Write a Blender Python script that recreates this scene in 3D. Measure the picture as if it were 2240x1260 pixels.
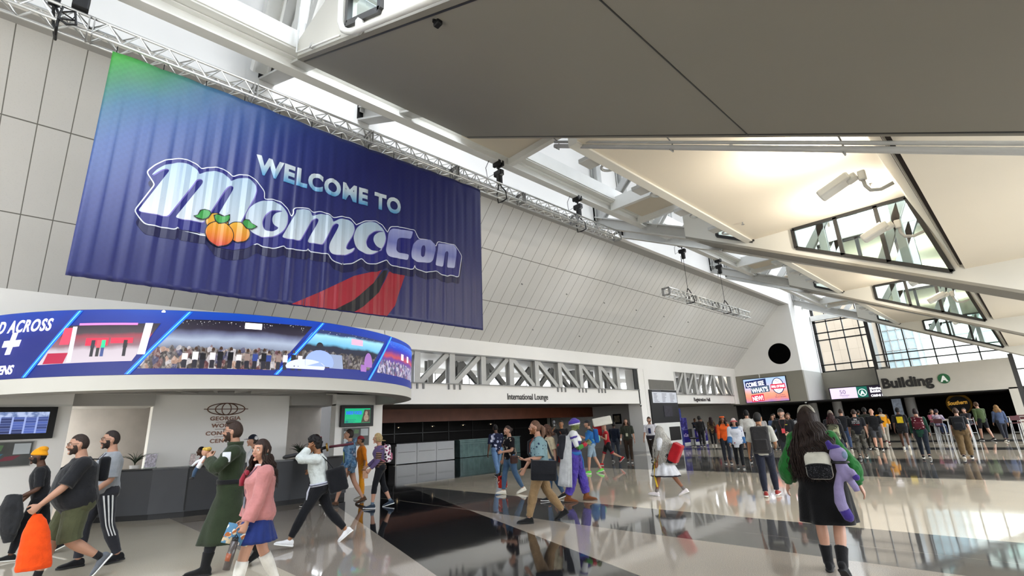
import bpy, bmesh, math, random
from math import sin, cos, pi, radians as R, sqrt, atan2, hypot
from mathutils import Vector as V, Matrix, noise as mnoise
random.seed(7)
for o in list(bpy.data.objects): bpy.data.objects.remove(o)
SC = bpy.context.scene; COL = SC.collection

# ---------------- camera, world, exposure ----------------
cd = bpy.data.cameras.new('camera'); cam = bpy.data.objects.new('camera', cd); COL.objects.link(cam)
cd.sensor_width = 36; cd.lens = 1075.449*36/2240; cd.clip_start = .05; cd.clip_end = 400
_y, _p, _r = 0.79698783, 0.27578053, -0.04606467          # yaw toward the left wall, pitch up, roll
_f = V((-sin(_y)*cos(_p), cos(_y)*cos(_p), sin(_p))); _rt = V((cos(_y), sin(_y), 0)); _u = _rt.cross(_f)
_r2 = _rt*cos(_r)+_u*sin(_r); _u2 = -_rt*sin(_r)+_u*cos(_r)
cam.matrix_world = Matrix(((_r2.x, _u2.x, -_f.x, 0), (_r2.y, _u2.y, -_f.y, 0), (_r2.z, _u2.z, -_f.z, 1.65), (0, 0, 0, 1)))
SC.camera = cam
w = bpy.data.worlds.new('overcast_sky'); SC.world = w; w.use_nodes = True
nt = w.node_tree; bg = nt.nodes['Background']
tc = nt.nodes.new('ShaderNodeTexCoord'); sp = nt.nodes.new('ShaderNodeSeparateXYZ'); rp = nt.nodes.new('ShaderNodeValToRGB')
nz = nt.nodes.new('ShaderNodeTexNoise'); nz.inputs['Scale'].default_value = 2.2; nz.inputs['Detail'].default_value = 5
mx = nt.nodes.new('ShaderNodeMixRGB'); mx.blend_type = 'MULTIPLY'; mx.inputs['Fac'].default_value = .12
nt.links.new(tc.outputs['Generated'], sp.inputs[0]); nt.links.new(sp.outputs['Z'], rp.inputs['Fac'])
nt.links.new(tc.outputs['Generated'], nz.inputs['Vector'])
e = rp.color_ramp.elements; e[0].position = 0.0; e[0].color = (.42, .41, .39, 1); e[1].position = .06; e[1].color = (.90, .94, 1, 1)
e = rp.color_ramp.elements.new(1.0); e.color = (.80, .88, 1, 1)
nt.links.new(rp.outputs['Color'], mx.inputs[1]); nt.links.new(nz.outputs['Fac'], mx.inputs[2])
nt.links.new(mx.outputs[0], bg.inputs['Color']); bg.inputs['Strength'].default_value = 3.4
vs = SC.view_settings; SC.display_settings.display_device = 'sRGB'
vs.view_transform = 'Standard'; vs.look = 'None'; vs.gamma = 1; vs.use_curve_mapping = False; vs.exposure = 1.62
cy = SC.cycles; cy.use_denoising = True; cy.max_bounces = 9; cy.diffuse_bounces = 6; cy.glossy_bounces = 4
cy.transmission_bounces = 6; cy.transparent_max_bounces = 12; cy.caustics_reflective = False; cy.caustics_refractive = False
cy.sample_clamp_indirect = 6

# ---------------- helpers ----------------
def lin(c):
    if isinstance(c, str):
        c = c.lstrip('#'); c = [int(c[i:i+2], 16)/255 for i in (0, 2, 4)]
    return tuple((x/12.92 if x <= .04045 else ((x+.055)/1.055)**2.4) for x in c[:3])+(1,)
MATS = {}
class N:                                                   # tiny node-graph helper
    def __init__(s, m): s.t = m.node_tree; s.n = s.t.nodes
    def new(s, k, **kw):
        n = s.n.new(k)
        for a, b in kw.items(): setattr(n, a, b)
        return n
    def link(s, a, b): s.t.links.new(a, b)
    def val(s, x, inp):
        if hasattr(x, 'is_linked') or isinstance(x, bpy.types.NodeSocket): s.link(x, inp)
        else: inp.default_value = x
    def math(s, op, a, b=0.0):
        n = s.new('ShaderNodeMath', operation=op); s.val(a, n.inputs[0]); s.val(b, n.inputs[1]); return n.outputs[0]
    def mix(s, f, a, b, blend='MIX'):
        n = s.new('ShaderNodeMixRGB', blend_type=blend); s.val(f, n.inputs[0]); s.val(a, n.inputs[1]); s.val(b, n.inputs[2]); return n.outputs[0]
    def obj(s): return s.new('ShaderNodeTexCoord').outputs['Object']
    def sep(s, v):
        n = s.new('ShaderNodeSeparateXYZ'); s.link(v, n.inputs[0]); return n.outputs
    def noise(s, scale, detail=3, vec=None, rough=.5):
        n = s.new('ShaderNodeTexNoise'); n.inputs['Scale'].default_value = scale; n.inputs['Detail'].default_value = detail
        n.inputs['Roughness'].default_value = rough; s.link(vec if vec is not None else s.obj(), n.inputs['Vector']); return n
    def ramp(s, f, stops, interp='LINEAR'):
        n = s.new('ShaderNodeValToRGB'); n.color_ramp.interpolation = interp; s.link(f, n.inputs[0]); e = n.color_ramp.elements
        while len(e) < len(stops): e.new(.5)
        for k, (p, c) in enumerate(stops): e[k].position = p; e[k].color = lin(c) if isinstance(c, str) else c
        return n.outputs['Color']
def newmat(name):
    m = bpy.data.materials.new(name); m.use_nodes = True; MATS[name] = m
    return m, N(m), m.node_tree.nodes['Principled BSDF']
def mat(name, col, rough=.6, metal=0, spec=.4, var=.06, vs_=3.0, bump=0, bs=40, emit=0, ecol=None, coat=0, sheen=0):
    if name in MATS: return MATS[name]
    m, g, b = newmat(name); c = lin(col)
    nz = g.noise(vs_, 4)
    dark = tuple(x*(1-var) for x in c[:3])+(1,); lite = tuple(min(1, x*(1+var)) for x in c[:3])+(1,)
    g.link(g.ramp(nz.outputs['Fac'], [(.3, dark), (.7, lite)]), b.inputs['Base Color'])
    b.inputs['Roughness'].default_value = rough; b.inputs['Metallic'].default_value = metal
    b.inputs['Specular IOR Level'].default_value = spec; b.inputs['Coat Weight'].default_value = coat
    b.inputs['Sheen Weight'].default_value = sheen
    if bump:
        n2 = g.noise(bs, 5); bp = g.new('ShaderNodeBump'); bp.inputs['Strength'].default_value = bump; bp.inputs['Distance'].default_value = .02
        g.link(n2.outputs['Fac'], bp.inputs['Height']); g.link(bp.outputs[0], b.inputs['Normal'])
    if emit:
        b.inputs['Emission Color'].default_value = lin(ecol or col); b.inputs['Emission Strength'].default_value = emit
    return m
def glow(name, col, s): return mat(name, col, emit=s*.46, rough=.4, var=.01)
def cloth(name, col, var=.14): return mat('cloth_'+name, col, rough=.9, spec=.15, var=var, vs_=9, bump=.25, bs=60, sheen=.15)
def glassmat(name, tint=(.9, .96, .95), refl=.25):
    if name in MATS: return MATS[name]
    m, g, b = newmat(name); g.n.remove(b)
    t = g.new('ShaderNodeBsdfTransparent'); t.inputs[0].default_value = (*tint, 1)
    gl = g.new('ShaderNodeBsdfGlossy'); gl.inputs['Roughness'].default_value = .02
    lw = g.new('ShaderNodeLayerWeight'); lw.inputs['Blend'].default_value = refl
    nz = g.noise(.4, 2); k = g.math('MULTIPLY', lw.outputs['Fresnel'], g.math('ADD', g.math('MULTIPLY', nz.outputs['Fac'], .2), .9))
    ms = g.new('ShaderNodeMixShader'); g.link(k, ms.inputs[0]); g.link(t.outputs[0], ms.inputs[1]); g.link(gl.outputs[0], ms.inputs[2])
    g.link(ms.outputs[0], g.n['Material Output'].inputs[0]); return m

class MB:                                                  # collects shapes; build() links them as ONE mesh object
    def __init__(s): s.v = []; s.f = []; s.fm = []; s.m = 0
    def add(s, vs, fs, m=None):
        o = len(s.v); s.v += [tuple(v) for v in vs]; s.f += [tuple(i+o for i in f) for f in fs]; s.fm += [s.m if m is None else m]*len(fs); return s
    def box(s, c, d, rot=None, m=None):
        x, y, z = (q/2 for q in d)
        p = [V(q) for q in ((-x,-y,-z),(x,-y,-z),(x,y,-z),(-x,y,-z),(-x,-y,z),(x,-y,z),(x,y,z),(-x,y,z))]
        if rot is not None: p = [rot @ q for q in p]
        c = V(c); return s.add([q+c for q in p], [(3,2,1,0),(4,5,6,7),(0,1,5,4),(1,2,6,5),(2,3,7,6),(3,0,4,7)], m)
    def bb(s, a, b, m=None):                               # box between two corners
        return s.box([(i+j)/2 for i, j in zip(a, b)], [abs(i-j) for i, j in zip(a, b)], m=m)
    def bar(s, a, b, wd, h, up=(0, 0, 1), m=None):
        a, b = V(a), V(b); d = b-a; L = d.length; d.normalize(); u = V(up); sd = d.cross(u)
        if sd.length < 1e-4: sd = d.cross(V((1, 0, 0)))
        sd.normalize(); u = sd.cross(d)
        M = Matrix((sd, d, u)).transposed(); return s.box((a+b)/2, (wd, L, h), M, m)
    def ibeam(s, a, b, wd, h, t=.03, up=(0, 0, 1)):
        a, b, u = V(a), V(b), V(up); d = (b-a).normalized(); sd = d.cross(u).normalized(); u = sd.cross(d)
        s.bar(a+u*(h/2-t/2), b+u*(h/2-t/2), wd, t, up); s.bar(a-u*(h/2-t/2), b-u*(h/2-t/2), wd, t, up); return s.bar(a, b, t, h-2*t, up)
    def loft(s, rings, cap=True, m=None, close=True):
        n = len(rings[0]); o = []
        for r in rings: o += r
        fs = []
        for i in range(len(rings)-1):
            for j in range(n if close else n-1):
                k = (j+1) % n; fs.append((i*n+j, i*n+k, (i+1)*n+k, (i+1)*n+j))
        if cap: fs.append(tuple(range(n-1, -1, -1))); fs.append(tuple(range((len(rings)-1)*n, len(rings)*n)))
        return s.add(o, fs, m)
    def tube(s, pts, rad, n=10, cap=True, m=None, flat=1.0, up=None):
        pts = [V(p) for p in pts]; k = len(pts)
        if not hasattr(rad, '__len__'): rad = [rad]*k
        rings = []; pu = None
        for i, p in enumerate(pts):
            d = (pts[min(i+1, k-1)]-pts[max(i-1, 0)]).normalized()
            if pu is None:
                u = V(up) if up is not None else (V((0, 0, 1)) if abs(d.z) < .9 else V((0, 1, 0)))
            else: u = pu
            sd = d.cross(u)
            if sd.length < 1e-5: sd = d.cross(V((1, .1, 0)))
            sd.normalize(); u = sd.cross(d).normalized(); pu = u
            r = rad[i]; rings.append([p+(sd*cos(2*pi*j/n)+u*sin(2*pi*j/n)*flat)*r for j in range(n)])
        return s.loft(rings, cap, m)
    def cyl(s, a, b, r, r2=None, n=20, m=None): return s.tube([a, b], [r, r if r2 is None else r2], n, m=m)
    def ball(s, c, r, n=14, k=9, m=None):
        c = V(c); r = V(r) if hasattr(r, '__len__') else V((r, r, r)); rings = []
        for i in range(k+1):
            a = -pi/2+pi*(i+.02)/(k+.04); rings.append([c+V((r.x*cos(a)*cos(2*pi*j/n), r.y*cos(a)*sin(2*pi*j/n), r.z*sin(a))) for j in range(n)])
        return s.loft(rings, True, m)
    def poly(s, pts, m=None): return s.add(pts, [tuple(range(len(pts)))], m)
    def prism(s, pts, d, m=None):                          # polygon extruded by the vector d
        n = len(pts); d = V(d); a = [V(p) for p in pts]
        return s.add(a+[p+d for p in a], [tuple(range(n-1, -1, -1)), tuple(range(n, 2*n))]+[(i, (i+1) % n, n+(i+1) % n, n+i) for i in range(n)], m)
    def rbox(s, c, d, r, rot=None, m=None, seg=4):         # box with rounded vertical edges and softened top and bottom
        x, y, z = (q/2 for q in d); rings = []
        for zz, ins in ((-z, r*.6), (-z+r*.25, r*.2), (-z+r*.6, 0), (z-r*.6, 0), (z-r*.25, r*.2), (z, r*.6)):
            ring = []
            for cx_, cy_, a0 in ((x-r, y-r, 0), (-x+r, y-r, 90), (-x+r, -y+r, 180), (x-r, -y+r, 270)):
                for q in range(seg+1):
                    a = R(a0+90*q/seg); rr = max(r-ins, .0005); ring.append(V((cx_+rr*cos(a), cy_+rr*sin(a), zz)))
            rings.append(ring)
        c = V(c)
        rings = [[(rot @ p if rot is not None else p)+c for p in q] for q in rings]
        return s.loft(rings, True, m)
    def build(s, name, mats, parent=None, smooth=False, local=False, mods=()):
        off = V((0, 0, 0))
        if parent is not None and not local:
            q = parent
            while q is not None: off += q.location; q = q.parent
        me = bpy.data.meshes.new(name); me.from_pydata([tuple(V(v)-off) for v in s.v], [], s.f); 
        for mm in (mats if isinstance(mats, (list, tuple)) else [mats]): me.materials.append(mm)
        if len(me.materials) > 1: me.polygons.foreach_set('material_index', s.fm)
        if smooth: me.polygons.foreach_set('use_smooth', [True]*len(me.polygons))
        me.update(); o = bpy.data.objects.new(name, me); COL.objects.link(o)
        if parent is not None: o.parent = parent
        for md in mods: md(o)
        return o
def fixn(o):
    bm = bmesh.new(); bm.from_mesh(o.data); bmesh.ops.recalc_face_normals(bm, faces=bm.faces); bm.to_mesh(o.data); bm.free(); return o
def bevel(wd=.01, seg=2):
    def f(o):
        b = o.modifiers.new('bevel', 'BEVEL'); b.width = wd; b.segments = seg; b.limit_method = 'ANGLE'; b.angle_limit = R(40)
    return f
def thing(name, label, cat, loc=(0, 0, 0), group=None, rz=0):
    o = bpy.data.objects.new(name, None); COL.objects.link(o); o.location = loc; o.rotation_euler = (0, 0, rz); o.empty_display_size = .1
    return tag(o, label, cat, group)
def tag(o, label, cat, group=None, kind=None):
    o['label'] = label; o['category'] = cat
    if group: o['group'] = group
    if kind: o['kind'] = kind
    return o
def struct(o): o['kind'] = 'structure'; return o
def text(name, s, size, m, parent, origin, xdir, ydir, depth=.01, bold=0, shear=0, align='LEFT', warp=None, spacing=1.0, wscale=1.0, grid=0):
    """lettering in the plane spanned by xdir and ydir; becomes a mesh, so the letters can follow a curved or folded surface"""
    cu = bpy.data.curves.new(name, 'FONT'); cu.body = s; cu.size = size; cu.extrude = depth/2; cu.offset = bold; cu.shear = shear
    cu.align_x = align; cu.space_character = spacing; cu.resolution_u = 4
    t = bpy.data.objects.new(name, cu); me = bpy.data.meshes.new_from_object(t); bpy.data.objects.remove(t); bpy.data.curves.remove(cu)
    me.name = name
    if warp:
        bm = bmesh.new(); bm.from_mesh(me)
        if grid: bmgrid(bm, grid, .2)
        for _ in range(0 if grid else 2):
            lg = [ed for ed in bm.edges if ed.calc_length() > size*.25]
            if lg: bmesh.ops.subdivide_edges(bm, edges=lg, cuts=1)
        bm.to_mesh(me); bm.free()
    x, y = V(xdir).normalized(), V(ydir).normalized(); n = x.cross(y); og = V(origin)
    off = V((0, 0, 0)); q = parent
    while q is not None: off += q.location; q = q.parent
    for v in me.vertices:
        c = v.co; p = og+x*c.x*wscale+y*c.y+n*c.z
        if warp: p = warp(c.x*wscale, c.y, c.z)
        v.co = p-off
    me.materials.clear(); me.materials.append(m)
    o = bpy.data.objects.new(name, me); COL.objects.link(o); o.parent = parent; return o
# ---------------- materials of the hall ----------------
M = {}
M['white'] = mat('white_wall_paint', '#efede9', .6, var=.02, vs_=.6)
M['clere'] = mat('clerestory_paint', '#e9e7e3', .6, var=.015, vs_=.5)
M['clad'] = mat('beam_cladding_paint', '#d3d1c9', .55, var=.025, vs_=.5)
M['soffit'] = mat('beam_soffit_shaded', '#8a867d', .6, var=.02, vs_=.4)  # darker than the cladding, painting in the low light under the beams
M['ceil'] = mat('ceiling_plaster', '#d6cdbd', .7, var=.02, vs_=.4)
M['steel'] = mat('light_grey_steel', '#bdbdba', .45, var=.04, vs_=2)
M['steelw'] = mat('white_painted_steel', '#dcdcd8', .45, var=.03, vs_=2)
M['dsteel'] = mat('grey_steel', '#8d8d8b', .45, var=.05, vs_=2)
M['tan'] = mat('tan_band_paint', '#8d897d', .6, var=.02, vs_=.6)
M['frame'] = mat('dark_window_frame', '#2b2a29', .4, var=.08)
M['black'] = mat('black_finish', '#0b0b0c', .5, var=.2)
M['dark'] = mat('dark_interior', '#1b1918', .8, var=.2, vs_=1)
M['alu'] = mat('bare_aluminium', '#c9c9c6', .3, metal=.8, var=.05)
M['brown'] = mat('rust_brown_laminate', '#7a4630', .45, var=.12, vs_=2)
M['grey'] = mat('mid_grey_paint', '#a9a7a3', .6, var=.02, vs_=.8)
M['glass'] = glassmat('clear_glass', (.93, .97, .96), .3)
M['gglass'] = glassmat('greenish_glass', (.80, .92, .89), .35)

# ---------------- floor ----------------
def floor_material():
    m, g, b = newmat('polished_terrazzo'); X, Y, Z = g.sep(g.obj())
    def half(a, bb, c): return g.math('GREATER_THAN', g.math('ADD', g.math('ADD', g.math('MULTIPLY', X, a), g.math('MULTIPLY', Y, bb)), c), 0.0)
    def band(y0, y1): return g.math('MULTIPLY', half(0, 1, -y0), half(0, -1, y1))
    AND = lambda a, c: g.math('MULTIPLY', a, c)
    NOT = lambda a: g.math('SUBTRACT', 1.0, a)
    n1 = g.noise(120, 2); n2 = g.noise(1.1, 4)
    def stone(c, d, k=.5):
        sp_ = g.ramp(n1.outputs['Fac'], [(.36, d), (.5, c), (.66, tuple(min(1, q*1.35) for q in lin(c)[:3])+(1,))]); big = g.mix(.5, lin(c), sp_)
        return g.mix(.10, big, n2.outputs['Fac'], 'MULTIPLY')
    beige = stone('#c9bfac', '#b5aa94'); tz = stone('#a0968a', '#5a544d'); tz2 = stone('#a99f92', '#665f56'); gband = stone('#5a5957', '#3d3c3b'); blk = stone('#1f1f21', '#0d0d0e'); mid = stone('#7a7772', '#5d5a56')
    L1 = half(.285, 1, -(5.63-.285*11.8)); L2 = half(.353, 1, -(9.2-.353*14.8))
    c = beige
    c = g.mix(AND(band(2.72, 7.12), NOT(L1)), c, tz)
    c = g.mix(AND(L2, band(-30, 7.12)), c, tz2)
    c = g.mix(AND(L2, band(7.12, 9.12)), c, gband)
    c = g.mix(band(16.2, 18.2), c, gband); c = g.mix(band(18.2, 20.6), c, mid); c = g.mix(band(20.6, 22.2), c, gband); c = g.mix(band(27, 28.6), c, gband); c = g.mix(band(33, 35), c, gband)
    c = g.mix(AND(L1, AND(NOT(L2), band(2.72, 60))), c, blk)
    lounge = AND(half(-1, 0, -15.0), band(8.6, 26.2)); c = g.mix(lounge, c, blk)
    for (a, bb, cc, wd) in ((0, 1, -7.12, .02), (0, 1, -9.12, .012), (.353, 1, -(9.2-.353*14.8), .012), (0, 1, -7.95, .006)):   # thin metal strips
        q = g.math('ABSOLUTE', g.math('ADD', g.math('ADD', g.math('MULTIPLY', X, a), g.math('MULTIPLY', Y, bb)), cc)); c = g.mix(g.math('MULTIPLY', g.math('LESS_THAN', q, wd), .5), c, lin('#a59c8c'))
    g.link(c, b.inputs['Base Color']); b.inputs['Specular IOR Level'].default_value = .5
    g.link(g.ramp(g.noise(.8, 3).outputs['Fac'], [(.3, (.035,)*3+(1,)), (.7, (.07,)*3+(1,))]), b.inputs['Roughness'])
    b.inputs['Coat Weight'].default_value = .12; b.inputs['Coat Roughness'].default_value = .03
    bp = g.new('ShaderNodeBump'); bp.inputs['Strength'].default_value = .05; bp.inputs['Distance'].default_value = .02
    g.link(g.noise(1.6, 2).outputs['Fac'], bp.inputs['Height']); g.link(bp.outputs[0], b.inputs['Normal']); return m
struct(MB().bb((-27, -9.2, -.2), (3.5, 58, 0)).build('floor', floor_material()))
struct(MB().bb((-60, -40, -.5), (60, 130, -.22)).build('ground', mat('outdoor_paving', '#b9b5ac', .9)))

# ---------------- left wall ----------------
XW = -16.0; YE = 39.6
def panel_material():
    m, g, b = newmat('acoustic_panels'); X, Y, Z = g.sep(g.obj())
    fr = g.math('FRACT', g.math('ADD', g.math('DIVIDE', Y, .532), 100.02)); a = g.math('LESS_THAN', g.math('ABSOLUTE', g.math('SUBTRACT', fr, .5)), .017)
    for z in (6.68, 8.22): a = g.math('MAXIMUM', a, g.math('LESS_THAN', g.math('ABSOLUTE', g.math('SUBTRACT', Z, z)), .010))
    n1 = g.noise(.35, 4); base = g.ramp(n1.outputs['Fac'], [(.3, '#d3d2cf'), (.7, '#dcdad6')])
    vw = g.new('ShaderNodeTexVoronoi'); vw.inputs['Scale'].default_value = 26; g.link(g.obj(), vw.inputs['Vector'])
    base = g.mix(.06, base, g.ramp(vw.outputs['Distance'], [(.1, '#707070'), (.35, '#ffffff')]), 'MULTIPLY')
    g.link(g.mix(a, base, lin('#77756f')), b.inputs['Base Color']); b.inputs['Roughness'].default_value = .75; b.inputs['Specular IOR Level'].default_value = .2; return m
struct(MB().prism([(XW, -9, 5.28), (-11.95, -9, 9.55), (-11.95, -9, 9.75), (XW-.2, -9, 5.28)], (0, YE+9, 0)).build('wall_left', panel_material()))
o = MB()
for (y, z) in [(14.2+2.9*i, 7.45) for i in range(6)]+[(16.2+3.4*i, 5.95) for i in range(5)]:      # small sprinkler buttons on the panels
    x = XW+(z-5.28)/4.27*4.05; o.cyl((x, y, z), (x+.05, y, z-.05), .028, n=8)
struct(o.build('trim_1', M['dsteel']))
o = MB(); o.bb((-11.96, -9, 9.55), (-11.27, YE, 9.75)); struct(o.build('trim_2', M['grey']))                       # soffit over the panels
o = MB(); o.bb((-11.45, -9, 9.549), (-11.25, YE+.0, 14.2)); struct(o.build('wall_clerestory', M['clere']))
o = MB()
for y in (2.75, 5.3, 16.0, 18.0, 26.8, 28.8):                                                                 # black plates standing in for the shade in the beam pockets
    o.bb((-11.252, y, 9.72 if y > 9 else 10.05), (-11.235, y+.40, 10.75))
struct(o.build('trim_3', M['black']))
o = MB()                                                                                                      # wall under the panels, with its openings
o.bb((XW-.35, 9.0, 4.66), (XW, YE, 5.3)); o.bb((XW-.35, -9, 2.95), (XW, 9.02, 5.3))
o.bb((XW-.9, 25.7, 0), (XW-.02, 26.35, 4.66)); o.bb((XW-.9, 26.3, 0), (XW, 29.9, 4.66)); o.bb((XW-.35, 38.8, 2.6), (XW, YE, 4.66))
o.bb((XW-.35, 7.3, 0), (XW, 9.0, 3.0)); o.bb((XW-.35, -9, 0), (XW, .75, 3.0))
struct(o.build('wall_left_base', M['white']))
o = MB(); o.bb((XW-.32, 9.02, 2.64), (XW-.06, 25.7, 3.40)); o.bb((XW-.32, 29.9, 2.64), (XW-.06, 38.8, 3.2)); struct(o.build('trim_4', M['white']))
o = MB()                                                                                                      # stub flanges on the lounge beam
for y in (10.45, 12.2, 18.75, 20.4, 22.05):
    for k in (-.28, 0, .28): o.bb((XW-.08, y+k-.03, 3.2), (XW+.0, y+k+.03, 3.40))
o.bb((XW-.33, 9.02, 3.40), (XW+.02, 25.7, 3.44)); o.bb((XW-.33, 29.9, 3.2), (XW+.02, 38.8, 3.24)); o.bb((XW-.34, 9.02, 4.62), (XW+.015, 25.7, 4.67))
struct(o.build('trim_5', M['dsteel']))
def web_frame(x, ya, yb, z0, z1, ys, slopes, wd, matl, nm):
    o = MB()
    for y in ys: o.ibeam((x, y, z0), (x, y, z1), .26, .30, .035, up=(1, 0, 0))
    for i, s in enumerate(slopes):
        a, b = (ys[i], ys[i+1]) if s > 0 else (ys[i+1], ys[i]); o.ibeam((x, a+.12*s, z0), (x, b-.12*s, z1), wd, wd, .04, up=(1, 0, 0))
    return struct(o.build(nm, matl))
ys = [10.45+1.655*i for i in range(10)]
web_frame(XW-.18, 9, 25.7, 3.4, 4.66, [8.8]+ys[:-1], [1, 1, 1, 1, -1, -1, -1, -1, -1], .2, M['steel'], 'window_truss')
web_frame(XW-2.3, 9, 25.7, 3.4, 4.66, [9.2+1.655*i for i in range(11)], [-1, -1, 1, -1, -1, 1, 1, -1, 1, 1], .22, M['dsteel'], 'window_truss')
web_frame(XW-.18, 30, 38.8, 3.2, 4.66, [30.05+1.45*i for i in range(7)], [1, 1, 1, 1, -1, -1], .18, M['steel'], 'window_truss')
web_frame(XW-2.3, 30, 38.8, 3.2, 4.66, [30.5+1.45*i for i in range(6)], [-1, 1, -1, 1, -1], .2, M['dsteel'], 'window_truss')
o = MB(); o.bb((XW-5, 9, 3.1), (XW-.3, 39.6, 3.38)); struct(o.build('floor_upper', M['grey']))
o = MB(); o.bb((XW-5, 9, 4.72), (XW-.3, 39.6, 4.9)); o.bb((XW-5.1, 9, 4.45), (XW-5, 39.6, 4.9)); struct(o.build('ceiling_upper', M['white']))
o = MB()
for y in [9.2+1.1*i for i in range(28)]: o.bb((XW-5.05, y, 3.38), (XW-4.95, y+.07, 4.5))
o.bb((XW-5.05, 9, 3.75), (XW-4.95, 39.6, 3.80)); struct(o.build('window_3', M['steel']))
o = MB(); o.bb((XW-.10, 25.3, 3.4), (XW-.05, 25.72, 4.66)); o.bb((XW-.1, 25.62, 2.64), (XW-.04, 25.72, 3.4)); struct(o.build('trim_6', M['black']))
# lounge interior
o = MB(); o.bb((-26.7, 8.2, 2.78), (XW-.32, 29.2, 2.9)); o.bb((-24.2, 29.2, 2.75), (XW-.32, 45.2, 2.9)); o.bb((XW-.4, 39.95, 2.75), (-11.6, 45.2, 2.9)); struct(o.build('ceiling_lounge', M['grey']))
o = MB(); o.bb((-22.15, 8.5, 2.12), (-22, 28.9, 2.76)); struct(o.build('trim_7', M['brown']))
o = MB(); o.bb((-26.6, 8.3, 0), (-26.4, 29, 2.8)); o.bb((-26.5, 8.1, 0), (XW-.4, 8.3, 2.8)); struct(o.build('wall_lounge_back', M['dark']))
o = MB()
for y in [9.5+1.9*i for i in range(11)]: o.bb((-25.72, y, 0), (-25.66, y+.05, 2.2))
o.bb((-25.72, 8.5, 1.55), (-25.66, 29, 1.59)); struct(o.build('window_4', M['frame']))
o = MB(); o.bb((-26.5, 28.9, 0), (XW-.85, 29.1, 2.8)); struct(o.build('wall_lounge_side', M['white']))
# registration hall interior
o = MB(); o.bb((-24.2, 29.9, 0), (-24, 45, 2.85)); o.bb((-24, 44.8, 0), (-16.5, 45, 2.85)); struct(o.build('wall_registration', M['white']))
o = MB(); o.bb((-23.99, 33.4, 0), (-23.97, 35.0, 2.2)); struct(o.build('door_1', M['dark']))
o = MB(); o.bb((-23.98, 33.25, 0), (-23.9, 33.4, 2.3)); o.bb((-23.98, 35.0, 0), (-23.9, 35.15, 2.3)); o.bb((-23.98, 33.25, 2.2), (-23.9, 35.15, 2.3)); struct(o.build('trim_8', M['white']))

# ---------------- far end ----------------
o = MB(); o.bb((XW-.5, YE, 4.68), (-11.26, YE+.3, 9.6)); struct(o.build('wall_end', M['white']))
o = MB(); o.bb((XW-.5, YE-.02, 2.5), (-11.24, YE+.3, 4.68)); struct(o.build('wall_end_band', M['tan']))
o = MB(); o.cyl((-12.53, YE-.012, 6.02), (-12.53, YE+.005, 6.02), .77, n=64); struct(o.build('trim_9', mat('speaker_black_cloth', '#020202', .9, spec=.05)))
o = MB(); o.bb((-11.56, YE+.29, 4.68), (-11.26, 44.6, 14.2)); struct(o.build('wall_return', M['clere']))
o = MB(); o.bb((-11.56, YE+.29, 2.5), (-11.25, 44.6, 4.68)); struct(o.build('wall_return_band', mat('return_band_paint', '#b7b5af', .6, var=.02)))
o = MB(); o.bb((-11.3, 44.3, 2.55), (-6.9, 44.6, 4.66)); struct(o.build('wall_end_lintel', mat('lintel_paint', '#9c978b', .6, var=.02)))
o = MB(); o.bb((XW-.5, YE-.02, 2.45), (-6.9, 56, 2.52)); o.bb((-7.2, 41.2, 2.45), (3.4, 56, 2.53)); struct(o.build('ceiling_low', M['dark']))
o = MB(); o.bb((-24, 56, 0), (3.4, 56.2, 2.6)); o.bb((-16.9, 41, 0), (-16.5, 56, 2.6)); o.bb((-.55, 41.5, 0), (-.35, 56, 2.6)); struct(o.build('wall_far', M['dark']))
o = MB()                                                                                                      # mullions of the tan-side window
def hb(o, x0, x1, z, y=44.4, t=.07): o.bb((x0, y-.06, z-t/2), (x1, y+.06, z+t/2))
def vb(o, x, z0, z1, y=44.4, t=.07): o.bb((x-t/2, y-.06, z0), (x+t/2, y+.06, z1))
for x in (-10.25, -9.2, -8.15): vb(o, x, 4.66, 10.6)
vb(o, -11.1, 4.66, 14, t=.22)
for z in (4.7, 5.22, 7.15, 7.72, 8.6, 10.55): hb(o, -11.2, -7.4, z, t=.09)
o.bb((-7.62, 43.2, 2.6), (-7.38, 44.5, 9.6))
struct(o.build('window_1', M['frame']))
o = MB(); o.bb((-11.2, 44.1, 8.72), (-7.4, 44.5, 9.12)); struct(o.build('trim_10', M['steelw']))
o = MB(); o.poly([(-11.2, 44.42, 4.7), (-7.5, 44.42, 4.7), (-7.5, 44.42, 10.6), (-11.2, 44.42, 10.6)]); struct(o.build('window_pane', M['glass']))
o = MB()
for x in (-6.75, -5.55, -4.1, -3.05, -1.95, -.62): vb(o, x, 4.2, 8.2, 43.3)
for z in (4.95, 5.45): hb(o, -7.5, 3.3, z, 43.3)
o.bb((-.72, 41, 0), (-.5, 41.2, 4.5)); hb(o, -.6, 3.3, 3.6, 41.1); hb(o, -.6, 3.3, 2.6, 41.1); hb(o, -.6, 3.3, 1.2, 41.1); vb(o, .8, 0, 4.5, 41.1)
struct(o.build('window_2', M['frame']))
o = MB(); o.poly([(-7.45, 43.32, 4.3), (3.3, 43.32, 4.3), (3.3, 43.32, 8), (-7.45, 43.32, 8)]); struct(o.build('window_pane', M['glass']))
o = MB(); o.bb((-7.15, 41, 2.52), (-.72, 41.5, 4.3)); o.bb((-1.1, 41, 0), (-.72, 41.5, 2.6)); struct(o.build('wall_end_fascia', mat('fascia_paint', '#b3afa5', .6, var=.02)))
o = MB()
for x, y in ((-12.7, 45.6), (-10.9, 45.2), (-6.5, 46)): o.cyl((x, y, 0), (x, y, 2.5), .32, n=28)
struct(o.build('column', M['grey']))
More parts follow.
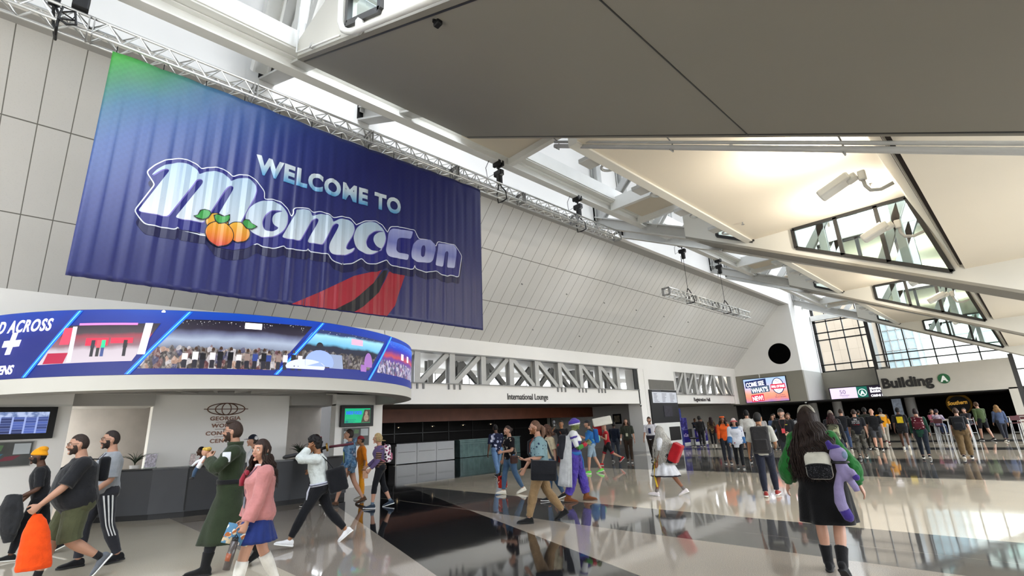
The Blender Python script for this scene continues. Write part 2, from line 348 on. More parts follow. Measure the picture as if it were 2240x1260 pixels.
# outside: stone-clad neighbour, glass tower
def stone_mat():
    m, g, b = newmat('sunlit_stone_facade'); br = g.new('ShaderNodeTexBrick'); br.offset = 0; br.inputs['Scale'].default_value = 1; br.inputs['Brick Width'].default_value = 1.6; br.inputs['Row Height'].default_value = 1.1
    br.inputs['Mortar Size'].default_value = .012; br.inputs['Color1'].default_value = lin('#86796a'); br.inputs['Color2'].default_value = lin('#7f7263'); br.inputs['Mortar'].default_value = lin('#6a5e50')
    X, Y, Z = g.sep(g.obj()); cb = g.new('ShaderNodeCombineXYZ'); g.link(X, cb.inputs[0]); g.link(Z, cb.inputs[1]); g.link(cb.outputs[0], br.inputs['Vector'])
    g.link(g.mix(.15, br.outputs['Color'], g.noise(.5, 4).outputs['Fac'], 'MULTIPLY'), b.inputs['Base Color']); b.inputs['Roughness'].default_value = .85; return m
nb = thing('building', 'tan stone building outside behind the tall grid window', 'building', (-16, 58, 0))
MB().bb((-26, 58.5, 0), (-10.6, 70, 14.6)).build('wall', stone_mat(), nb); MB().bb((-26, 58.2, 13.9), (-10.5, 70.2, 15.2)).build('parapet', stone_mat(), nb)
gt = thing('building', 'pale glass building outside at the edge of the white window', 'building', (-8, 66, 0))
MB().bb((-10.4, 66, 0), (-7.6, 72, 16)).build('glass_wall', mat('blue_glass_facade', '#8fa0a4', .2, var=.1), gt); o = MB()
for i in range(5): o.bb((-10.4+.7*i, 65.9, 0), (-10.32+.7*i, 66, 16))
for i in range(14): o.bb((-10.4, 65.9, 1.1*i), (-7.6, 66, 1.1*i+.07))
o.build('mullion', M['dsteel'], gt)
gt = thing('building', 'white concrete building outside beyond the right window', 'building', (2, 70, 0))
MB().bb((-7.4, 70, 0), (16, 80, 12.5)).build('wall', mat('pale_concrete', '#cfcfc6', .8), gt); o = MB()
for i in range(7): o.bb((-7.4, 69.95, 1.6*i+1), (16, 70, 1.6*i+1.06))
o.build('joint', M['dsteel'], gt)

# ---------------- roof: sloping box beams and flat ceilings between them ----------------
def zs(x): return 7.85-.492*(x+7.4)
def zs0(x): return 8.82-.4925*(x+8.58)                     # the nearest beam sits a little higher
XR = 3.2
def box_beam(ya, yb, xl, nm, zs=zs, chords=None):
    """hollow clad beam across the hall: sloping soffit, two side walls with glazed openings up to the flat ceilings"""
    t = .12; o = MB()
    tl = 0 if chords else .18                                                                     # far edge of the soffit lies a little higher
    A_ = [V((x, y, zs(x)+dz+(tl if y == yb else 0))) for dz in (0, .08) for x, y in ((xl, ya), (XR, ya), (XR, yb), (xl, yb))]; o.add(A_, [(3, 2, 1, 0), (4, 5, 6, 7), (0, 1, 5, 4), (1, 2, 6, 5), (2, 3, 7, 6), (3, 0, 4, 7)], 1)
    for y0 in (ya, yb-t):
        def q(pts): o.prism([(x, y0, z+(tl if y0 > ya else 0)*(z < 7.05)) for x, z in pts], (0, t, 0), m=0)
        e = .14; zb = lambda x: zs(x)+e; sill = .28; zt = 9.3; zi = lambda x: zs(x)+sill
        q([(xl, zs(xl)+.08), (XR, zs(XR)+.08), (XR, zi(XR)), (xl, zi(xl))])                         # spandrel along the slope
        q([(xl, zi(xl)), (-6.28, zi(-6.28)), (-6.28, zt), (xl, zt)])
        q([(-6.28, 8.5), (-5.2, 8.5), (-5.2, zt), (-6.28, zt)])
        q([(-5.2, zi(-5.2)), (-4.02, zi(-4.02)), (-4.02, zt), (-5.2, zt)])
        q([(-4.02, 7.1), (-1.2, 7.1), (-1.2, 7.6), (-4.02, 7.6)])
        q([(-1.24, 7.1), (-.74, zi(-.74)), (XR, zi(XR)), (XR, 5.4), (-.5, 7.6), (-1.24, 7.6)])
        # sliver between the clad post and the small window is closed by the frame below
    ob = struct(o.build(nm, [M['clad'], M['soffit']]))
    for y0, sg in ((ya-.015, -1), (yb+.015, 1)):
        w_ = MB(); zi = lambda x: zs(x)+.28
        def fr(a, b): w_.bar((a[0], y0, a[1]), (b[0], y0, b[1]), .10, .085, up=(0, 1, 0))
        P = [(-4.02, 7.06), (-4.02, zi(-4.02)), (-.76, zi(-.76)), (-1.24, 7.06)]
        for i in range(4): fr(P[i], P[(i+1) % 4])
        for x in (-2.9, -1.93): fr((x, zi(x)), (x, 7.06))
        S = [(-6.28, 8.5), (-6.28, zi(-6.28)), (-5.2, zi(-5.2)), (-5.2, 8.5)]
        for i in range(4): fr(S[i], S[(i+1) % 4])
        wo = struct(w_.build('window_frame', M['frame'])); g_ = MB()
        g_.poly([(x, y0, z) for x, z in P]); g_.poly([(x, y0, z) for x, z in S]); struct(g_.build('window_pane', M['gglass']))
    st = MB()                                                                                # steel web inside and the bare chord ends
    for y0 in (chords or (ya+.2, yb-.3)):
        st.ibeam((-11.3, y0, zs(-11.3)+.1), (xl+.4, y0, zs(xl+.4)+.25), .36, .42, .05)
        st.ibeam((-11.05, y0, zs(-11.1)+.2), (-11.05, y0, 13.5), .3, .3, .04, up=(1, 0, 0))
        for a, b in ((-11.0, -8.6), (-8.6, -6.6)): st.ibeam((a, y0, zs(a)+.3), (b, y0, zs(b)+3.6), .26, .28, .04, up=(0, 1, 0))
        st.ibeam((-9.0, y0, zs(-9)+.2), (-9.0, y0, 13.0), .24, .24, .03, up=(0, 1, 0))
        for a, b in ((-3.9, -2.2), (-2.2, -.6)): st.ibeam((a, y0+.3, zs(a)+.2), (b, y0+.3, 8.8), .2, .2, .03, up=(0, 1, 0))
        for x in (-3.4, -1.6): st.ibeam((x, y0+.3, zs(x)+.2), (x, y0+.3, 8.8), .2, .2, .03, up=(0, 1, 0))
    struct(st.build('roof_truss', M['steel'])); return ob
BEAMS = [(2.75, 7.08, -8.58), (16.0, 18.45, -7.4), (26.8, 29.25, -7.4), (40.6, 43.1, -7.4)]
for i, (a, b, xl) in enumerate(BEAMS): box_beam(a, b, xl, 'ceiling_beam', zs if i else zs0, None if i else (2.95, 5.5))
zs_k, zs = zs, zs0
o = MB(); o.bar((-2.065, 3.3, zs(-2.065)-.004), (-2.065, 7.0, zs(-2.065)-.004), .018, .008, up=(.44, 0, .9)); o.bar((-8.5, 2.86, zs(-8.5)-.004), (XR, 2.86, zs(XR)-.004), .03, .008, up=(.44, 0, .9)); o.bar((-8.5, 6.97, zs(-8.5)-.004), (XR, 6.97, zs(XR)-.004), .03, .008, up=(.44, 0, .9)); struct(o.build('trim_11', M['frame']))
zs = zs_k
def bay(y0, y1):
    xe = -5.2 if y0 > 0 else -2.9
    o = MB(); o.bb((xe, y0, 7.1), (-1.24, y1, 7.3)); o.bb((-.53, y0, 4.88), (XR+.2, y1, 5.1)); struct(o.build('ceiling', M['ceil']))
    o = MB(); o.prism([(-1.24, y0, 7.08), (-.62, y0, 4.95), (-.5, y0, 5.3), (-.9, y0, 7.3)], (0, y1-y0, 0)); struct(o.build('ceiling_riser', M['clad']))
    o = MB(); o.bb((-.64, y0, 5.0), (-.5, y1, 5.3)); struct(o.build('trim_12', mat('dark_slot', '#241a18', .8)))
    if y0 < 0: return
    o = MB(); o.bb((-5.42, y0, 7.05), (-5.2, y1, 7.45)); o.bb((-5.3, y0, 7.4), (-5.2, y1, 9.0)); struct(o.build('trim_13', M['clad']))
for a, b in ((-9, 2.75), (7.08, 16.0), (18.45, 26.8), (29.25, 40.6)): bay(a, b)
# skylight ladder between the clerestory wall and the flat ceilings
for k, (y0, y1) in enumerate(((-6.5, 2.7), (7.1, 15.9), (18.5, 26.7), (29.3, 40.5))):
    o = MB(); z = 9.0
    for y in ((y0+1.8, y1-2.0, y1-.25) if k else (y0+1.8, y1-4.5)): o.bar((-8.95, y, z+.1), (-5.35, y, z+.1), .16, .46)
    o.bb((-5.7, y0, z-.1), (-5.5, y1, z+.5)); struct(o.build('trim_14', M['steelw']))
    o = MB(); o.bb((-8.9, y0, z+.06), (-5.6, y0+1.75, z+.12))
    if k: o.bb((-8.75, y1-1.9, z+.06), (-7.4, y1-.35, z+.12))
    struct(o.build('ceiling_coffer', M['ceil']))
o = MB()
for x in (-11, -9, -7, -5.3): o.bar((x, -9, 14.1), (x, 46, 14.1), .12, .2)
for i in range(14): o.bar((-11.3, -8+4*i, 14.1), (-5.2, -8+4*i, 14.1), .1, .16)
struct(o.build('window_5', M['steelw']))
o = MB(); o.poly([(-11.3, -9, 14.25), (-5.2, -9, 14.25), (-5.2, 46, 14.25), (-11.3, 46, 14.25)]); struct(o.build('window_pane', glassmat('dimming_roof_glass', (.225, .235, .245), .2)))  # pane added and tinted dark to dim the skylight
o = MB(); o.bb((-5.3, -9, 9.0), (-5.2, 2.7, 14.2)); o.bb((-5.3, 7.1, 9.0), (-5.2, 15.9, 14.2)); o.bb((-5.3, 18.5, 9.0), (-5.2, 26.7, 14.2)); o.bb((-5.3, 29.3, 9.0), (-5.2, 40.5, 14.2)); struct(o.build('wall_skylight', M['clere']))
# side and back walls (outside the picture): glazed right side, back wall closed in part to cut light
o = MB(); o.bb((-27, -9.3, 0), (XW, -9.1, 9.5)); o.bb((XW, -9.3, 0), (3.5, -9.1, .3)); o.bb((XW, -9.3, 5.2), (3.5, -9.1, 14.2)); o.bb((XW, -9.3, 0), (-8, -9.1, 5.3)); struct(o.build('wall_back', M['white']))
o = MB()
for i in range(11): o.bb((XW+1.95*i, -9.25, .3), (XW+1.95*i+.1, -9.1, 14))
for z in (2.6, 5, 7.4, 9.8): o.bb((XW, -9.25, z), (3.5, -9.1, z+.1))
struct(o.build('window_7', M['frame']))
o = MB()
for i in range(24): o.bb((3.3, -9+2.2*i, 0), (3.45, -8.9+2.2*i, 5.1))
for z in (.1, 2.4, 5.0): o.bb((3.3, -9, z-.06), (3.45, 43.5, z+.06))
struct(o.build('window_6', M['frame']))
struct(MB().bb((3.46, -9.3, 0), (3.6, 4.5, 5.2)).build('light_block_right', M['white']))  # unseen solid panel added to cut daylight on the left group
# ---------------- big welcome banner ----------------
XB = -9.05; KB = 9.05/10.95                                 # the sheet hangs straight below the rigging track
def mz(z): return 1.65+(z-1.65)*KB
def fold(u, z):
    k = min(1, max(0, (9.1-z)/.6)); h = (9.1-z)/4.65
    a = .011*sin(u*22+1.3*sin(u*1.7))+.007*sin(u*37+2*h+sin(u*3))
    drape = .035*abs(sin((u-.1)*pi/.78))*max(0, 1-(9.1-z)/.7)
    return a*k*(.5+.5*h)*(1.25 if u < 5 else .8)+drape+.03*sin(u*.9+h*2)
def bwarp(dx, u0=0, z0=0, cu=(1, 0), cv=(0, 1)):
    def f(x, y, n):
        u = u0+cu[0]*x+cv[0]*y; z = z0+cu[1]*x+cv[1]*y; return V((XB+(fold(u, z)+dx+n)*KB, u*KB, mz(z)))
    return f
def banner_mat():
    m, g, b = newmat('banner_vinyl_print'); X, Y, Z = g.sep(g.obj())
    u = g.math('DIVIDE', Y, 9.35*KB); v = g.math('DIVIDE', g.math('ADD', Z, 4.6*KB), 4.6*KB)          # 0..1 across, 0..1 up
    d = g.math('ADD', g.math('MULTIPLY', u, 1.45), g.math('MULTIPLY', g.math('SUBTRACT', 1.0, v), .92))
    d = g.math('ADD', d, g.math('MULTIPLY', g.math('SUBTRACT', g.noise(.6, 2).outputs['Fac'], .5), .10))
    c = g.ramp(d, [(.03, '#3d8c3a'), (.15, '#376f52'), (.27, '#335b76'), (.42, '#314b80'), (.66, '#283470'), (.95, '#22265c')])
    ck = g.new('ShaderNodeTexChecker'); ck.inputs['Scale'].default_value = 18; g.link(g.obj(), ck.inputs['Vector'])
    c = g.mix(.10, c, g.ramp(ck.outputs['Fac'], [(0, '#8a8ab0'), (1, '#ffffff')]), 'MULTIPLY')
    g.link(c, b.inputs['Base Color']); b.inputs['Roughness'].default_value = .38; b.inputs['Specular IOR Level'].default_value = .45; return m
ban = thing('banner', 'huge blue and green welcome banner hanging from the truss on the left wall', 'banner', (XB, .09*KB, mz(9.06)))
o = MB(); nu, nv = 190, 44
for j in range(nv+1):
    for i in range(nu+1):
        u = .09+9.35*i/nu; z = 9.06-4.59*j/nv; o.v.append((XB+fold(u, z)*KB, u*KB, mz(z)))
for j in range(nv):
    for i in range(nu): o.f.append((j*(nu+1)+i, j*(nu+1)+i+1, (j+1)*(nu+1)+i+1, (j+1)*(nu+1)+i)); o.fm.append(0)
so = o.build('sheet', banner_mat(), ban, smooth=True)
sm = so.modifiers.new('thickness', 'SOLIDIFY'); sm.thickness = .004
def bmgrid(bm, du, dz):
    for ax, st in ((0, du), (1, dz)):
        lo = min(v.co[ax] for v in bm.verts); hi = max(v.co[ax] for v in bm.verts); q = (int(lo/st)+1)*st
        while q < hi:
            c_ = V((0, 0, 0)); c_[ax] = q; n_ = V((0, 0, 0)); n_[ax] = 1
            bmesh.ops.bisect_plane(bm, geom=bm.verts[:]+bm.edges[:]+bm.faces[:], plane_co=c_, plane_no=n_, dist=1e-5); q += st
def flat(name, polys, m, dx, parent=ban):
    """printed shape on the banner; further outlines are holes"""
    cu = bpy.data.curves.new(name, 'CURVE'); cu.dimensions = '2D'; cu.fill_mode = 'BOTH'; cu.extrude = .002
    for P in polys:
        s = cu.splines.new('POLY'); s.points.add(len(P)-1); s.use_cyclic_u = True
        for q, (a, bb) in zip(s.points, P): q.co = (a, bb, 0, 1)
    t = bpy.data.objects.new(name, cu); me = bpy.data.meshes.new_from_object(t); bpy.data.objects.remove(t); bpy.data.curves.remove(cu); me.name = name
    bm = bmesh.new(); bm.from_mesh(me)
    bmgrid(bm, .05, .25); bm.to_mesh(me); bm.free(); f = bwarp(dx)
    for v in me.vertices: v.co = f(v.co.x, v.co.y, v.co.z)-V(parent.location)
    me.materials.append(m); ob = bpy.data.objects.new(name, me); COL.objects.link(ob); ob.parent = parent; return ob
def smoothp(P, k=4, closed=True):                          # rounds a traced outline (corner cutting)
    for _ in range(2):
        Q = []
        for i in range(len(P)):
            a, b = P[i], P[(i+1) % len(P)]; L = hypot(b[0]-a[0], b[1]-a[1]); t = min(.25, .03/max(L, 1e-4))
            Q += [(a[0]+(b[0]-a[0])*t, a[1]+(b[1]-a[1])*t), (b[0]-(b[0]-a[0])*t, b[1]-(b[1]-a[1])*t)]
        P = Q
    return P
LM1 = [(1.01,6.67),(1.08,6.82),(1.2,6.96),(1.37,7.07),(1.52,7.12),(1.65,7.11),(1.76,7.02),(1.78,6.95),(1.91,7.07),(2.05,7.13),(2.21,7.14),(2.34,7.07),(2.37,6.99),(2.49,7.11),(2.64,7.18),(2.77,7.18),(2.87,7.09),(2.9,6.95),(2.87,6.78),(2.62,6.03),(2.17,6.02),(2.44,6.83),(2.44,6.89),(2.39,6.9),(2.33,6.86),(2.29,6.78),(1.98,5.94),(1.49,5.91),(1.87,6.78),(1.87,6.85),(1.82,6.87),(1.75,6.82),(1.72,6.73),(1.37,5.9),(0.9,5.88),(1.27,6.83),(1.28,6.88),(1.23,6.89),(1.13,6.81),(1.05,6.7)]
def ell(a): return a
LO1 = [(3.62,6.48),(3.62,6.38),(3.59,6.27),(3.55,6.18),(3.48,6.09),(3.4,6.02),(3.3,5.96),(3.21,5.93),(3.11,5.91),(3.02,5.92),(2.93,5.95),(2.86,6.0),(2.8,6.07),(2.76,6.15),(2.74,6.24),(2.74,6.33),(2.77,6.43),(2.81,6.53),(2.87,6.61),(2.95,6.69),(3.04,6.75),(3.13,6.79),(3.23,6.81),(3.33,6.81),(3.42,6.78),(3.5,6.73),(3.56,6.66),(3.61,6.58)]
LH1 = [(3.51,6.63),(3.37,6.63),(3.23,6.57),(3.13,6.44),(3.08,6.27),(3.11,6.15),(3.18,6.07),(3.3,6.08),(3.41,6.16),(3.44,6.22),(3.33,6.26),(3.28,6.35),(3.29,6.46),(3.36,6.56)]
LM2 = [(3.78,6.75),(3.97,6.83),(4.12,6.82),(4.18,6.7),(4.35,6.81),(4.53,6.84),(4.66,6.78),(4.68,6.68),(4.85,6.82),(5.05,6.85),(5.2,6.78),(5.24,6.62),(5.19,6.45),(5.06,6.19),(5.03,6.07),(5.11,6.04),(5.27,6.15),(5.21,6.02),(5.04,5.9),(4.85,5.86),(4.69,5.86),(4.61,5.96),(4.62,6.09),(4.82,6.58),(4.83,6.66),(4.76,6.68),(4.68,6.61),(4.46,6.04),(4.09,6.02),(4.32,6.6),(4.32,6.66),(4.25,6.67),(4.16,6.59),(3.93,6.02),(3.52,6.0),(3.79,6.68)]
LO2 = [(6.1,6.6),(6.09,6.5),(6.06,6.39),(6.01,6.3),(5.94,6.21),(5.85,6.14),(5.76,6.08),(5.67,6.05),(5.57,6.04),(5.48,6.06),(5.4,6.09),(5.33,6.14),(5.27,6.21),(5.24,6.3),(5.22,6.39),(5.23,6.49),(5.26,6.59),(5.3,6.69),(5.37,6.77),(5.45,6.85),(5.54,6.9),(5.63,6.94),(5.73,6.96),(5.83,6.95),(5.91,6.92),(5.99,6.86),(6.05,6.79),(6.08,6.7)]
LH2 = [(6.07,6.76),(5.93,6.77),(5.77,6.71),(5.62,6.56),(5.55,6.37),(5.59,6.23),(5.73,6.16),(5.91,6.18),(6.02,6.26),(5.82,6.32),(5.75,6.45),(5.77,6.59),(5.91,6.72)]
LC = [(6.31,6.92),(6.93,6.99),(6.87,6.75),(6.53,6.71),(6.44,6.64),(6.41,6.33),(6.46,6.27),(6.81,6.28),(6.77,6.11),(6.27,6.1),(6.15,6.14),(6.11,6.25),(6.18,6.75),(6.23,6.86)]
LO3 = [(7.09,6.79),(7.49,6.87),(7.66,6.78),(7.68,6.62),(7.6,6.29),(7.49,6.18),(7.08,6.12),(6.9,6.18),(6.88,6.34),(6.93,6.61)]
LH3 = [(7.23,6.64),(7.32,6.66),(7.34,6.54),(7.3,6.33),(7.23,6.29),(7.18,6.34),(7.19,6.53)]
LN = [(7.76,6.82),(8.31,6.91),(8.44,6.83),(8.44,6.65),(8.35,6.19),(8.08,6.16),(8.14,6.63),(8.09,6.67),(8.0,6.6),(7.94,6.15),(7.67,6.14),(7.77,6.76)]
PL = [(0.94,6.72),(1.05,6.9),(1.19,7.05),(1.35,7.15),(1.53,7.2),(1.68,7.18),(1.81,7.08),(1.94,7.17),(2.12,7.23),(2.29,7.21),(2.4,7.1),(2.52,7.21),(2.67,7.25),(2.83,7.23),(2.97,7.08),(3.06,6.98),(3.07,6.8),(3.23,6.84),(3.42,6.85),(3.6,6.71),(3.7,6.54),(3.75,6.65),(3.73,6.76),(3.87,6.83),(4.07,6.86),(4.2,6.79),(4.36,6.87),(4.55,6.86),(4.7,6.79),(4.88,6.88),(5.11,6.9),(5.28,6.75),(5.29,6.76),(5.53,6.93),(5.8,7.0),(6.0,6.94),(6.15,6.74),(6.25,6.95),(6.46,7.0),(6.98,7.03),(7.12,6.8),(7.44,6.85),(7.7,6.7),(7.76,6.87),(8.39,6.91),(8.62,6.63),(8.5,5.96),(8.2,5.97),(8.1,5.91),(7.86,5.93),(7.72,6.0),(7.35,5.89),(7.04,5.93),(6.99,6.04),(6.94,5.89),(6.28,5.88),(6.15,6.01),(5.84,5.83),(5.61,5.8),(5.45,5.91),(5.21,5.72),(4.93,5.65),(4.72,5.71),(4.62,5.85),(4.19,5.81),(4.13,5.89),(4.09,5.81),(3.64,5.78),(3.59,5.83),(3.4,5.72),(3.19,5.7),(3.02,5.75),(2.83,5.58),(2.61,5.49),(2.38,5.47),(2.24,5.51),(2.18,5.57),(2.05,5.72),(1.61,5.69),(1.56,5.75),(1.52,5.68),(1.04,5.67),(0.86,5.87),(1.1,6.5)]
PL = smoothp(PL); red = mat('red_print', '#8f2430', .4, var=.05); drk = mat('charcoal_print', '#1d1c22', .4); navy = mat('navy_print', '#1f2168', .38, var=.05); wht = mat('white_print', '#cfd3da', .4)
flat('red_swoosh', [[(3.86,4.5),(4.47,4.87),(5.29,5.41),(6.03,5.71),(5.79,5.3),(5.32,4.81),(4.85,4.5)]], red, .006)
flat('black_swoosh', [[(4.85,4.5),(5.32,4.81),(5.79,5.3),(6.07,5.69),(6.2,5.72),(5.96,5.09),(5.56,4.67),(5.33,4.5)]], drk, .006)
flat('red_swoosh', [[(5.33,4.5),(5.56,4.67),(5.96,5.09),(6.23,5.69),(6.71,5.71),(6.54,5.18),(6.41,4.79),(6.2,4.5)]], red, .006)
flat('dropped_outline', [[(a+.03, b-.22) for a, b in PL]], mat('deep_navy_print', '#15163f', .4), .009)
cxp, cyp = sum(p[0] for p in PL)/len(PL), sum(p[1] for p in PL)/len(PL)
def grow(P, d):
    Q = []; n = len(P)
    ar = sum(P[i][0]*P[(i+1) % n][1]-P[(i+1) % n][0]*P[i][1] for i in range(n)); s = 1 if ar > 0 else -1
    for i in range(n):
        a, b = P[i-1], P[(i+1) % n]; tx, ty = b[0]-a[0], b[1]-a[1]; L = hypot(tx, ty) or 1; Q.append((P[i][0]+s*ty/L*d, P[i][1]-s*tx/L*d))
    return Q
flat('white_outline', [grow(PL, .022)], wht, .012); flat('name_backing', [PL], navy, .016)
def silver(name, z0, z1, a, bb, c3):
    m, g, b = newmat(name); X, Y, Z = g.sep(g.obj()); t = g.math('DIVIDE', g.math('SUBTRACT', Z, (z0-9.06)*KB), (z1-z0)*KB)
    g.link(g.ramp(t, [(0, a), (.5, bb), (1, c3)]), b.inputs['Base Color']); b.inputs['Roughness'].default_value = .35; return m
sv = silver('silver_letter_print', 5.9, 7.15, '#bcc4cc', '#a3b3c0', '#8ca3b8'); pv = silver('violet_letter_print', 6.1, 6.95, '#b4b9d4', '#6a70ae', '#9096c4'); pur = mat('purple_edge_print', '#6c5fa8', .4)
for P in ([LM1], [LO1, LH1], [LM2], [LO2, LH2]):
    P = [smoothp(q) for q in P]; flat('letter_edge', [[(a+.018, b-.012) for a, b in q] for q in P], pur, .019); flat('letter', P, sv, .023)
for P in ([LC], [LO3, LH3], [LN]): flat('letter', [smoothp(q) for q in P], pv, .023)
def disc(c, r, ry=None): return [(c[0]+r*cos(t*pi/16), c[1]+(ry or r)*sin(t*pi/16)-(.05*r if t == 24 else 0)) for t in range(32)]
pe = silver('peach_print', 5.5, 6.1, '#b83432', '#cf7f26', '#cf9f36'); gl = mat('leaf_green_print', '#3a8d43', .4)
for k_, (c_, r) in enumerate((((2.22, 6.0), .2), ((2.64, 5.9), .215), ((2.29, 5.77), .255))):
    flat('peach_edge', [disc(c_, r+.018)], drk, .027+.006*k_); flat('peach', [disc(c_, r)], pe, .030+.006*k_)
for P in ([(1.8,6.03),(1.87,6.06),(1.9,6.17),(1.97,6.22),(2.05,6.2),(2.08,6.15),(2.04,6.06),(1.97,6.01),(1.88,6.0)], [(2.15,6.14),(2.23,6.18),(2.33,6.15),(2.43,6.23),(2.43,6.12),(2.37,6.04),(2.25,6.0),(2.19,6.03)], [(2.68,6.11),(2.73,6.2),(2.81,6.22),(2.86,6.15),(2.98,6.11),(2.88,6.03),(2.78,6.03)]):
    flat('leaf_edge', [grow(P, .018)], drk, .046); flat('leaf', [smoothp(P)], gl, .050)
wl = silver('welcome_print', 7.36, 7.9, '#3a86b4', '#a9bac4', '#c2c8cc')
text('welcome_lettering', 'WELCOME TO', .60, wl, ban, (0, 0, 0), (0, 1, 0), (0, 0, 1), .004, bold=.028, warp=bwarp(.02, 2.86, 7.40), wscale=.86, spacing=1.13, grid=.05)
for i in range(13): MB().cyl((XB-.01, (.15+.77*i)*KB, mz(9.05)), (XB-.01, (.15+.77*i)*KB, mz(9.22)), .008, n=6).build('tie', M['black'], ban)

# ---------------- aluminium trusses ----------------
def box_truss(nm, label, y0, y1, x, z, wd, h, bays, grp=None):
    t = thing(nm, label, 'truss', (x, (y0+y1)/2, z)); 
    for dx in (-wd/2, wd/2):
        for dz in (-h/2, h/2): MB().cyl((x+dx, y0, z+dz), (x+dx, y1, z+dz), .024, n=8).build('chord', M['alu'], t, smooth=True)
    o = MB(); st = (y1-y0)/bays
    for i in range(bays):
        a, b = y0+st*i, y0+st*(i+1); m_ = (a+b)/2
        for dx in (-wd/2, wd/2): o.cyl((x+dx, a, z-h/2), (x+dx, m_, z+h/2), .012, n=6); o.cyl((x+dx, m_, z+h/2), (x+dx, b, z-h/2), .012, n=6)
        for dz in (-h/2, h/2): o.cyl((x-wd/2, a, z+dz), (x+wd/2, m_, z+dz), .012, n=6); o.cyl((x+wd/2, m_, z+dz), (x-wd/2, b, z+dz), .012, n=6)
    o.build('bracing', M['alu'], t)
    for i in range(0, bays+1, 6):
        y = y0+st*i; o = MB()
        for k in (-.03, .03): o.bb((x-wd/2-.02, y+k-.008, z-h/2-.02), (x+wd/2+.02, y+k+.008, z-h/2+.03)); o.bb((x-wd/2-.02, y+k-.008, z+h/2-.03), (x+wd/2+.02, y+k+.008, z+h/2+.02)); o.bb((x-wd/2-.03, y+k-.008, z-h/2), (x-wd/2+.03, y+k+.008, z+h/2)); o.bb((x+wd/2-.03, y+k-.008, z-h/2), (x+wd/2+.03, y+k+.008, z+h/2))
        o.build('joint_plate', M['dsteel'], t)
    return t
box_truss('lighting_truss', 'long silver box truss the welcome banner hangs from', -2.64, 14.17, -9.05, mz(9.33), .28, .28, 42)
box_truss('hanging_truss', 'short silver truss hanging free on two cables in front of the panels', 17.2, 25.05, -9.05, 6.46, .28, .28, 22)

# ---------------- rigging hoists on the track ----------------
tr = MB(); tr.ibeam((-9.05, -6, 9.0), (-9.05, 40.3, 9.0), .24, .30, .03); tr.bb((-9.0, -6, 9.16), (-8.75, 40.3, 9.22)); tr.bb((-8.8, -6, 9.2), (-8.72, 40.3, 9.62)); struct(tr.build('trim_15', M['steelw']))
HL = ['black chain hoist above the left end of the banner truss', 'black chain hoist just right of the banner corner', 'black chain hoist over the bare right end of the banner truss', 'black chain hoist over the left part of the short hanging truss', 'black chain hoist over the right part of the short hanging truss']
for k, (y, tz, ty, tx) in enumerate(((-.7, 7.9, -.7, 0), (8.53, 7.9, 8.53, 0), (12.05, 7.9, 12.05, 0), (19.05, 6.46, 19.05, 0), (22.6, 6.46, 22.6, 0))):
    x = tx = -9.05; z = 8.85; h = thing('chain_hoist', HL[k], 'hoist', (x, y, z), 'hoists on the track')
    o = MB(); o.rbox((x, y-.06, z-.03), (.28, .10, .16), .03); o.rbox((x, y+.07, z-.02), (.28, .08, .16), .03); o.cyl((x, y, z-.05), (x, y, z-.2), .03, n=8); o.build('trolley_clamp', M['black'], h)
    o = MB(); o.rbox((x, y, z-.32), (.30, .15, .16), .03); o.rbox((x+.02, y, z-.52), (.15, .14, .3), .04); o.build('motor_body', M['black'], h)
    o = MB(); o.cyl((x+.1, y, z-.3), (x+.1, y, z-.42), .05, n=12); o.cyl((x-.16, y, z-.3), (x-.1, y, z-.3), .05, n=12); o.build('brake_drum', M['dsteel'], h)
    o = MB(); o.tube([(x-.1, y-.05, z-.3), (x-.2, y-.25, z-.45), (x-.15, y-.35, z-.2), (x-.05, y-.3, z+.02)], .009, 6); o.tube([(x-.1, y+.02, z-.5), (x-.2, y+.2, z-.75), (x-.18, y+.3, z-.4)], .009, 6); o.build('control_cable', M['black'], h, smooth=True)
    top_ = tz+(.42 if k > 2 else .30)
    o = MB(); o.cyl((x, y, z-.6), (x, y, top_), .01, n=6); o.build('chain', M['black'], h)
    o = MB(); o.tube([(x, y, top_), (x+.05, y+.05, top_-.1), (x+.15, y+.1, tz+.05), (x+.17, y+.1, tz-.18), (x, y+.1, tz-.2), (x-.17, y+.1, tz-.18), (x-.15, y+.04, tz+.05), (x, y, top_)], .02, 6); o.build('sling', M['black'], h)
hk = thing('truss_hook', 'black lattice hook clamped to the far left of the banner truss', 'hook', (-8.85, -.45, 7.9))
MB().tube([(-8.85, a, b) for a, b in ((-.44, 8.08), (-.40, 7.86), (-.5, 7.8), (-.6, 7.86), (-.58, 8.08), (-.44, 8.08), (-.58, 7.98), (-.42, 7.92), (-.58, 7.86))], .018, 6).build('frame', M['black'], hk)
MB().rbox((-8.9, -.40, 8.3), (.16, .2, .24), .03).build('clamp', M['black'], hk)

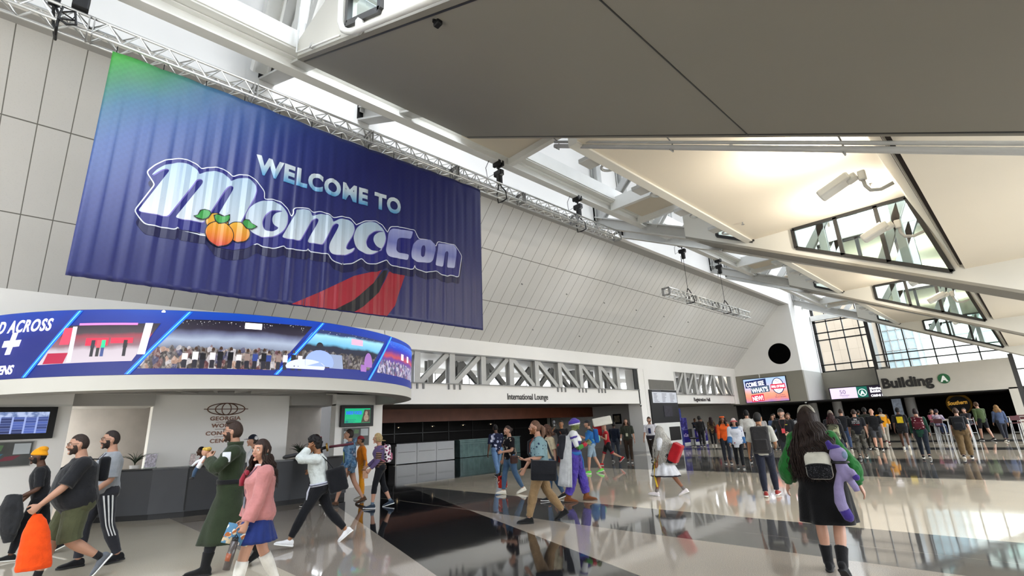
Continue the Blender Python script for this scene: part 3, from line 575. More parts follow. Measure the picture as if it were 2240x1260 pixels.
# ---------------- floodlights on the ceiling risers and lamps on the ceiling edges ----------------
FL = ['white floodlight on a curved arm, nearest of the ceiling floodlights', 'white floodlight on a curved arm at the far end of the nearest ceiling bay', 'white floodlight on a curved arm at the start of the second ceiling bay', 'white floodlight on a curved arm deep in the second ceiling bay', 'white floodlight on a curved arm in the farthest ceiling bay']
def floodlight(x, y, z, label):
    t = thing('floodlight', label, 'floodlight', (x, y, z), 'floodlights on the ceiling risers')
    MB().tube([(x, y, z), (x-.2, y-.02, z-.06), (x-.36, y-.03, z-.02), (x-.42, y-.03, z+.1), (x-.43, y-.03, z+.24)], .035, 10).build('arm', M['steel'], t, smooth=True)
    MB().rbox((x-.43, y-.03, z+.32), (.13, .12, .2), .03).build('ballast_box', M['steelw'], t)
    rot = Matrix.Rotation(R(-22), 3, 'Y'); o = MB(); o.rbox((x-.9, y-.05, z+.26), (.62, .34, .17), .05, rot); o.rbox((x-.60, y-.05, z+.32), (.2, .2, .14), .04, rot); o.build('lamp_housing', M['steelw'], t)
    o = MB(); o.box((x-.93, y-.05, z+.365), (.40, .26, .02), rot); o.build('lens', glow('floodlight_lens', '#fff2dc', 2.0), t)
    ld = bpy.data.lights.new('flood_lamp', 'AREA'); ld.shape = 'RECTANGLE'; ld.size = .46; ld.size_y = .26; ld.energy = 42; ld.color = (1, .93, .82); lo = bpy.data.objects.new('flood_lamp', ld); COL.objects.link(lo); lo.parent = t; lo.location = (-.95, -.05, .42); lo.rotation_euler = V((-.55, 0, .83)).to_track_quat('-Z', 'Y').to_euler()
for k, (y, z) in enumerate(((11.0, 5.72), (14.6, 5.66), (21.2, 5.6), (25.2, 5.55), (33.6, 5.6))): floodlight(-.98 if k else -.96, y, z, FL[k])
EL = ['nearest', 'second', 'third', 'fourth']
n_ = 0
for (ya, st, cnt) in ((8.1, 2.08, 4), (19.6, 2.0, 3), (30.6, 2.3, 3)):
    for i in range(cnt):
        y = ya+st*i
        lb = ('small grey box uplight on the edge of the %s ceiling bay, %s from the viewer' % (('nearest', 'middle', 'farthest')[(0 if cnt == 4 else (1 if ya < 25 else 2))], EL[i]))
        t = thing('edge_uplight', lb, 'light', (-5.45, y, 7.2), 'uplights on the ceiling edges')
        MB().box((-5.63, y, 7.2), (.36, .42, .10)).build('lamp_box', M['steel'], t, mods=[bevel(.01)])
        MB().tube([(-5.45, y+.38+.16*cos(a), 7.2+.0*a) if 0 else (-5.45-.17*sin(a), y+.42-.17*cos(a), 7.14) for a in [pi*q/8 for q in range(9)]], .03, 8).build('conduit_loop', M['steel'], t, smooth=True)
SP = [(-3.2, 9.6, 'nearest left'), (-4.8, 14.2, 'far left corner'), (-1.7, 14.33, 'right side'), (-2.6, 21.5, 'middle')]
for x, y, nm in SP:
    t = thing('sprinkler_head', 'tiny brass sprinkler head on the flat ceiling, '+('second bay' if y > 20 else 'first bay')+', '+nm, 'sprinkler', (x, y, 7.1))
    o = MB(); o.cyl((x, y, 7.1), (x, y, 7.03), .018, n=8); o.cyl((x, y, 7.03), (x, y, 7.025), .045, n=12); o.build('head', M['dsteel'], t)
t = thing('ceiling_camera', 'small black camera on the dark sloping soffit at the top', 'camera', (-4.2, 2.95, zs0(-4.2)))
o = MB(); o.cyl((-4.2, 2.95, zs0(-4.2)), (-4.2, 2.95, zs0(-4.2)-.03), .03, n=10); o.rbox((-4.17, 2.98, zs0(-4.2)-.06), (.11, .08, .07), .02); o.build('body', M['black'], t)
# pipes along the sloping beam
t = thing('conduit_pipe', 'pair of white pipes along the far edge of the dark sloping soffit', 'pipe', (-3, 7.25, zs0(-3)))
for dz, r in ((-.10, .045), (-.0, .028)): MB().cyl((-5.95, 7.3, zs0(-5.95)+dz), (XR, 7.3, zs0(XR)+dz), r, n=12).build('pipe', M['steel'], t, smooth=True)
for x in (-5.9, -3.4, -1.05, .6): MB().tube([(x, 7.08, zs0(x)+.1), (x, 7.38, zs0(x)+.02), (x, 7.37, zs0(x)-.16), (x, 7.25, zs0(x)-.16)], .012, 6).build('clamp', M['dsteel'], t)
t = thing('downpipe', 'thick white pipe bending from the window along the near soffit edge', 'pipe', (-6.3, 2.6, 8))
MB().tube([(-6.42, 2.66, 10.4), (-6.42, 2.66, 8.35), (-6.40, 2.66, 8.05), (-6.28, 2.66, 7.82), (-6.1, 2.66, 7.66), (-5.9, 2.66, zs0(-5.9)+.02), (-4, 2.66, zs0(-4)+.02), (3, 2.66, zs0(3)+.02)], .048, 14).build('pipe', M['steelw'], t, smooth=True)
MB().tube([(-8.5, 2.7, 10), (-8.5, 2.7, zs0(-8.5)+.12), (-8.4, 2.7, zs0(-8.4)+.11), (-6.5, 2.7, zs0(-6.5)+.1)], .018, 8).build('thin_pipe', M['steelw'], t, smooth=True)
o = MB(); o.cyl((-6.42, 2.66, 8.62), (-6.42, 2.66, 8.68), .06, n=16); o.box((-5.75, 2.68, zs0(-5.75)+.1), (.08, .1, .2)); o.box((-7.7, 2.7, zs0(-7.7)+.13), (.1, .06, .06)); o.build('bracket', M['steel'], t)
# large crossing steel near the top left
o = MB(); o.ibeam((-10.95, 2.7, 9.95), (-8.7, 2.5, 12.6), .34, .36, .05, up=(0, 1, 0)); o.bar((-9.75, 2.75, 9.7), (-9.4, 2.35, 9.5), .3, .24); o.ibeam((-9.1, 2.95, 9.3), (-8.75, 2.95, 12.4), .3, .3, .04, up=(0, 1, 0)); struct(o.build('roof_brace', M['steelw']))

# ---------------- curved LED ring over the information desk ----------------
RC = V((-16.0, 3.83, 0)); RR = 5.34
def rp(th, z, r=RR): return V((RC.x+r*cos(R(th)), RC.y+r*sin(R(th)), z))
ring = thing('display_ring', 'curved blue video ring jutting from the wall above the information desk', 'display', (-13.5, 3.83, 3.3))
def ring_band(o, r, z0, z1, t0=-90, t1=90, n=120):
    b = len(o.v)
    for i in range(n+1): a = t0+(t1-t0)*i/n; o.v += [tuple(rp(a, z0, r)), tuple(rp(a, z1, r))]
    for i in range(n): o.f.append((b+2*i, b+2*i+2, b+2*i+3, b+2*i+1)); o.fm.append(0)
def screen_mat():
    m, g, b = newmat('blue_video_screen'); X, Y, Z = g.sep(g.obj()); n1 = g.noise(.5, 3)
    t = g.math('ADD', g.math('MULTIPLY', g.math('ADD', Z, .45), .6), g.math('MULTIPLY', g.math('SUBTRACT', n1.outputs['Fac'], .5), .6))
    c = g.ramp(t, [(.0, '#1a2c86'), (.45, '#16268a'), (.75, '#0e3fb4'), (.95, '#0a5bd0')])
    b.inputs['Base Color'].default_value = (.005, .005, .008, 1); b.inputs['Roughness'].default_value = .5
    g.link(c, b.inputs['Emission Color']); b.inputs['Emission Strength'].default_value = .36; return m
o = MB(); ring_band(o, RR, 2.88, 4.10); o.build('screen', screen_mat(), ring, smooth=True)
o = MB(); ring_band(o, RR+.01, 2.61, 2.875); o.build('lower_rim', M['clad'], ring, smooth=True)
o = MB(); b0 = 0
for i in range(121):
    a = -90+1.5*i; o.v += [tuple(rp(a, 2.61, RR+.01)), tuple(rp(a, 2.61, RR-.45)), tuple(rp(a, 3.0, RR-.45))]
for i in range(120):
    for k in (0, 1): o.f.append((3*i+k, 3*i+k+1, 3*i+k+4, 3*i+k+3)); o.fm.append(0)
o.build('underside', M['grey'], ring)
o = MB(); o.prism([rp(a, 2.98, RR-.4) for a in range(-90, 91, 5)], (0, 0, .05)); o.prism([rp(a, 4.09, RR-.02) for a in range(-90, 91, 5)], (0, 0, .02)); o.build('deck', mat('ring_ceiling_paint', '#7d7a74', .7), ring)
o = MB()
for a in (-60, -38, -16, 6, 28, 50): o.bar(rp(a, 2.92, 1.2), rp(a, 2.92, RR-.46), .08, .14)
o.bar((XW+.05, .9, 2.94), (XW+.05, 6.9, 2.94), .1, .1); o.build('ceiling_rib', M['grey'], ring)
def patch(name, quad, m, r, n=24, k=2):                    # curved panel from four (angle, height) corners
    o = MB(); tl, tr_, br, bl = quad
    for j in range(k+1):
        for i in range(n+1):
            s, t = i/n, j/k; a = (1-t)*((1-s)*tl[0]+s*tr_[0])+t*((1-s)*bl[0]+s*br[0]); z = (1-t)*((1-s)*tl[1]+s*tr_[1])+t*((1-s)*bl[1]+s*br[1]); o.v.append(tuple(rp(a, z, r)))
    for j in range(k):
        for i in range(n): o.f.append((j*(n+1)+i, (j+1)*(n+1)+i, (j+1)*(n+1)+i+1, j*(n+1)+i+1)); o.fm.append(0)
    return o.build(name, m, ring, smooth=True)
def crowd_mat(name, stops, cell, pal, lo, hi, s=.9):
    """picture of a crowd: horizontal bands of light and dark, small coloured figures in the band from lo to hi"""
    m, g, b = newmat(name); X, Y, Z = g.sep(g.obj()); t = g.math('ADD', Z, .3)
    base = g.ramp(g.math('ADD', t, g.math('MULTIPLY', g.math('SUBTRACT', g.noise(3, 4).outputs['Fac'], .5), .12)), stops)
    mp = g.new('ShaderNodeMapping'); mp.inputs['Scale'].default_value = (1, 1, .62); g.link(g.obj(), mp.inputs[0])
    vo = g.new('ShaderNodeTexVoronoi'); vo.inputs['Scale'].default_value = cell; g.link(mp.outputs[0], vo.inputs['Vector'])
    v2 = g.new('ShaderNodeTexVoronoi'); v2.inputs['Scale'].default_value = cell*2.3; g.link(mp.outputs[0], v2.inputs['Vector'])
    fig = g.ramp(g.sep(vo.outputs['Color'])[0], [(i/len(pal), p) for i, p in enumerate(pal)], 'CONSTANT')
    fig = g.mix(.35, fig, g.ramp(g.sep(v2.outputs['Color'])[1], [(0, '#101018'), (.5, '#8a7a70'), (1, '#e0d8d0')]))
    f = g.math('MULTIPLY', g.math('GREATER_THAN', t, lo), g.math('LESS_THAN', g.math('ADD', t, g.math('MULTIPLY', vo.outputs['Distance'], .12)), hi))
    c = g.mix(g.math('MULTIPLY', f, .85), base, fig)
    sp_ = g.math('MULTIPLY', g.math('LESS_THAN', v2.outputs['Distance'], .16), g.math('GREATER_THAN', t, .83)); c = g.mix(sp_, c, (1, 1, 1, 1))
    b.inputs['Base Color'].default_value = (.004, .004, .005, 1); g.link(c, b.inputs['Emission Color']); b.inputs['Emission Strength'].default_value = s*.46; return m
p1 = crowd_mat('hall_picture', [(.0, '#d8cdd6'), (.34, '#cfc3cc'), (.42, '#8d6a74'), (.60, '#a04050'), (.66, '#4a4048'), (.8, '#2c2430')], 5, ['#d8cdd6']*3, .9, .2)
p2 = crowd_mat('arena_picture', [(.0, '#17151c'), (.30, '#2b2630'), (.42, '#8790a4'), (.55, '#a9b6cc'), (.68, '#6a6f8e'), (.76, '#2b2436'), (.95, '#151020')], 13, ['#16161c', '#2a3a70', '#d8d4d8', '#6a3038', '#101014', '#9a8a84', '#3c3c46', '#c9a08a'], -.1, .46)
p3 = crowd_mat('seminar_picture', [(.0, '#6a4a3c'), (.2, '#4c3a3c'), (.34, '#191a2a'), (.56, '#20263c'), (.62, '#6fb8dc'), (.80, '#9fdcf0'), (.86, '#2a3868')], 12, ['#12131c', '#1c2030', '#0e0e14', '#5a5464'], .1, .5)
p4 = crowd_mat('party_picture', [(.0, '#2a2f6a'), (.3, '#4a55a0'), (.5, '#6a3a90'), (.58, '#c04a50'), (.7, '#5a2a90'), (.8, '#1438c0'), (1., '#2a70e8')], 17, ['#2a3070', '#c9c4e0', '#40489a', '#e0d8f0', '#181c4c', '#8a4a80'], -.1, .5)
patch('picture', [(-41.7, 3.8), (-25.1, 3.84), (-29.1, 3.13), (-45.9, 3.10)], p1, RR+.012)
patch('picture', [(-21.8, 3.93), (4.3, 3.97), (-3.4, 2.99), (-28.0, 2.99)], p2, RR+.012)
patch('picture', [(5.0, 3.93), (28.1, 3.90), (21.7, 3.12), (-1.7, 3.07)], p3, RR+.012)
patch('picture', [(29.9, 3.98), (56.0, 4.0), (53.0, 3.07), (24.8, 3.10)], p4, RR+.012)
st = glow('light_streak_glow', '#59b8ff', 1.1); st2 = glow('light_streak_halo', '#1c62d8', .7)
for a, b in (((-39.7, 4.08), (-48.1, 2.89)), ((-20.3, 4.08), (-29.5, 2.89)), ((6.9, 4.08), (-3.0, 2.9)), ((31.6, 4.08), (21.8, 2.9))):
    patch('light_halo', [(a[0]-.5, a[1]), (a[0]+.5, a[1]), (b[0]+.5, b[1]), (b[0]-.5, b[1])], st2, RR+.016, 4, 6)
    patch('light_streak', [(a[0]-.13, a[1]), (a[0]+.13, a[1]), (b[0]+.1, b[1]), (b[0]-.1, b[1])], st, RR+.02, 3, 6)
# figures and shapes inside the pictures
def rect(nm, a0, a1, z0, z1, m, sk=0): patch(nm, [(a0+sk, z1), (a1+sk, z1), (a1, z0), (a0, z0)], m, RR+.022, 4, 2)
def gl_(n, c, s=.8): return glow('screen_'+n, c, s)
rect('picture_sign', -37.6, -33.6, 3.42, 3.56, gl_('red', '#c8203c')); rect('picture_sign', -33.2, -29.4, 3.46, 3.56, gl_('red', '#c8203c')); rect('picture_column', -40.4, -39.6, 3.13, 3.78, gl_('pale', '#d2cbe0')); rect('picture_column', -28.3, -27.0, 3.25, 3.84, gl_('pale', '#d2cbe0'), .6); rect('picture_carpet', -44.8, -41.0, 3.11, 3.30, gl_('crimson', '#8e1c38'), .6); rect('picture_ceiling', -39.3, -29, 3.80, 3.84, gl_('pink', '#e070b0')); rect('picture_post', -42.4, -40.6, 3.45, 3.76, gl_('poster', '#b23a50'), .5)
for a, c, c2 in ((-36.2, '#20242e', '#1c1c22'), (-34.4, '#18a878', '#2c3c6c'), (-30.6, '#141216', '#17141a'), (-35.2, '#c0404a', '#222')):
    rect('picture_figure', a-.35, a+.35, 3.38, 3.52, gl_('fig'+c[1:], c)); rect('picture_figure', a-.28, a+.28, 3.22, 3.38, gl_('fig'+c2[1:]*(1 if len(c2) > 4 else 2), c2 if len(c2) > 4 else '#222222'))
rect('picture_screen', -10.0, -6.7, 3.80, 3.92, gl_('white', '#ffffff', 1.1))
def blob(nm, a, z, ra, rz, m):
    o = MB(); o.v.append(tuple(rp(a, z, RR+.026)))
    for q in range(20): o.v.append(tuple(rp(a+ra*cos(q*pi/10), z+max(rz*sin(q*pi/10), -.32*rz), RR+.026)))
    for q in range(20): o.f.append((0, q+1, (q+1) % 20+1)); o.fm.append(0)
    o.build(nm, m, ring)
random.seed(3)
for i in range(15):
    a = -20+1.55*i+random.uniform(-.3, .3); c = random.choice(['#d9d4dc', '#16161b', '#7d6c66', '#2c3c78', '#c9c0c4', '#101015']); z = 3.3+random.uniform(-.03, .03)
    rect('picture_figure', a-.5, a+.5, 3.15, z, gl_('fig'+c[1:], c)); rect('picture_figure', a-.42, a+.42, 3.0, 3.16, gl_('figleg', '#23232c')); blob('picture_head', a, z+.05, .3, .05, gl_('head', random.choice(['#8a6a58', '#3a2a22'])))
blob('picture_man', 6.6, 3.2, 3.6, .27, gl_('bluemans', '#8398d4')); blob('picture_man', 3.4, 3.09, 4.6, .16, gl_('palechair', '#b9bfe6')); blob('picture_head', 6.4, 3.55, .9, .09, gl_('head2', '#20202a')); rect('picture_floor', 9.2, 13, 3.09, 3.4, gl_('aisle', '#7d8aa6'), -.5)
blob('picture_man', 21.2, 3.28, 1.5, .26, gl_('mauve', '#8a5fa0')); rect('picture_board', 15.2, 19.0, 3.68, 3.82, gl_('board', '#d8a0b8')); rect('picture_man', 18.6, 20.6, 3.08, 3.24, gl_('mauve', '#8a5fa0'))
for a in (38.5, 44): rect('picture_board', a, a+2, 3.55, 3.72, gl_('board2', '#e8d8e8'))
blob('white_dot', -24.9, 4.06, .34, .032, gl_('white', '#ffffff', 1.1))
def rwarp(a0, z0, tilt=0):
    def f(x, y, n): return rp(a0+x/RR*180/pi, z0+y+tilt*x, RR+.02+n)
    return f
wt = gl_('lettering', '#e8e4f4', .95)
text('lettering', 'D ACROSS', .31, wt, ring, (0, 0, 0), (1, 0, 0), (0, 0, 1), .006, bold=.008, shear=.25, warp=rwarp(-56.6, 3.735, 0), wscale=.68, spacing=1.14)
text('lettering', '+', .72, wt, ring, (0, 0, 0), (1, 0, 0), (0, 0, 1), .006, bold=.03, shear=.2, warp=rwarp(-54.9, 3.27, 0), wscale=.9)
text('lettering', 'SCREENS', .22, wt, ring, (0, 0, 0), (1, 0, 0), (0, 0, 1), .006, bold=.006, shear=.25, warp=rwarp(-58.4, 2.97, 0), wscale=.8)

# ---------------- information desk and the wall behind it ----------------
desk = thing('information_desk', 'long curved charcoal information desk under the video ring', 'desk', (-14.3, 4, 0))
DP = [(-15.75, .85), (-15.4, 1.2), (-14.9, 1.75), (-14.45, 2.3), (-14.15, 2.95), (-13.98, 3.6), (-13.86, 4.4), (-13.78, 5.2), (-13.76, 6.0), (-13.8, 6.7)]
def offs(P, d):
    Q = []
    for i in range(len(P)):
        a, b = P[max(i-1, 0)], P[min(i+1, len(P)-1)]; tx, ty = b[0]-a[0], b[1]-a[1]; L = hypot(tx, ty); Q.append((P[i][0]+ty/L*d, P[i][1]-tx/L*d))
    return Q
def strip(o, P, d0, d1, z0, z1):
    A, B_ = offs(P, d0), offs(P, d1); n = len(P)
    o.loft([[(A[i][0], A[i][1], z0), (A[i][0], A[i][1], z1), (B_[i][0], B_[i][1], z1), (B_[i][0], B_[i][1], z0)] for i in range(n)])
dmat = mat('charcoal_laminate', '#34363a', .45, var=.05)
o = MB(); strip(o, DP, 0, -.08, .12, 1.06); fixn(o.build('front_panel', dmat, desk, smooth=False))
o = MB(); strip(o, DP, .04, -.45, 1.06, 1.10); fixn(o.build('counter_top', mat('counter_top_black', '#1e2023', .25), desk))
o = MB(); strip(o, DP, -.06, -.12, 0, .12); fixn(o.build('plinth', M['black'], desk))
for i in (2, 4, 6, 8): a = offs(DP, .003)[i]; MB().box((a[0], a[1], .6), (.02, .025, .9)).build('panel_joint', M['black'], desk)
o = MB(); o.bb((-16.9, 2.42, 0), (-16.5, 5.98, 2.97)); struct(o.build('wall_logo', M['white']))
o = MB(); o.bb((-17.9, .4, 0), (-17.6, 7.5, 3.0)); struct(o.build('wall_niche', mat('niche_paint', '#b5aea6', .7)))
o = MB(); o.bb((-17.6, .4, 2.62), (XW-.3, 2.42, 3.0)); o.bb((-17.6, 5.98, 2.62), (XW-.3, 7.5, 3.0)); o.bb((-17.9, .4, 3.0), (XW-.3, 7.5, 3.1)); struct(o.build('ceiling_niche', M['grey']))
o = MB(); o.bb((XW-.35, -9, 2.6), (XW+.01, .75, 2.64)); o.bb((XW-.35, 7.3, 2.6), (XW+.01, 9.02, 2.64)); struct(o.build('trim_16', M['steelw']))
br = mat('bronze_letters', '#6b4a3a', .4, metal=.4)
sg = thing('wall_sign', 'bronze globe emblem and four lines of lettering on the white wall behind the desk', 'sign', (-16.5, 4.2, 2.3))
def ellp(a, b, n=40): return [(-16.49, 4.2+a*cos(2*pi*i/n), 2.535+b*sin(2*pi*i/n)) for i in range(n+1)]
o = MB()
for a in (.49, .29, .12): o.tube(ellp(a, .165), .014, 6)
o.cyl((-16.49, 3.62, 2.535), (-16.49, 4.78, 2.535), .012, n=6); o.build('globe_emblem', br, sg)
for s, z, w_ in (('Georgia', 2.22, .92), ('World', 2.02, .66), ('Congress', 1.81, 1.16), ('Center', 1.60, .90)):
    text('lettering', s.upper(), .15, br, sg, (-16.495, 4.2, z), (0, 1, 0), (0, 0, 1), .02, bold=.004, align='CENTER', wscale=1.15, spacing=1.1)
o = MB()
for z in (2.17, 1.97, 1.76): o.bb((-16.5, 3.96, z-.006), (-16.485, 4.44, z+.006))
o.build('divider_line', br, sg)
def tv(nm, label, x, y0, y1, z0, z1, scr):
    t = thing(nm, label, 'television', (x, (y0+y1)/2, (z0+z1)/2)); MB().bb((x, y0, z0), (x+.1, y1, z1)).build('casing', M['black'], t, mods=[bevel(.012)])
    MB().bb((x+.1, y0+.13, z0+.12), (x+.104, y1-.13, z1-.11)).build('screen', scr, t)
    MB().bar((x-.0, (y0+y1)/2, z1-.2), (x-.1, (y0+y1)/2, z1-.15), .1, .1).build('bracket', M['dsteel'], t); return t
def tvmat(name, fn, s):
    m, g, b = newmat(name); b.inputs['Base Color'].default_value = (.003, .003, .003, 1); g.link(fn(g), b.inputs['Emission Color']); b.inputs['Emission Strength'].default_value = s*.46; return m
def f_city(g):
    X, Y, Z = g.sep(g.obj()); br_ = g.new('ShaderNodeTexBrick'); br_.inputs['Scale'].default_value = 9; g.link(g.obj(), br_.inputs['Vector'])
    mp = g.new('ShaderNodeMapping'); mp.inputs['Rotation'].default_value = (R(90), R(8), R(90)); g.link(g.obj(), mp.inputs[0]); g.link(mp.outputs[0], br_.inputs['Vector'])
    br_.inputs['Color1'].default_value = lin('#2a3460'); br_.inputs['Color2'].default_value = lin('#566cba'); br_.inputs['Mortar'].default_value = lin('#9fb0e8')
    return g.mix(g.math('GREATER_THAN', Z, .13), br_.outputs['Color'], g.ramp(g.noise(7, 4).outputs['Fac'], [(.4, '#6a7fae'), (.55, '#b9c8ec')]))
tvl = tv('wall_television', 'large black television showing a blue city view at the left edge', XW+.02, -1.05, .50, 1.88, 2.58, tvmat('city_view_screen', f_city, .75))
tvr = tv('wall_television', 'black television with a green notice right of the information desk', XW+.02, 7.43, 8.60, 1.90, 2.60, mat('green_notice_screen', '#12a070', emit=.33, var=.12))
xx = XW+.13; text('lettering', 'INSIDE VOICES', .14, glow('blue_notice_letters', '#1b5fd0', .8), tvr, (xx, 7.6, 2.30), (0, 1, 0), (0, 0, 1), .004, bold=.008, wscale=.6)
o = MB(); o.prism([(xx, 8.14, 2.03), (xx, 8.46, 2.03), (xx, 8.46, 2.45), (xx, 8.25, 2.45)], (.004, 0, 0)); o.build('picture', mat('brown_statue_picture', '#4a4038', emit=.25, var=.6, vs_=14), tvr)
o = MB(); o.ball((xx, 8.32, 2.33), (.01, .06, .08)); o.ball((xx, 8.32, 2.18), (.01, .10, .12)); o.build('statue', mat('statue_picture', '#8a7a68', emit=.3, var=.5, vs_=20), tvr)
o = MB()
for k in range(3): o.bb((xx, 7.6, 2.12-.05*k), (xx+.003, 7.95-.05*k, 2.135-.05*k))
o.bb((xx, 7.58, 2.03), (xx+.003, 7.68, 2.1)); o.build('small_print', glow('notice_print', '#0c6f70', .6), tvr)
def mapboard(label, y0, y1, z0, z1, x=XW+.02):
    t = thing('map_board', label, 'map', (x, (y0+y1)/2, z0)); MB().bb((x, y0, z0), (x+.03, y1, z1)).build('frame', M['dsteel'], t)
    MB().bb((x+.03, y0+.02, z0+.02), (x+.034, y1-.02, z1-.02)).build('sheet', mat('dark_map_print', '#4d4f4f', .5, var=.15, vs_=4), t)
    [MB().bb(a_, b_).build('paper', mat('map_paper', '#b5bcc0', .6), t) for a_, b_ in (((x+.034, y0+.04, z0+.06), (x+.037, y0+.28, z1-.12)), ((x+.034, y1-.32, z1-.28), (x+.037, y1-.05, z1-.05)))]
    w_ = y1-y0; o = MB(); o.prism([(x+.036, y0+.3*w_, z0+.1), (x+.036, y0+.5*w_, z0+.12), (x+.036, y0+.62*w_, z0+.28), (x+.036, y0+.42*w_, z0+.26)], (.002, 0, 0)); o.build('blue_area', mat('map_blue', '#3f7390', .6), t)
    o = MB(); o.prism([(x+.036, y0+.56*w_, z0+.12), (x+.036, y0+.75*w_, z0+.14), (x+.036, y0+.85*w_, z0+.24), (x+.036, y0+.64*w_, z0+.22)], (.002, 0, 0)); o.build('red_area', mat('map_red', '#7c3a48', .6), t)
    o = MB(); o.prism([(x+.036, y0+.4*w_, z1-.2), (x+.036, y0+.58*w_, z1-.2), (x+.036, y0+.6*w_, z1-.08), (x+.036, y0+.43*w_, z1-.06)], (.002, 0, 0)); o.build('green_area', mat('map_green', '#5d7a58', .6), t)
mapboard('dark framed venue map below the blue television', -1.0, .22, 1.3, 1.84); mapboard('dark framed venue map below the green notice television', 7.55, 8.5, 1.28, 1.88)
def brochure(label, x, y, z, w_, h, col):
    t = thing('brochure_stand', label, 'brochure', (x, y, z)); ro = Matrix.Rotation(R(20), 3, 'Y')
    MB().box((x-.03, y, z+h/2), (.012, w_, h), ro).build('backing', M['glass'], t); o = MB(); o.box((x-.018, y, z+h/2), (.01, w_*.92, h*.92), ro); o.build('leaflet', mat('leaflet_'+col[1:], col, .5, var=.5, vs_=25), t)
    MB().box((x, y, z+.012), (.1, w_, .024)).build('base', M['glass'], t)
brochure('white leaflet stand with coloured pictures on the left of the desk', -14.78, 2.28, 1.1, .24, .34, '#c9c4d0'); brochure('narrow red and white leaflet stand on the desk by the logo wall', -14.25, 3.02, 1.1, .12, .3, '#d8c8c8')
def plant(label, x, y, z, h, seed):
    rr = random.Random(seed); t = thing('potted_plant', label, 'plant', (x, y, z)); MB().cyl((x, y, z), (x, y, z+.16), .08, .11, 18).build('pot', M['white'], t)
    o = MB()
    for i in range(26):
        a = rr.uniform(0, 2*pi); L = h*rr.uniform(.6, 1); bend = rr.uniform(.4, 1.0); P = []; w0 = rr.uniform(.018, .03)
        for k in range(6): s = k/5; P.append((x+cos(a)*L*bend*s*s*.9, y+sin(a)*L*bend*s*s*.9, z+.14+L*(s-.45*bend*s*s)))
        o.tube(P, [w0*.4, w0, w0*1.2, w0, w0*.6, .002], 6, flat=.2)
    o.build('leaves', mat('plant_green', '#24341f', .5, var=.4), t, smooth=True)
plant('dark green potted plant behind the left end of the desk', -16.05, 2.15, .99, .5, 1); plant('bushy dark green plant behind the right part of the desk', -16.0, 6.2, .99, .5, 2)
t = thing('reception_shelf', 'low grey shelf behind the information desk holding the plants', 'shelf', (-16.1, 4, 0)); MB().bb((-16.45, 1.6, 0), (-15.75, 6.6, .99)).build('cabinet', M['dsteel'], t, mods=[bevel(.01)]); MB().bb((-15.75, 1.65, .1), (-15.74, 6.55, .9)).build('door', M['grey'], t)
k_ = thing('kiosk', 'grey and white information kiosk at the left picture edge', 'kiosk', (-13.5, -.75, 0))
MB().bb((-13.75, -1.6, 0), (-13.2, -.58, 1.0)).build('cabinet', M['dsteel'], k_, mods=[bevel(.02)]); MB().bar((-13.12, -.72, .05), (-13.12, -.52, 1.05), .08, .08).build('side_post', M['steelw'], k_); MB().bb((-13.78, -1.62, 1.0), (-13.1, -.5, 1.04)).build('counter_top', M['black'], k_)
o = MB(); o.bb((-13.5, -.52, .6), (-13.3, -.46, 1.0)); o.build('leaflet_rack', mat('rack_prints', '#8a6a60', .5, var=.6, vs_=18), k_); o = MB(); o.cyl((-13.3, -.5, .86), (-13.0, -.44, .86), .02); o.build('handle', M['black'], k_)

# ---------------- lounge furniture and signs ----------------
lb = mat('sign_letters_dark', '#23211f', .5)
t = thing('lounge_sign', 'dark lettering reading International Lounge on the beam over the lounge', 'sign', (XW-.05, 16.6, 2.9)); text('lettering', 'International Lounge', .37, lb, t, (XW-.06, 14.98+.1, 2.83), (0, 1, 0), (0, 0, 1), .03, bold=.006, wscale=.86)
t = thing('hall_sign', 'dark lettering reading Registration Hall on the farther beam', 'sign', (XW-.05, 33, 2.85)); text('lettering', 'Registration Hall', .33, lb, t, (XW-.06, 32.3, 2.80), (0, 1, 0), (0, 0, 1), .03, bold=.008, wscale=1.1)
wp = mat('white_cabinet_front', '#dfe0e0', .35, var=.02)
for i in range(3):
    y = 14.5+1.285*i; t = thing('serving_cabinet', '%s white cabinet of the row of three in the lounge' % ('left', 'middle', 'right')[i], 'cabinet', (-24.5, y+.64, 0), 'white serving cabinets in the lounge')
    MB().bb((-25, y+.01, .03), (-24.22, y+1.275, 1.05)).build('body', wp, t); MB().bb((-24.22, y+.015, .04), (-24.2, y+1.27, 1.04)).build('door', wp, t); MB().bb((-24.2, y+.12, .60), (-24.17, y+1.16, .625)).build('handle', M['dsteel'], t); MB().bb((-25.05, y, 1.05), (-24.18, y+1.285, 1.09)).build('top', M['black'], t)
t = thing('glass_counter', 'greenish glass counter right of the white cabinets in the lounge', 'counter', (-25, 21.2, 0)); gm = mat('green_glass_panels', '#7f9b98', .15, var=.2, vs_=3)
MB().bb((-25.4, 19.3, .02), (-24.9, 24.4, 1.02)).build('body', gm, t); o = MB()
for z in (.80, .92): o.bb((-24.9, 19.3, z), (-24.87, 24.4, z+.02))
for i in range(12): o.bb((-24.9, 19.5+.42*i, .05), (-24.88, 19.52+.42*i, .78))
o.build('rail', mat('glass_edge', '#a9c4c0', .2), t); MB().bb((-25.45, 19.2, 1.02), (-24.85, 24.45, 1.06)).build('top', mat('glass_top', '#9fb9b5', .1), t)
pl_ = thing('stanchion', 'thin white post standing left of the white lounge cabinets', 'post', (-23.6, 14.1, 0)); MB().cyl((-23.6, 14.1, 0), (-23.6, 14.1, .95), .03, n=10).build('post', M['steelw'], pl_); MB().cyl((-23.6, 14.1, 0), (-23.6, 14.1, .02), .16).build('base', M['steelw'], pl_)
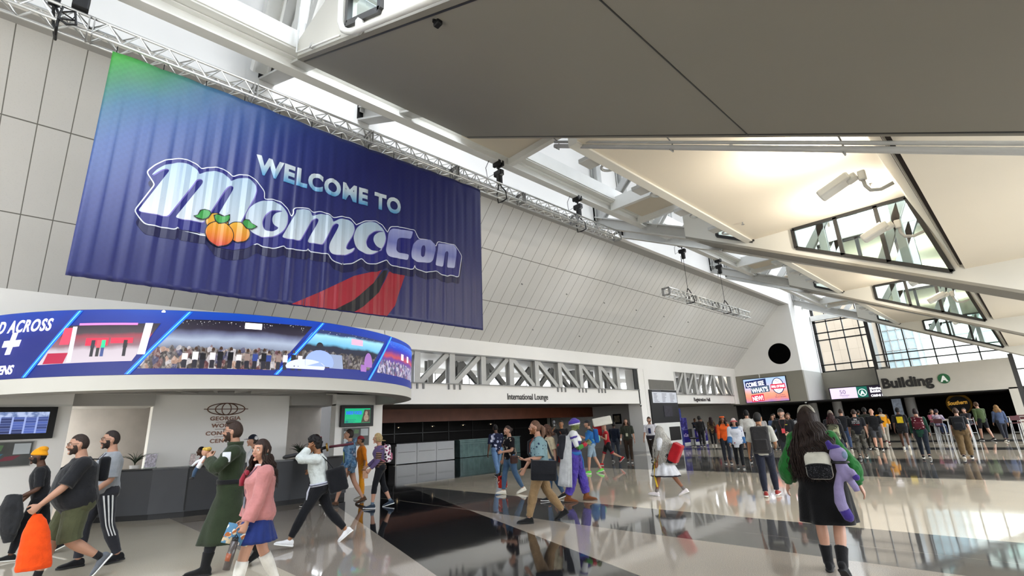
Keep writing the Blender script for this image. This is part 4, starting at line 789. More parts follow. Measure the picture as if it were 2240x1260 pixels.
for i in range(4):
    y = 15.2+2.3*i; t = thing('pendant_lamp', 'dim pendant lamp in the dark lounge, %s from the left' % ('first', 'second', 'third', 'fourth')[i], 'lamp', (-25.2, y, 2.0), 'pendant lamps in the lounge')
    MB().cyl((-25.2, y, 1.92), (-25.2, y, 1.98), .16, .05).build('lamp_shade', M['dsteel'], t); MB().cyl((-25.2, y, 1.98), (-25.2, y, 2.85), .008, n=6).build('cord', M['black'], t); MB().ball((-25.2, y, 1.93), .035).build('bulb', glow('warm_bulb', '#ffe0b0', 2), t)
pf = thing('picture_frame', 'small black framed picture on the grey wall beside the lounge', 'picture', (-19, 28.88, 1.7)); MB().bb((-20.3, 28.85, 1.55), (-19.65, 28.9, 2.2)).build('frame', M['black'], pf); MB().bb((-20.2, 28.84, 1.65), (-19.75, 28.85, 2.1)).build('print', mat('frame_print', '#9a8f7c', .6, var=.5, vs_=10), pf)
for dx in (0,):
    t = thing('waste_bin', 'slim steel bin by the white pier near the registration desk', 'bin', (-15.4, 25.9, 0)); MB().bb((-15.6, 25.7, 0), (-15.2, 26.1, 1.0)).build('body', M['alu'], t, mods=[bevel(.02)]); MB().bb((-15.62, 25.68, 1.0), (-15.18, 26.12, 1.05)).build('lid', M['dsteel'], t)
# directory board on the pier
t = thing('directory_board', 'black directory board with a white listing on the pier between the openings', 'board', (XW+.03, 28.2, .9))
MB().bb((XW+.005, 26.6, .95), (XW+.08, 29.82, 3.45)).build('panel', M['black'], t); MB().bb((XW+.005, 26.75, 3.48), (XW+.03, 29.75, 4.06)).build('grey_panel', mat('dull_grey_panel', '#6f6d67', .7), t)
MB().bb((XW+.08, 26.85, 2.68), (XW+.09, 29.75, 3.32)).build('listing', mat('listing_screen', '#b9bcc4', emit=.14, var=.03), t); o = MB(); rr = random.Random(4)
for c_ in (27.0, 27.95, 28.9):
    for k in range(7): o.bb((XW+.09, c_, 3.22-.08*k), (XW+.094, c_+rr.uniform(.3, .62), 3.245-.08*k))
o.bb((XW+.09, 26.85, 3.36), (XW+.094, 27.9, 3.41)); o.build('print', mat('listing_print', '#5b5d66', .6), t)
MB().bb((XW+.08, 28.0, 1.85), (XW+.1, 29.0, 2.5)).build('small_screen', mat('small_dark_screen', '#26242c', emit=.1, var=.3, vs_=9), t)
MB().bb((XW+.02, 26.7, .2), (XW+.12, 29.7, 1.5)).build('lower_panel', M['steelw'], t); MB().bb((XW+.12, 28.3, .45), (XW+.14, 29.6, 1.25)).build('dark_inset', M['dark'], t)
# ---------------- far end signs ----------------
t = thing('building_sign', 'big dark lettering Building with a green round A on the far fascia', 'sign', (-5, 40.98, 3.3)); text('lettering', 'Building', .86, lb, t, (-7.05, 40.98, 3.06), (1, 0, 0), (0, 0, 1), .06, bold=.035, wscale=.98)
MB().cyl((-3.82, 40.99, 3.38), (-3.82, 40.95, 3.38), .30, n=40).build('green_disc', mat('sign_green', '#1f5c37', .5), t); text('letter', 'A', .46, mat('sign_white', '#e8ece8', .5), t, (-3.82, 40.94, 3.21), (1, 0, 0), (0, 0, 1), .02, bold=.025, align='CENTER')
t = thing('wall_screen', 'bright blue and orange advertising screen on the tan end wall', 'screen', (-13.9, YE-.1, 3.5))
MB().bb((-15.46, YE-.12, 2.6), (-12.38, YE-.02, 4.40)).build('casing', M['black'], t)
def f_ad(g):
    X, Y, Z = g.sep(g.obj()); k = g.math('ADD', g.math('MULTIPLY', g.math('ADD', Z, .9), .55), g.math('MULTIPLY', g.math('SUBTRACT', g.noise(2.2, 4).outputs['Fac'], .5), .25)); return g.ramp(k, [(.0, '#8f7ab8'), (.15, '#e88a78'), (.35, '#f0a080'), (.6, '#c9c0d8'), (.9, '#a8c4ec')])
MB().bb((-15.42, YE-.125, 2.64), (-12.42, YE-.12, 4.36)).build('picture', tvmat('advert_sky_screen', f_ad, .95), t); y_ = YE-.13
nb_ = glow('ad_navy', '#1f2c5c', .6); rb_ = glow('ad_red', '#c02040', .8); sb_ = glow('ad_slate', '#44586e', .7); wl_ = glow('ad_white', '#f4f4f8', .95)
def tag4(nm, x0, x1, z0, z1, m, tilt=.07, dy=0): MB().prism([(x0, y_-dy, z0), (x1, y_-dy, z0+tilt*(x1-x0)), (x1, y_-dy, z1+tilt*(x1-x0)), (x0, y_-dy, z1)], (0, -.004, 0)).build(nm, m, t)
tag4('word_panel', -15.32, -13.78, 3.70, 4.22, nb_); tag4('word_panel', -14.95, -13.62, 3.26, 3.72, sb_); tag4('word_panel', -15.0, -14.1, 2.66, 3.16, rb_)
text('lettering', 'COME SEE', .44, wl_, t, (-15.25, y_-.01, 3.78), (1, 0, .07), (-.07, 0, 1), .006, bold=.014, wscale=.66); text('lettering', "WHAT'S", .44, wl_, t, (-14.88, y_-.01, 3.33), (1, 0, .07), (-.07, 0, 1), .006, bold=.014, wscale=.72); text('lettering', 'NEW!', .46, wl_, t, (-14.93, y_-.01, 2.74), (1, 0, .07), (-.07, 0, 1), .006, bold=.014, wscale=.66)
def ellx(cx_, cz, a, b, n=32): return [(cx_+a*cos(2*pi*i/n), y_-.006, cz+b*sin(2*pi*i/n)) for i in range(n)]
MB().prism(ellx(-13.0, 3.72, .42, .58), (0, -.003, 0)).build('emblem_ball', nb_, t); MB().prism(ellx(-13.0, 3.72, .36, .52), (0, -.006, 0)).build('emblem_white', wl_, t)
for k in (-.38, -.3, .3, .38): MB().bb((-13.25+abs(k)*.2, y_-.014, 3.72+k-.012), (-12.75-abs(k)*.2, y_-.008, 3.72+k+.012)).build('emblem_line', nb_, t)
tag4('emblem_ribbon', -13.5, -12.5, 3.50, 3.86, rb_, .0, .016); text('lettering', 'HALL OF FAME', .24, wl_, t, (-13.0, y_-.026, 3.60), (1, 0, 0), (0, 0, 1), .006, bold=.012, align='CENTER', wscale=.56)
for s, z in (('IN YOUR PATH', 3.02), ('YOU IN THE GAME', 2.88)): text('lettering', s, .12, nb_, t, (-12.95, y_-.01, z), (1, 0, 0), (0, 0, 1), .004, align='CENTER', wscale=.75)
MB().cyl((-14.2, YE-.06, 4.40), (-14.2, YE-.06, 4.68), .035).build('hanger', M['steelw'], t)
t = thing('led_sign', 'long LED sign with 50 and green A below the tan lintel', 'sign', (-8.3, 43.2, 2.9))
MB().bb((-10.75, 43.2, 2.46), (-6.4, 43.45, 3.42)).build('casing', M['black'], t); MB().bb((-10.68, 43.19, 2.52), (-9.0, 43.2, 3.36)).build('pale_panel', glow('sign_lilac', '#d9c3e6', .85), t); MB().bb((-9.0, 43.19, 2.52), (-8.35, 43.2, 3.36)).build('green_panel', glow('sign_teal', '#0f5a4c', .8), t); MB().bb((-8.35, 43.19, 2.52), (-6.45, 43.2, 3.36)).build('dark_panel', glow('sign_plum', '#1f1428', .5), t)
text('lettering', '50', .42, glow('sign_grey', '#6a5f74', .6), t, (-10.1, 43.18, 2.92), (1, 0, 0), (0, 0, 1), .004); o = MB(); o.bb((-10.12, 43.18, 2.8), (-9.5, 43.185, 2.83)); o.bb((-10.0, 43.18, 2.7), (-9.6, 43.185, 2.72)); o.build('print', glow('sign_grey', '#6a5f74', .6), t)
o = MB(); o.tube([(-8.67+.24*cos(a), 43.18, 2.94+.24*sin(a)) for a in [2*pi*i/32 for i in range(33)]], .02, 6); o.build('ring', wl_, t); text('letter', 'A', .36, wl_, t, (-8.67, 43.18, 2.81), (1, 0, 0), (0, 0, 1), .004, bold=.02, align='CENTER')
for s, z in (('Meeting Rooms', 3.1), ('Exhibit Halls', 2.9), ('OMNI Hotel', 2.6)): text('lettering', s, .22, wl_, t, (-8.2, 43.18, z), (1, 0, 0), (0, 0, 1), .004, bold=.01)
t = thing('restaurant_sign', 'glowing yellow restaurant sign reading Southern in the dark far right', 'sign', (-4.3, 49.9, 1.9)); MB().cyl((-4.2, 49.95, 1.85), (-4.2, 49.9, 1.85), .74, n=40).build('round_board', mat('warm_board', '#3a2a10', .6, emit=.02, ecol='#c08a20', var=.6, vs_=3), t)
MB().cyl((-4.2, 49.9, 1.8), (-4.2, 49.86, 1.8), .62, n=40).build('black_disc', M['black'], t); text('lettering', 'Southern', .38, glow('sign_gold', '#c9973a', .45), t, (-4.85, 49.84, 1.78), (1, 0, .06), (0, 0, 1), .02, bold=.012, shear=.2, wscale=.8)
t = thing('digital_poster', 'tall grey patterned poster screen among the crowd under the far fascia', 'poster', (-6.9, 44.5, 1.2)); MB().bb((-7.35, 44.5, .2), (-6.75, 44.6, 2.4)).build('casing', M['black'], t); MB().bb((-7.32, 44.49, .3), (-6.78, 44.5, 2.38)).build('picture', mat('grey_poster_screen', '#5a6068', emit=.25, var=.8, vs_=5), t)
# security cameras under the beam ends
for x, y, z, lb_ in ((XW+.05, 25.55, 2.6, 'small dome camera under the right end of the lounge beam'), (-11.4, YE-.1, 2.44, 'small dome camera under the corner of the tan band')):
    t = thing('dome_camera', lb_, 'camera', (x, y, z)); MB().cyl((x, y, z), (x, y, z-.06), .06).build('base', M['steelw'], t); MB().ball((x, y, z-.08), .05).build('dome', M['black'], t)
# ---------------- people: one generator, individual poses and clothes ----------------
wr = bpy.data.textures.new('cloth_wrinkle', 'CLOUDS'); wr.noise_scale = .075; wr.noise_depth = 2
wf = bpy.data.textures.new('hair_wave', 'CLOUDS'); wf.noise_scale = .014; wf.noise_depth = 3
def remesh(vox, smooth=2, disp=0, tex=None):
    def f(o):
        m = o.modifiers.new('one_surface', 'REMESH'); m.mode = 'VOXEL'; m.voxel_size = vox; m.use_smooth_shade = True
        if smooth: q = o.modifiers.new('smooth', 'SMOOTH'); q.iterations = smooth; q.factor = .5
        if disp: d = o.modifiers.new('folds', 'DISPLACE'); d.texture = tex or wr; d.strength = disp*.7; d.mid_level = .5; d.texture_coords = 'LOCAL'
    return f
SKIN = {'fair': '#a67d67', 'pink': '#b2866f', 'tan': '#94684a', 'olive': '#b28566', 'brown': '#7a5038', 'dark': '#4f3426', 'green': '#5c6338'}
def skin(k): return mat('skin_'+k, SKIN[k], .5, spec=.35, var=.05, vs_=8)
def hairm(c): return mat('hair_'+c.lstrip('#'), c, .6, spec=.3, var=.4, vs_=60, bump=.3, bs=220)
BP = {                                                    # pattern makers for clothing
}
def pattern(name, base, spots, scale=14, thr=.5, kind='voronoi'):
    if 'cloth_'+name in MATS: return MATS['cloth_'+name]
    m, g, b = newmat('cloth_'+name); v = g.obj()
    if kind == 'stripe':
        X, Y, Z = g.sep(v); f = g.math('GREATER_THAN', g.math('FRACT', g.math('MULTIPLY', Z, scale)), thr)
    elif kind == 'noise': f = g.math('GREATER_THAN', g.noise(scale, 3).outputs['Fac'], thr)
    elif kind == 'wave':
        n_ = g.noise(scale, 3, rough=.6); f = n_.outputs['Fac']
    else:
        t = g.new('ShaderNodeTexVoronoi'); t.inputs['Scale'].default_value = scale; dn = g.noise(scale*1.5, 2); mp = g.new('ShaderNodeVectorMath', operation='ADD'); sc_ = g.new('ShaderNodeVectorMath', operation='SCALE'); g.link(dn.outputs['Color'], sc_.inputs[0]); sc_.inputs['Scale'].default_value = .045
        g.link(v, mp.inputs[0]); g.link(sc_.outputs[0], mp.inputs[1]); g.link(mp.outputs[0], t.inputs['Vector']); f = g.math('LESS_THAN', t.outputs['Distance'], thr)
    if kind == 'wave': c = g.ramp(f, [(.30+.4*i/(len(spots)), s) for i, s in enumerate([base]+spots)])
    elif len(spots) > 1:
        n2 = g.noise(scale*.5, 1); c = g.mix(f, lin(base), g.ramp(n2.outputs['Fac'], [(.35+.3*i/len(spots), s) for i, s in enumerate(spots)], 'CONSTANT'))
    else: c = g.mix(f, lin(base), lin(spots[0]))
    g.link(c, b.inputs['Base Color']); b.inputs['Roughness'].default_value = .9; b.inputs['Specular IOR Level'].default_value = .15
    n2 = g.noise(60, 4); bp = g.new('ShaderNodeBump'); bp.inputs['Strength'].default_value = .2; bp.inputs['Distance'].default_value = .01; g.link(n2.outputs['Fac'], bp.inputs['Height']); g.link(bp.outputs[0], b.inputs['Normal']); return m
def lerp(a, b, t): return a+(b-a)*t
def ipol(tab, t):
    if t <= tab[0][0]: return tab[0][1:]
    for a, b in zip(tab, tab[1:]):
        if t <= b[0]:
            k = (t-a[0])/(b[0]-a[0]); return tuple(lerp(p, q, k) for p, q in zip(a[1:], b[1:]))
    return tab[-1][1:]
TORSO = {'m': [(-.12, .085, .08, -.005), (-.06, .155, .108, -.012), (.02, .166, .118, -.012), (.08, .16, .112, -.006), (.15, .150, .105, .002), (.24, .158, .112, .008), (.34, .176, .120, .008), (.42, .182, .112, .0), (.465, .160, .088, -.006), (.50, .105, .068, -.01), (.53, .060, .058, -.008)],
         'f': [(-.12, .085, .08, -.005), (-.06, .162, .112, -.016), (.02, .170, .118, -.016), (.08, .155, .105, -.008), (.16, .128, .092, .0), (.24, .136, .100, .006), (.33, .152, .122, .022), (.39, .156, .112, .012), (.44, .150, .088, .0), (.48, .112, .068, -.008), (.52, .056, .054, -.008)]}
class Person:
    def __init__(s, label, pos, dr, h=1.75, sex='m', sk='fair', build=1.0, belly=0, lean=4, side=0, legs=((20, 8, 8), (-18, 22, -24)), arms=(None, None), head=(0, 0), res=.011, hair=('short', '#241c18'), name='person', hands=((20,), (20,)), legyaw=(0, 0), stance=.0, sit=None, face=True):
        s.h = h; s.s = s_ = h/1.75; s.res = res; s.build_ = build; s.belly = belly; s.sex = sex; s.tab = TORSO[sex]
        s.root = thing(name, label, 'person', (pos[0], pos[1], 0), None, atan2(dr[1], dr[0])-pi/2)
        s.lean = R(lean); s.sidea = R(side); s.headrot = head; s.j = {}
        # legs by forward kinematics from the hips
        low = 9; L = []
        for k, (hf, kn, fp) in enumerate(legs):
            sg = (-1, 1)[k]; hip = V((sg*.092*(1+.4*(build-1)), 0, 0)); ya = R(legyaw[k]); ab = stance+.0
            def d(a): q = V((sg*ab, sin(a), -cos(a))).normalized(); return Matrix.Rotation(-ya*sg, 3, 'Z') @ q
            kne = hip+d(R(hf))*.43; ank = kne+d(R(hf-kn))*.42; fwd = Matrix.Rotation(-ya*sg, 3, 'Z') @ V((0, cos(R(fp)), sin(R(fp)))); up = Matrix.Rotation(-ya*sg, 3, 'Z') @ V((0, -sin(R(fp)), cos(R(fp))))
            heel = ank-fwd*.06-up*.085; toe = ank+fwd*.17-up*.085; low = min(low, heel.z, toe.z); L.append([hip, kne, ank, fwd, up])
        dz = -low if sit is None else sit/s_
        s.legs = [[q*s_+V((0, 0, dz*s_)) if i < 3 else q for i, q in enumerate(l)] for l in L]; s.hipz = dz*s_
        # arms
        s.arms = []
        for k, a in enumerate(arms):
            sg = (-1, 1)[k]; sh = s.T(.445, sg*(.186 if sex == 'm' else .165)*(1+.5*(build-1)), -.005)
            if a is None: a = ('a', (-1, 1)[k]*12*(1 if legs[0][0] > legs[1][0] else -1), 9, 16)
            if a[0] == 'a':
                fl, ab, el = (R(q) for q in a[1:4]); inn = R(a[4]) if len(a) > 4 else 0; fl += s.lean*-.0
                d1 = V((sg*sin(ab), sin(fl)*cos(ab), -cos(fl)*cos(ab))); f2 = fl+el; d2 = V((sg*sin(ab*.6-inn), sin(f2)*cos(inn), -cos(f2)*cos(inn))).normalized(); elb = sh+d1*.285*s_; wri = elb+d2*.255*s_
            else:
                tg = V(a[1]); L1, L2 = .285*s_, .255*s_; dv = tg-sh; D = min(dv.length, (L1+L2)*.995); dv.normalize(); tg = sh+dv*D
                pole = V(a[2]) if len(a) > 2 else V((sg*.5, -.6, -.8)); pole = (pole-dv*pole.dot(dv)).normalized(); c_ = (L1*L1+D*D-L2*L2)/(2*D); hh = sqrt(max(0, L1*L1-c_*c_)); elb = sh+dv*c_+pole*hh; wri = tg
            s.arms.append([sh, elb, wri])
        s.hc = s.T(.634, 0, .012)+V((0, .02*s_, .045*s_))           # centre of the head
        yw, pt = head; s.HM = Matrix.Rotation(R(yw), 3, 'Z') @ Matrix.Rotation(R(pt), 3, 'X') @ Matrix.Rotation(-s.lean*.35, 3, 'X')
        s.body(sk, hands)
        if face: s.facefx(sk)
        if hair: s.hair(*hair)
    def T(s, t, x, y):                                     # torso frame (height above hips, right, forward), leaning
        x, y, t = x*s.s, y*s.s, t*s.s; q = V((x, y*cos(s.lean)+t*sin(s.lean), -y*sin(s.lean)+t*cos(s.lean))); q.x += t*sin(s.sidea); return q+V((0, 0, s.hipz))
    def ring(s, t, add=0, n=22, wx=1, wy=1, dy=0):
        w_, d_, oy = ipol(s.tab, t); b = s.build_; bl = s.belly*max(0, 1-abs(t-.12)/.24) if s.belly else 0
        k = min(1, max(0, (.50-t)/.1)); bb = 1+(b-1)*k; w_ = w_*bb*wx+add/s.s+bl*.4; d_ = d_*bb*wy+add/s.s+bl*.55; oy += bl*.45+dy
        P = []
        for i in range(n):
            a = 2*pi*i/n; c, q = cos(a), sin(a); e = .85; P.append(s.T(t, w_*abs(c)**e*(1 if c > 0 else -1), oy+d_*abs(q)**e*(1 if q > 0 else -1)))
        return P
    LR = [(0, .098), (.18, .090), (.5, .076), (.85, .060), (1, .056), (1.15, .054), (1.35, .056), (1.6, .045), (1.85, .034), (2, .034)]
    AR = [(0, .056), (.15, .055), (.5, .046), (.9, .038), (1, .038), (1.2, .039), (1.5, .034), (1.9, .026), (2, .025)]
    def chain(s, P, tab, t0, t1, add=0, mul=1.0, n=14, step=.125, flare=0):
        pts, rad = [], []; N_ = max(2, int((t1-t0)/step)+1)
        for i in range(N_+1):
            t = t0+(t1-t0)*i/N_; a = P[0].lerp(P[1], t) if t <= 1 else P[1].lerp(P[2], t-1)
            pts.append(a); rad.append(ipol(tab, t)[0]*s.s*mul+add+flare*(i/N_)**2)
        if t0 < 1 < t1:                                    # soften the joint
            for q in range(1): pts = [pts[0]]+[pts[i]*.6+(pts[i-1]+pts[i+1])*.2 for i in range(1, len(pts)-1)]+[pts[-1]]
        return pts, rad
    def headpt(s, th, ph, k=1.0):                          # th: 0 = right, 90 = front
        x, y, z = cos(ph)*cos(th), cos(ph)*sin(th), sin(ph); rx, ry, rz = .078, .100, .122
        if z < 0: j = -z; rx *= 1-.20*j*j; ry *= 1-.12*j; y += .12*j*max(0, y)
        return s.hc+s.HM @ V((x*rx*k, (y*ry-.004)*k, z*rz*k))*s.s*1.0
    def headloft(s, o, k=1.0, n=24, m=14, fn=None):
        rings = []
        for i in range(m+1):
            ph = -pi/2+pi*(i+.05)/(m+.1); rings.append([s.headpt(2*pi*q/n, ph, fn(2*pi*q/n, ph) if fn else k) for q in range(n)])
        return o.loft(rings)
    def hp(s, x, y, z): return s.hc+s.HM @ V((x, y, z))*s.s
    def body(s, sk, hands):
        o = MB(); S = s.s; b = s.build_
        o.loft([s.ring(t) for t in (-.12, -.09, -.05, 0, .05, .1, .15, .2, .25, .3, .35, .4, .44, .47, .5, .53)])
        o.tube([s.T(.49, 0, -.012), s.T(.55, 0, -.006), s.hc+s.HM @ V((0, -.02, -.05))*S], [.062*S*(1+.3*(b-1)), .055*S*(1+.3*(b-1)), .056*S], 14)
        for l in s.legs: o.tube(*s.chain(l[:3], s.LR, 0, 2, mul=1+.55*(b-1)), 14); o.ball(l[0]+V((0, -.03*S, .02*S)), .095*S*b)
        for k, l in enumerate(s.legs):                     # feet
            a, f, u = l[2], l[3], l[4]; o.tube([a-f*.05*S-u*.048*S, a-u*.048*S, a+f*.08*S-u*.056*S, a+f*.14*S-u*.064*S], [.028*S, .031*S, .025*S, .016*S], 10)
        for k, a in enumerate(s.arms):
            o.tube(*s.chain(a, s.AR, 0, 2, mul=1+.5*(b-1)), 12); o.ball(a[0]+V((0, 0, -.005)), .056*S*(1+.4*(b-1))); s.hand(o, k, hands[k])
        s.headloft(o)
        o.tube([s.hp(0, .088, .028), s.hp(0, .102, .0), s.hp(0, .112, -.020), s.hp(0, .096, -.034)], [.009*S, .011*S, .0135*S, .008*S], 8)
        for sg in (-1, 1): o.ball(s.hp(sg*.013, .098, -.028), .009*S, 8, 6); o.ball(s.hp(sg*.078, -.005, -.005), (.014*S, .020*S, .032*S), 10, 7); o.ball(s.hp(sg*.034, .078, .026), (.022*S, .014*S, .008*S), 8, 6); o.ball(s.hp(sg*.045, .065, -.03), (.02*S, .02*S, .018*S), 8, 6)
        o.ball(s.hp(0, .085, -.058), (.024*S, .014*S, .012*S), 10, 6); o.ball(s.hp(0, .082, -.098), (.024*S, .02*S, .018*S), 10, 6)
        s.ob = o.build('body', skin(sk), s.root, local=True, mods=[remesh(min(s.res, .010), 1)])
    def hand(s, o, k, spec):
        S = s.s; sg = (-1, 1)[k]; sh, el, wr_ = s.arms[k]; d = (wr_-el).normalized(); curl = R(spec[0])
        if len(spec) > 1: d = V(spec[1]).normalized()       # own direction of the hand
        n = V(spec[2]).normalized() if len(spec) > 2 else V((-sg, .15, -.1)); n = (n-d*n.dot(d)).normalized(); sd = d.cross(n)*(1 if sg > 0 else -1)
        if sd.dot(V((0, 1, 0))) < 0 and len(spec) < 3: sd = -sd
        # sd points to the thumb side, n to the palm side
        o.loft([[wr_+d*t*S+sd*(w_*cos(q*pi/5))*S+n*(th*sin(q*pi/5))*S for q in range(10)] for t, w_, th in ((-.02, .024, .020), (.02, .030, .018), (.06, .040, .017), (.09, .040, .015), (.098, .036, .012))])
        ln = (.070, .078, .073, .058)
        for f_ in range(4):
            b0 = wr_+d*.09*S+sd*(.030-.020*f_)*S; c1, c2, c3 = curl*.8, curl*1.7, curl*2.3; L = ln[f_]*S; P = [b0-d*.01*S, b0]
            for c_, fr in ((c1, .45), (c2, .32), (c3, .23)): P.append(P[-1]+(d*cos(c_)+n*sin(c_))*L*fr)
            o.tube(P, [.0095*S, .0095*S, .009*S, .0085*S, .007*S], 7)
        b0 = wr_+d*.03*S+sd*.026*S; P = [b0, b0+(d*.6+sd*.75+n*.25).normalized()*.035*S]; P.append(P[-1]+(d*.85+sd*.35+n*.45).normalized()*.03*S); P.append(P[-1]+(d*.9+n*.5+sd*.05).normalized()*.024*S); o.tube(P, [.014*S, .012*S, .0105*S, .008*S], 7)
        s.j['hand%d' % k] = wr_+d*.09*S+n*.02*S
    def facefx(s, sk):
        S = s.s; ey = mat('eye_white', '#e6e2dc', .3); ir = mat('eye_dark', '#2a1c14', .2); lp = mat('lip_'+sk, {'fair': '#b07468', 'pink': '#b8706a', 'tan': '#8f5a4a', 'olive': '#8c5848', 'brown': '#5e352c', 'dark': '#3e2420', 'green': '#4a4a30'}[sk], .5)
        for sg in (-1, 1):
            e = MB().ball(s.hp(sg*.033, .0835, .008), (.012*S, .0095*S, .0085*S), 10, 7).build('eye', ey, s.root, smooth=True, local=True)
            MB().ball(s.hp(sg*.033, .0905, .008), (.0062*S, .004*S, .0062*S), 8, 6).build('iris', ir, e, smooth=True, local=True)
        MB().tube([s.hp(-.024, .088, -.060), s.hp(-.01, .0985, -.057), s.hp(.01, .0985, -.057), s.hp(.024, .088, -.060)], [.003*S, .006*S, .006*S, .003*S], 8, flat=.8).build('lips', lp, s.root, smooth=True, local=True)
    def brows(s, c):
        for sg in (-1, 1): MB().tube([s.hp(sg*.017, .093, .030), s.hp(sg*.035, .089, .035), s.hp(sg*.052, .074, .030)], [.004*s.s, .0045*s.s, .003*s.s], 6).build('eyebrow', hairm(c), s.root, smooth=True, local=True)
    def hair(s, kind, c, L=.4, curl=0, width=1.0, seed=1):
        m = hairm(c); S = s.s; s.haircol = c; rr = random.Random(seed+len(c)); top = {'short': 1.11, 'buzz': 1.035, 'curly': 1.20, 'long': 1.09, 'bob': 1.12, 'tail': 1.06, 'bun': 1.07, 'thin': 1.02}.get(kind, 1.09)
        def fn(th, ph):
            fr = sin(th); d = math.degrees(ph); line = 34 if fr > .45 else (18 if fr > .1 else (-6 if fr > -.2 else -38))
            if kind in ('long', 'bob', 'curly') and fr < .5: line -= 14
            if kind == 'thin': line += 10
            k = 1/(1+math.exp(-(d-line)/7)); return .91+(top+.02*max(0, sin(ph))-.91)*k
        o = MB(); s.headloft(o, n=28, m=18, fn=fn)
        if kind == 'bun': o.ball(s.hp(0, -.115, .03), .045*S)
        if kind == 'tail': o.tube([s.hp(0, -.10, .03), s.hp(0, -.14, 0), s.hp(0, -.15, -.1), s.hp(0, -.12, -.1-L*.6), s.hp(0, -.11, -.1-L)], [.03*S, .034*S, .036*S, .03*S, .008*S], 10)
        if kind == 'curly':
            for i in range(46):
                a = rr.uniform(0, 2*pi); ph = rr.uniform(-.2, 1.5)
                if sin(a) > .35 and ph < .55: continue
                o.ball(s.headpt(a, ph, 1.16), rr.uniform(.022, .034)*S, 7, 5)
        ho = o.build('hair', m, s.root, smooth=True, local=True, mods=[remesh(max(.008, s.res*.9), 1, .008 if kind in ('short', 'curly', 'bob') else .003, wf)])
        if kind in ('long', 'bob'):
            o = MB(); n = (700 if L > .5 else 300) if s.res < .009 else 60
            for i in range(n):
                a = R(200+140*((i*.618) % 1)) if i % 3 else R(rr.choice([rr.uniform(150, 210), rr.uniform(-30, 30)])); ph = rr.uniform(.1, 1.1); P = []; off = rr.uniform(-1, 1); l_ = L*rr.uniform(.82, 1.05); w0 = rr.uniform(.003, .0065)*S*(1 if s.res < .009 else 2.2); p0 = s.headpt(a, ph, 1.06); od = V((cos(a), sin(a), 0))
                od = s.HM @ od; wk = max(0, width-2)*.055; pside = s.headpt(a, -.3, 1.12+wk*2.6)
                P = [p0, s.headpt(a, ph*.3-.05, 1.13+wk), pside]
                K = 9 if curl < .015 or s.res > .009 else 22
                for q in range(1, K+1):
                    t = q/K; wv = curl*sin(t*(24 if K > 9 else 11)+a*4+off*1.6)*min(1, t*1.8); tn = V((-od.y, od.x, 0)); spread = .05*(width if width < 2 else 1+.55*(width-1))*sin(min(1, t*1.2)*pi*.55)
                    P.append(pside+V((0, 0, -l_*t))+od*(spread+wv*.6+.02*off)*S*1.0+tn*(wv+off*.035*width*t)*S+V((0, -.035*t, 0)))
                o.tube(P, [w0]*3+[w0*(1.15-.9*(q/K)**3) for q in range(1, K+1)], 5)
            o.build('hair_lengths', m, s.root, smooth=True, local=True)
        return ho
    def beard(s, c, k=1.06, full=True):
        def fn(th, ph):
            fr = sin(th); d = math.degrees(ph); up = -16 if abs(cos(th)) < .5 else 2
            a = 1/(1+math.exp((d-up)/3)); bb = 1/(1+math.exp(-(fr-.05)*14)); return .88+(k-.88)*a*bb
        o = MB(); s.headloft(o, n=28, m=18, fn=fn); S = s.s
        o.tube([s.hp(-.028, .088, -.052), s.hp(-.012, .101, -.042), s.hp(.012, .101, -.042), s.hp(.028, .088, -.052)], [.005*S, .007*S, .007*S, .005*S], 6)
        if full: o.ball(s.hp(0, .072, -.100), (.03*S, .022*S, .020*S), 10, 7)
        o.build('beard', hairm(c), s.root, smooth=True, local=True, mods=[remesh(.007, 1, .006, wf)])
    def glasses(s, c='#1a1614'):
        m = mat('spectacle_frame', c, .3); g_ = None; S = s.s; o = MB()
        for sg in (-1, 1):
            o.tube([s.hp(sg*.036+.024*cos(a), .104+.002*sin(a)-.010*abs(cos(a) > 0 and sg > 0 or cos(a) < 0 and sg < 0)*abs(cos(a)), .008+.019*sin(a)) for a in [2*pi*q/16 for q in range(17)]], .0022*S, 6)
            o.tube([s.hp(sg*.060, .096, .012), s.hp(sg*.082, .05, .012), s.hp(sg*.084, -.02, .006)], .0024*S, 6)
        o.tube([s.hp(-.012, .106, .012), s.hp(.012, .106, .012)], .0022*S, 6); o.build('glasses', m, s.root, smooth=True, local=True)
    # ---- clothing ----
    def top(s, m, sl=.75, hem=-.10, add=.016, name='shirt', neck=.515, slm=None, flare=0, disp=.016, collar=0, wide=1.0, openf=0, cuff=0, sadd=None):
        o = MB(); S = s.s; N_ = 16
        o.loft([s.ring(hem+(neck-hem)*i/N_, add*(1 if i < N_-2 else .6)+flare*(1-i/N_)**2, wx=wide, wy=wide) for i in range(N_+1)])
        sa = add if sadd is None else sadd
        for a in s.arms:
            o.ball(a[0]+V((0, 0, -.01)), (.060*S*(1+.4*(s.build_-1))+sa)); 
            if sl > 0: o.tube(*s.chain(a, s.AR, 0, sl, sa, 1+.5*(s.build_-1), 14, flare=.012 if sl < 1.2 else cuff), 14)
        if collar: o.tube([s.T(.50, .0+.075*cos(q*2*pi/12), -.01+.07*sin(q*2*pi/12)) for q in range(13)], collar*S, 8)
        return o.build(name, m, s.root, smooth=True, local=True, mods=[remesh(s.res, 2, disp)])
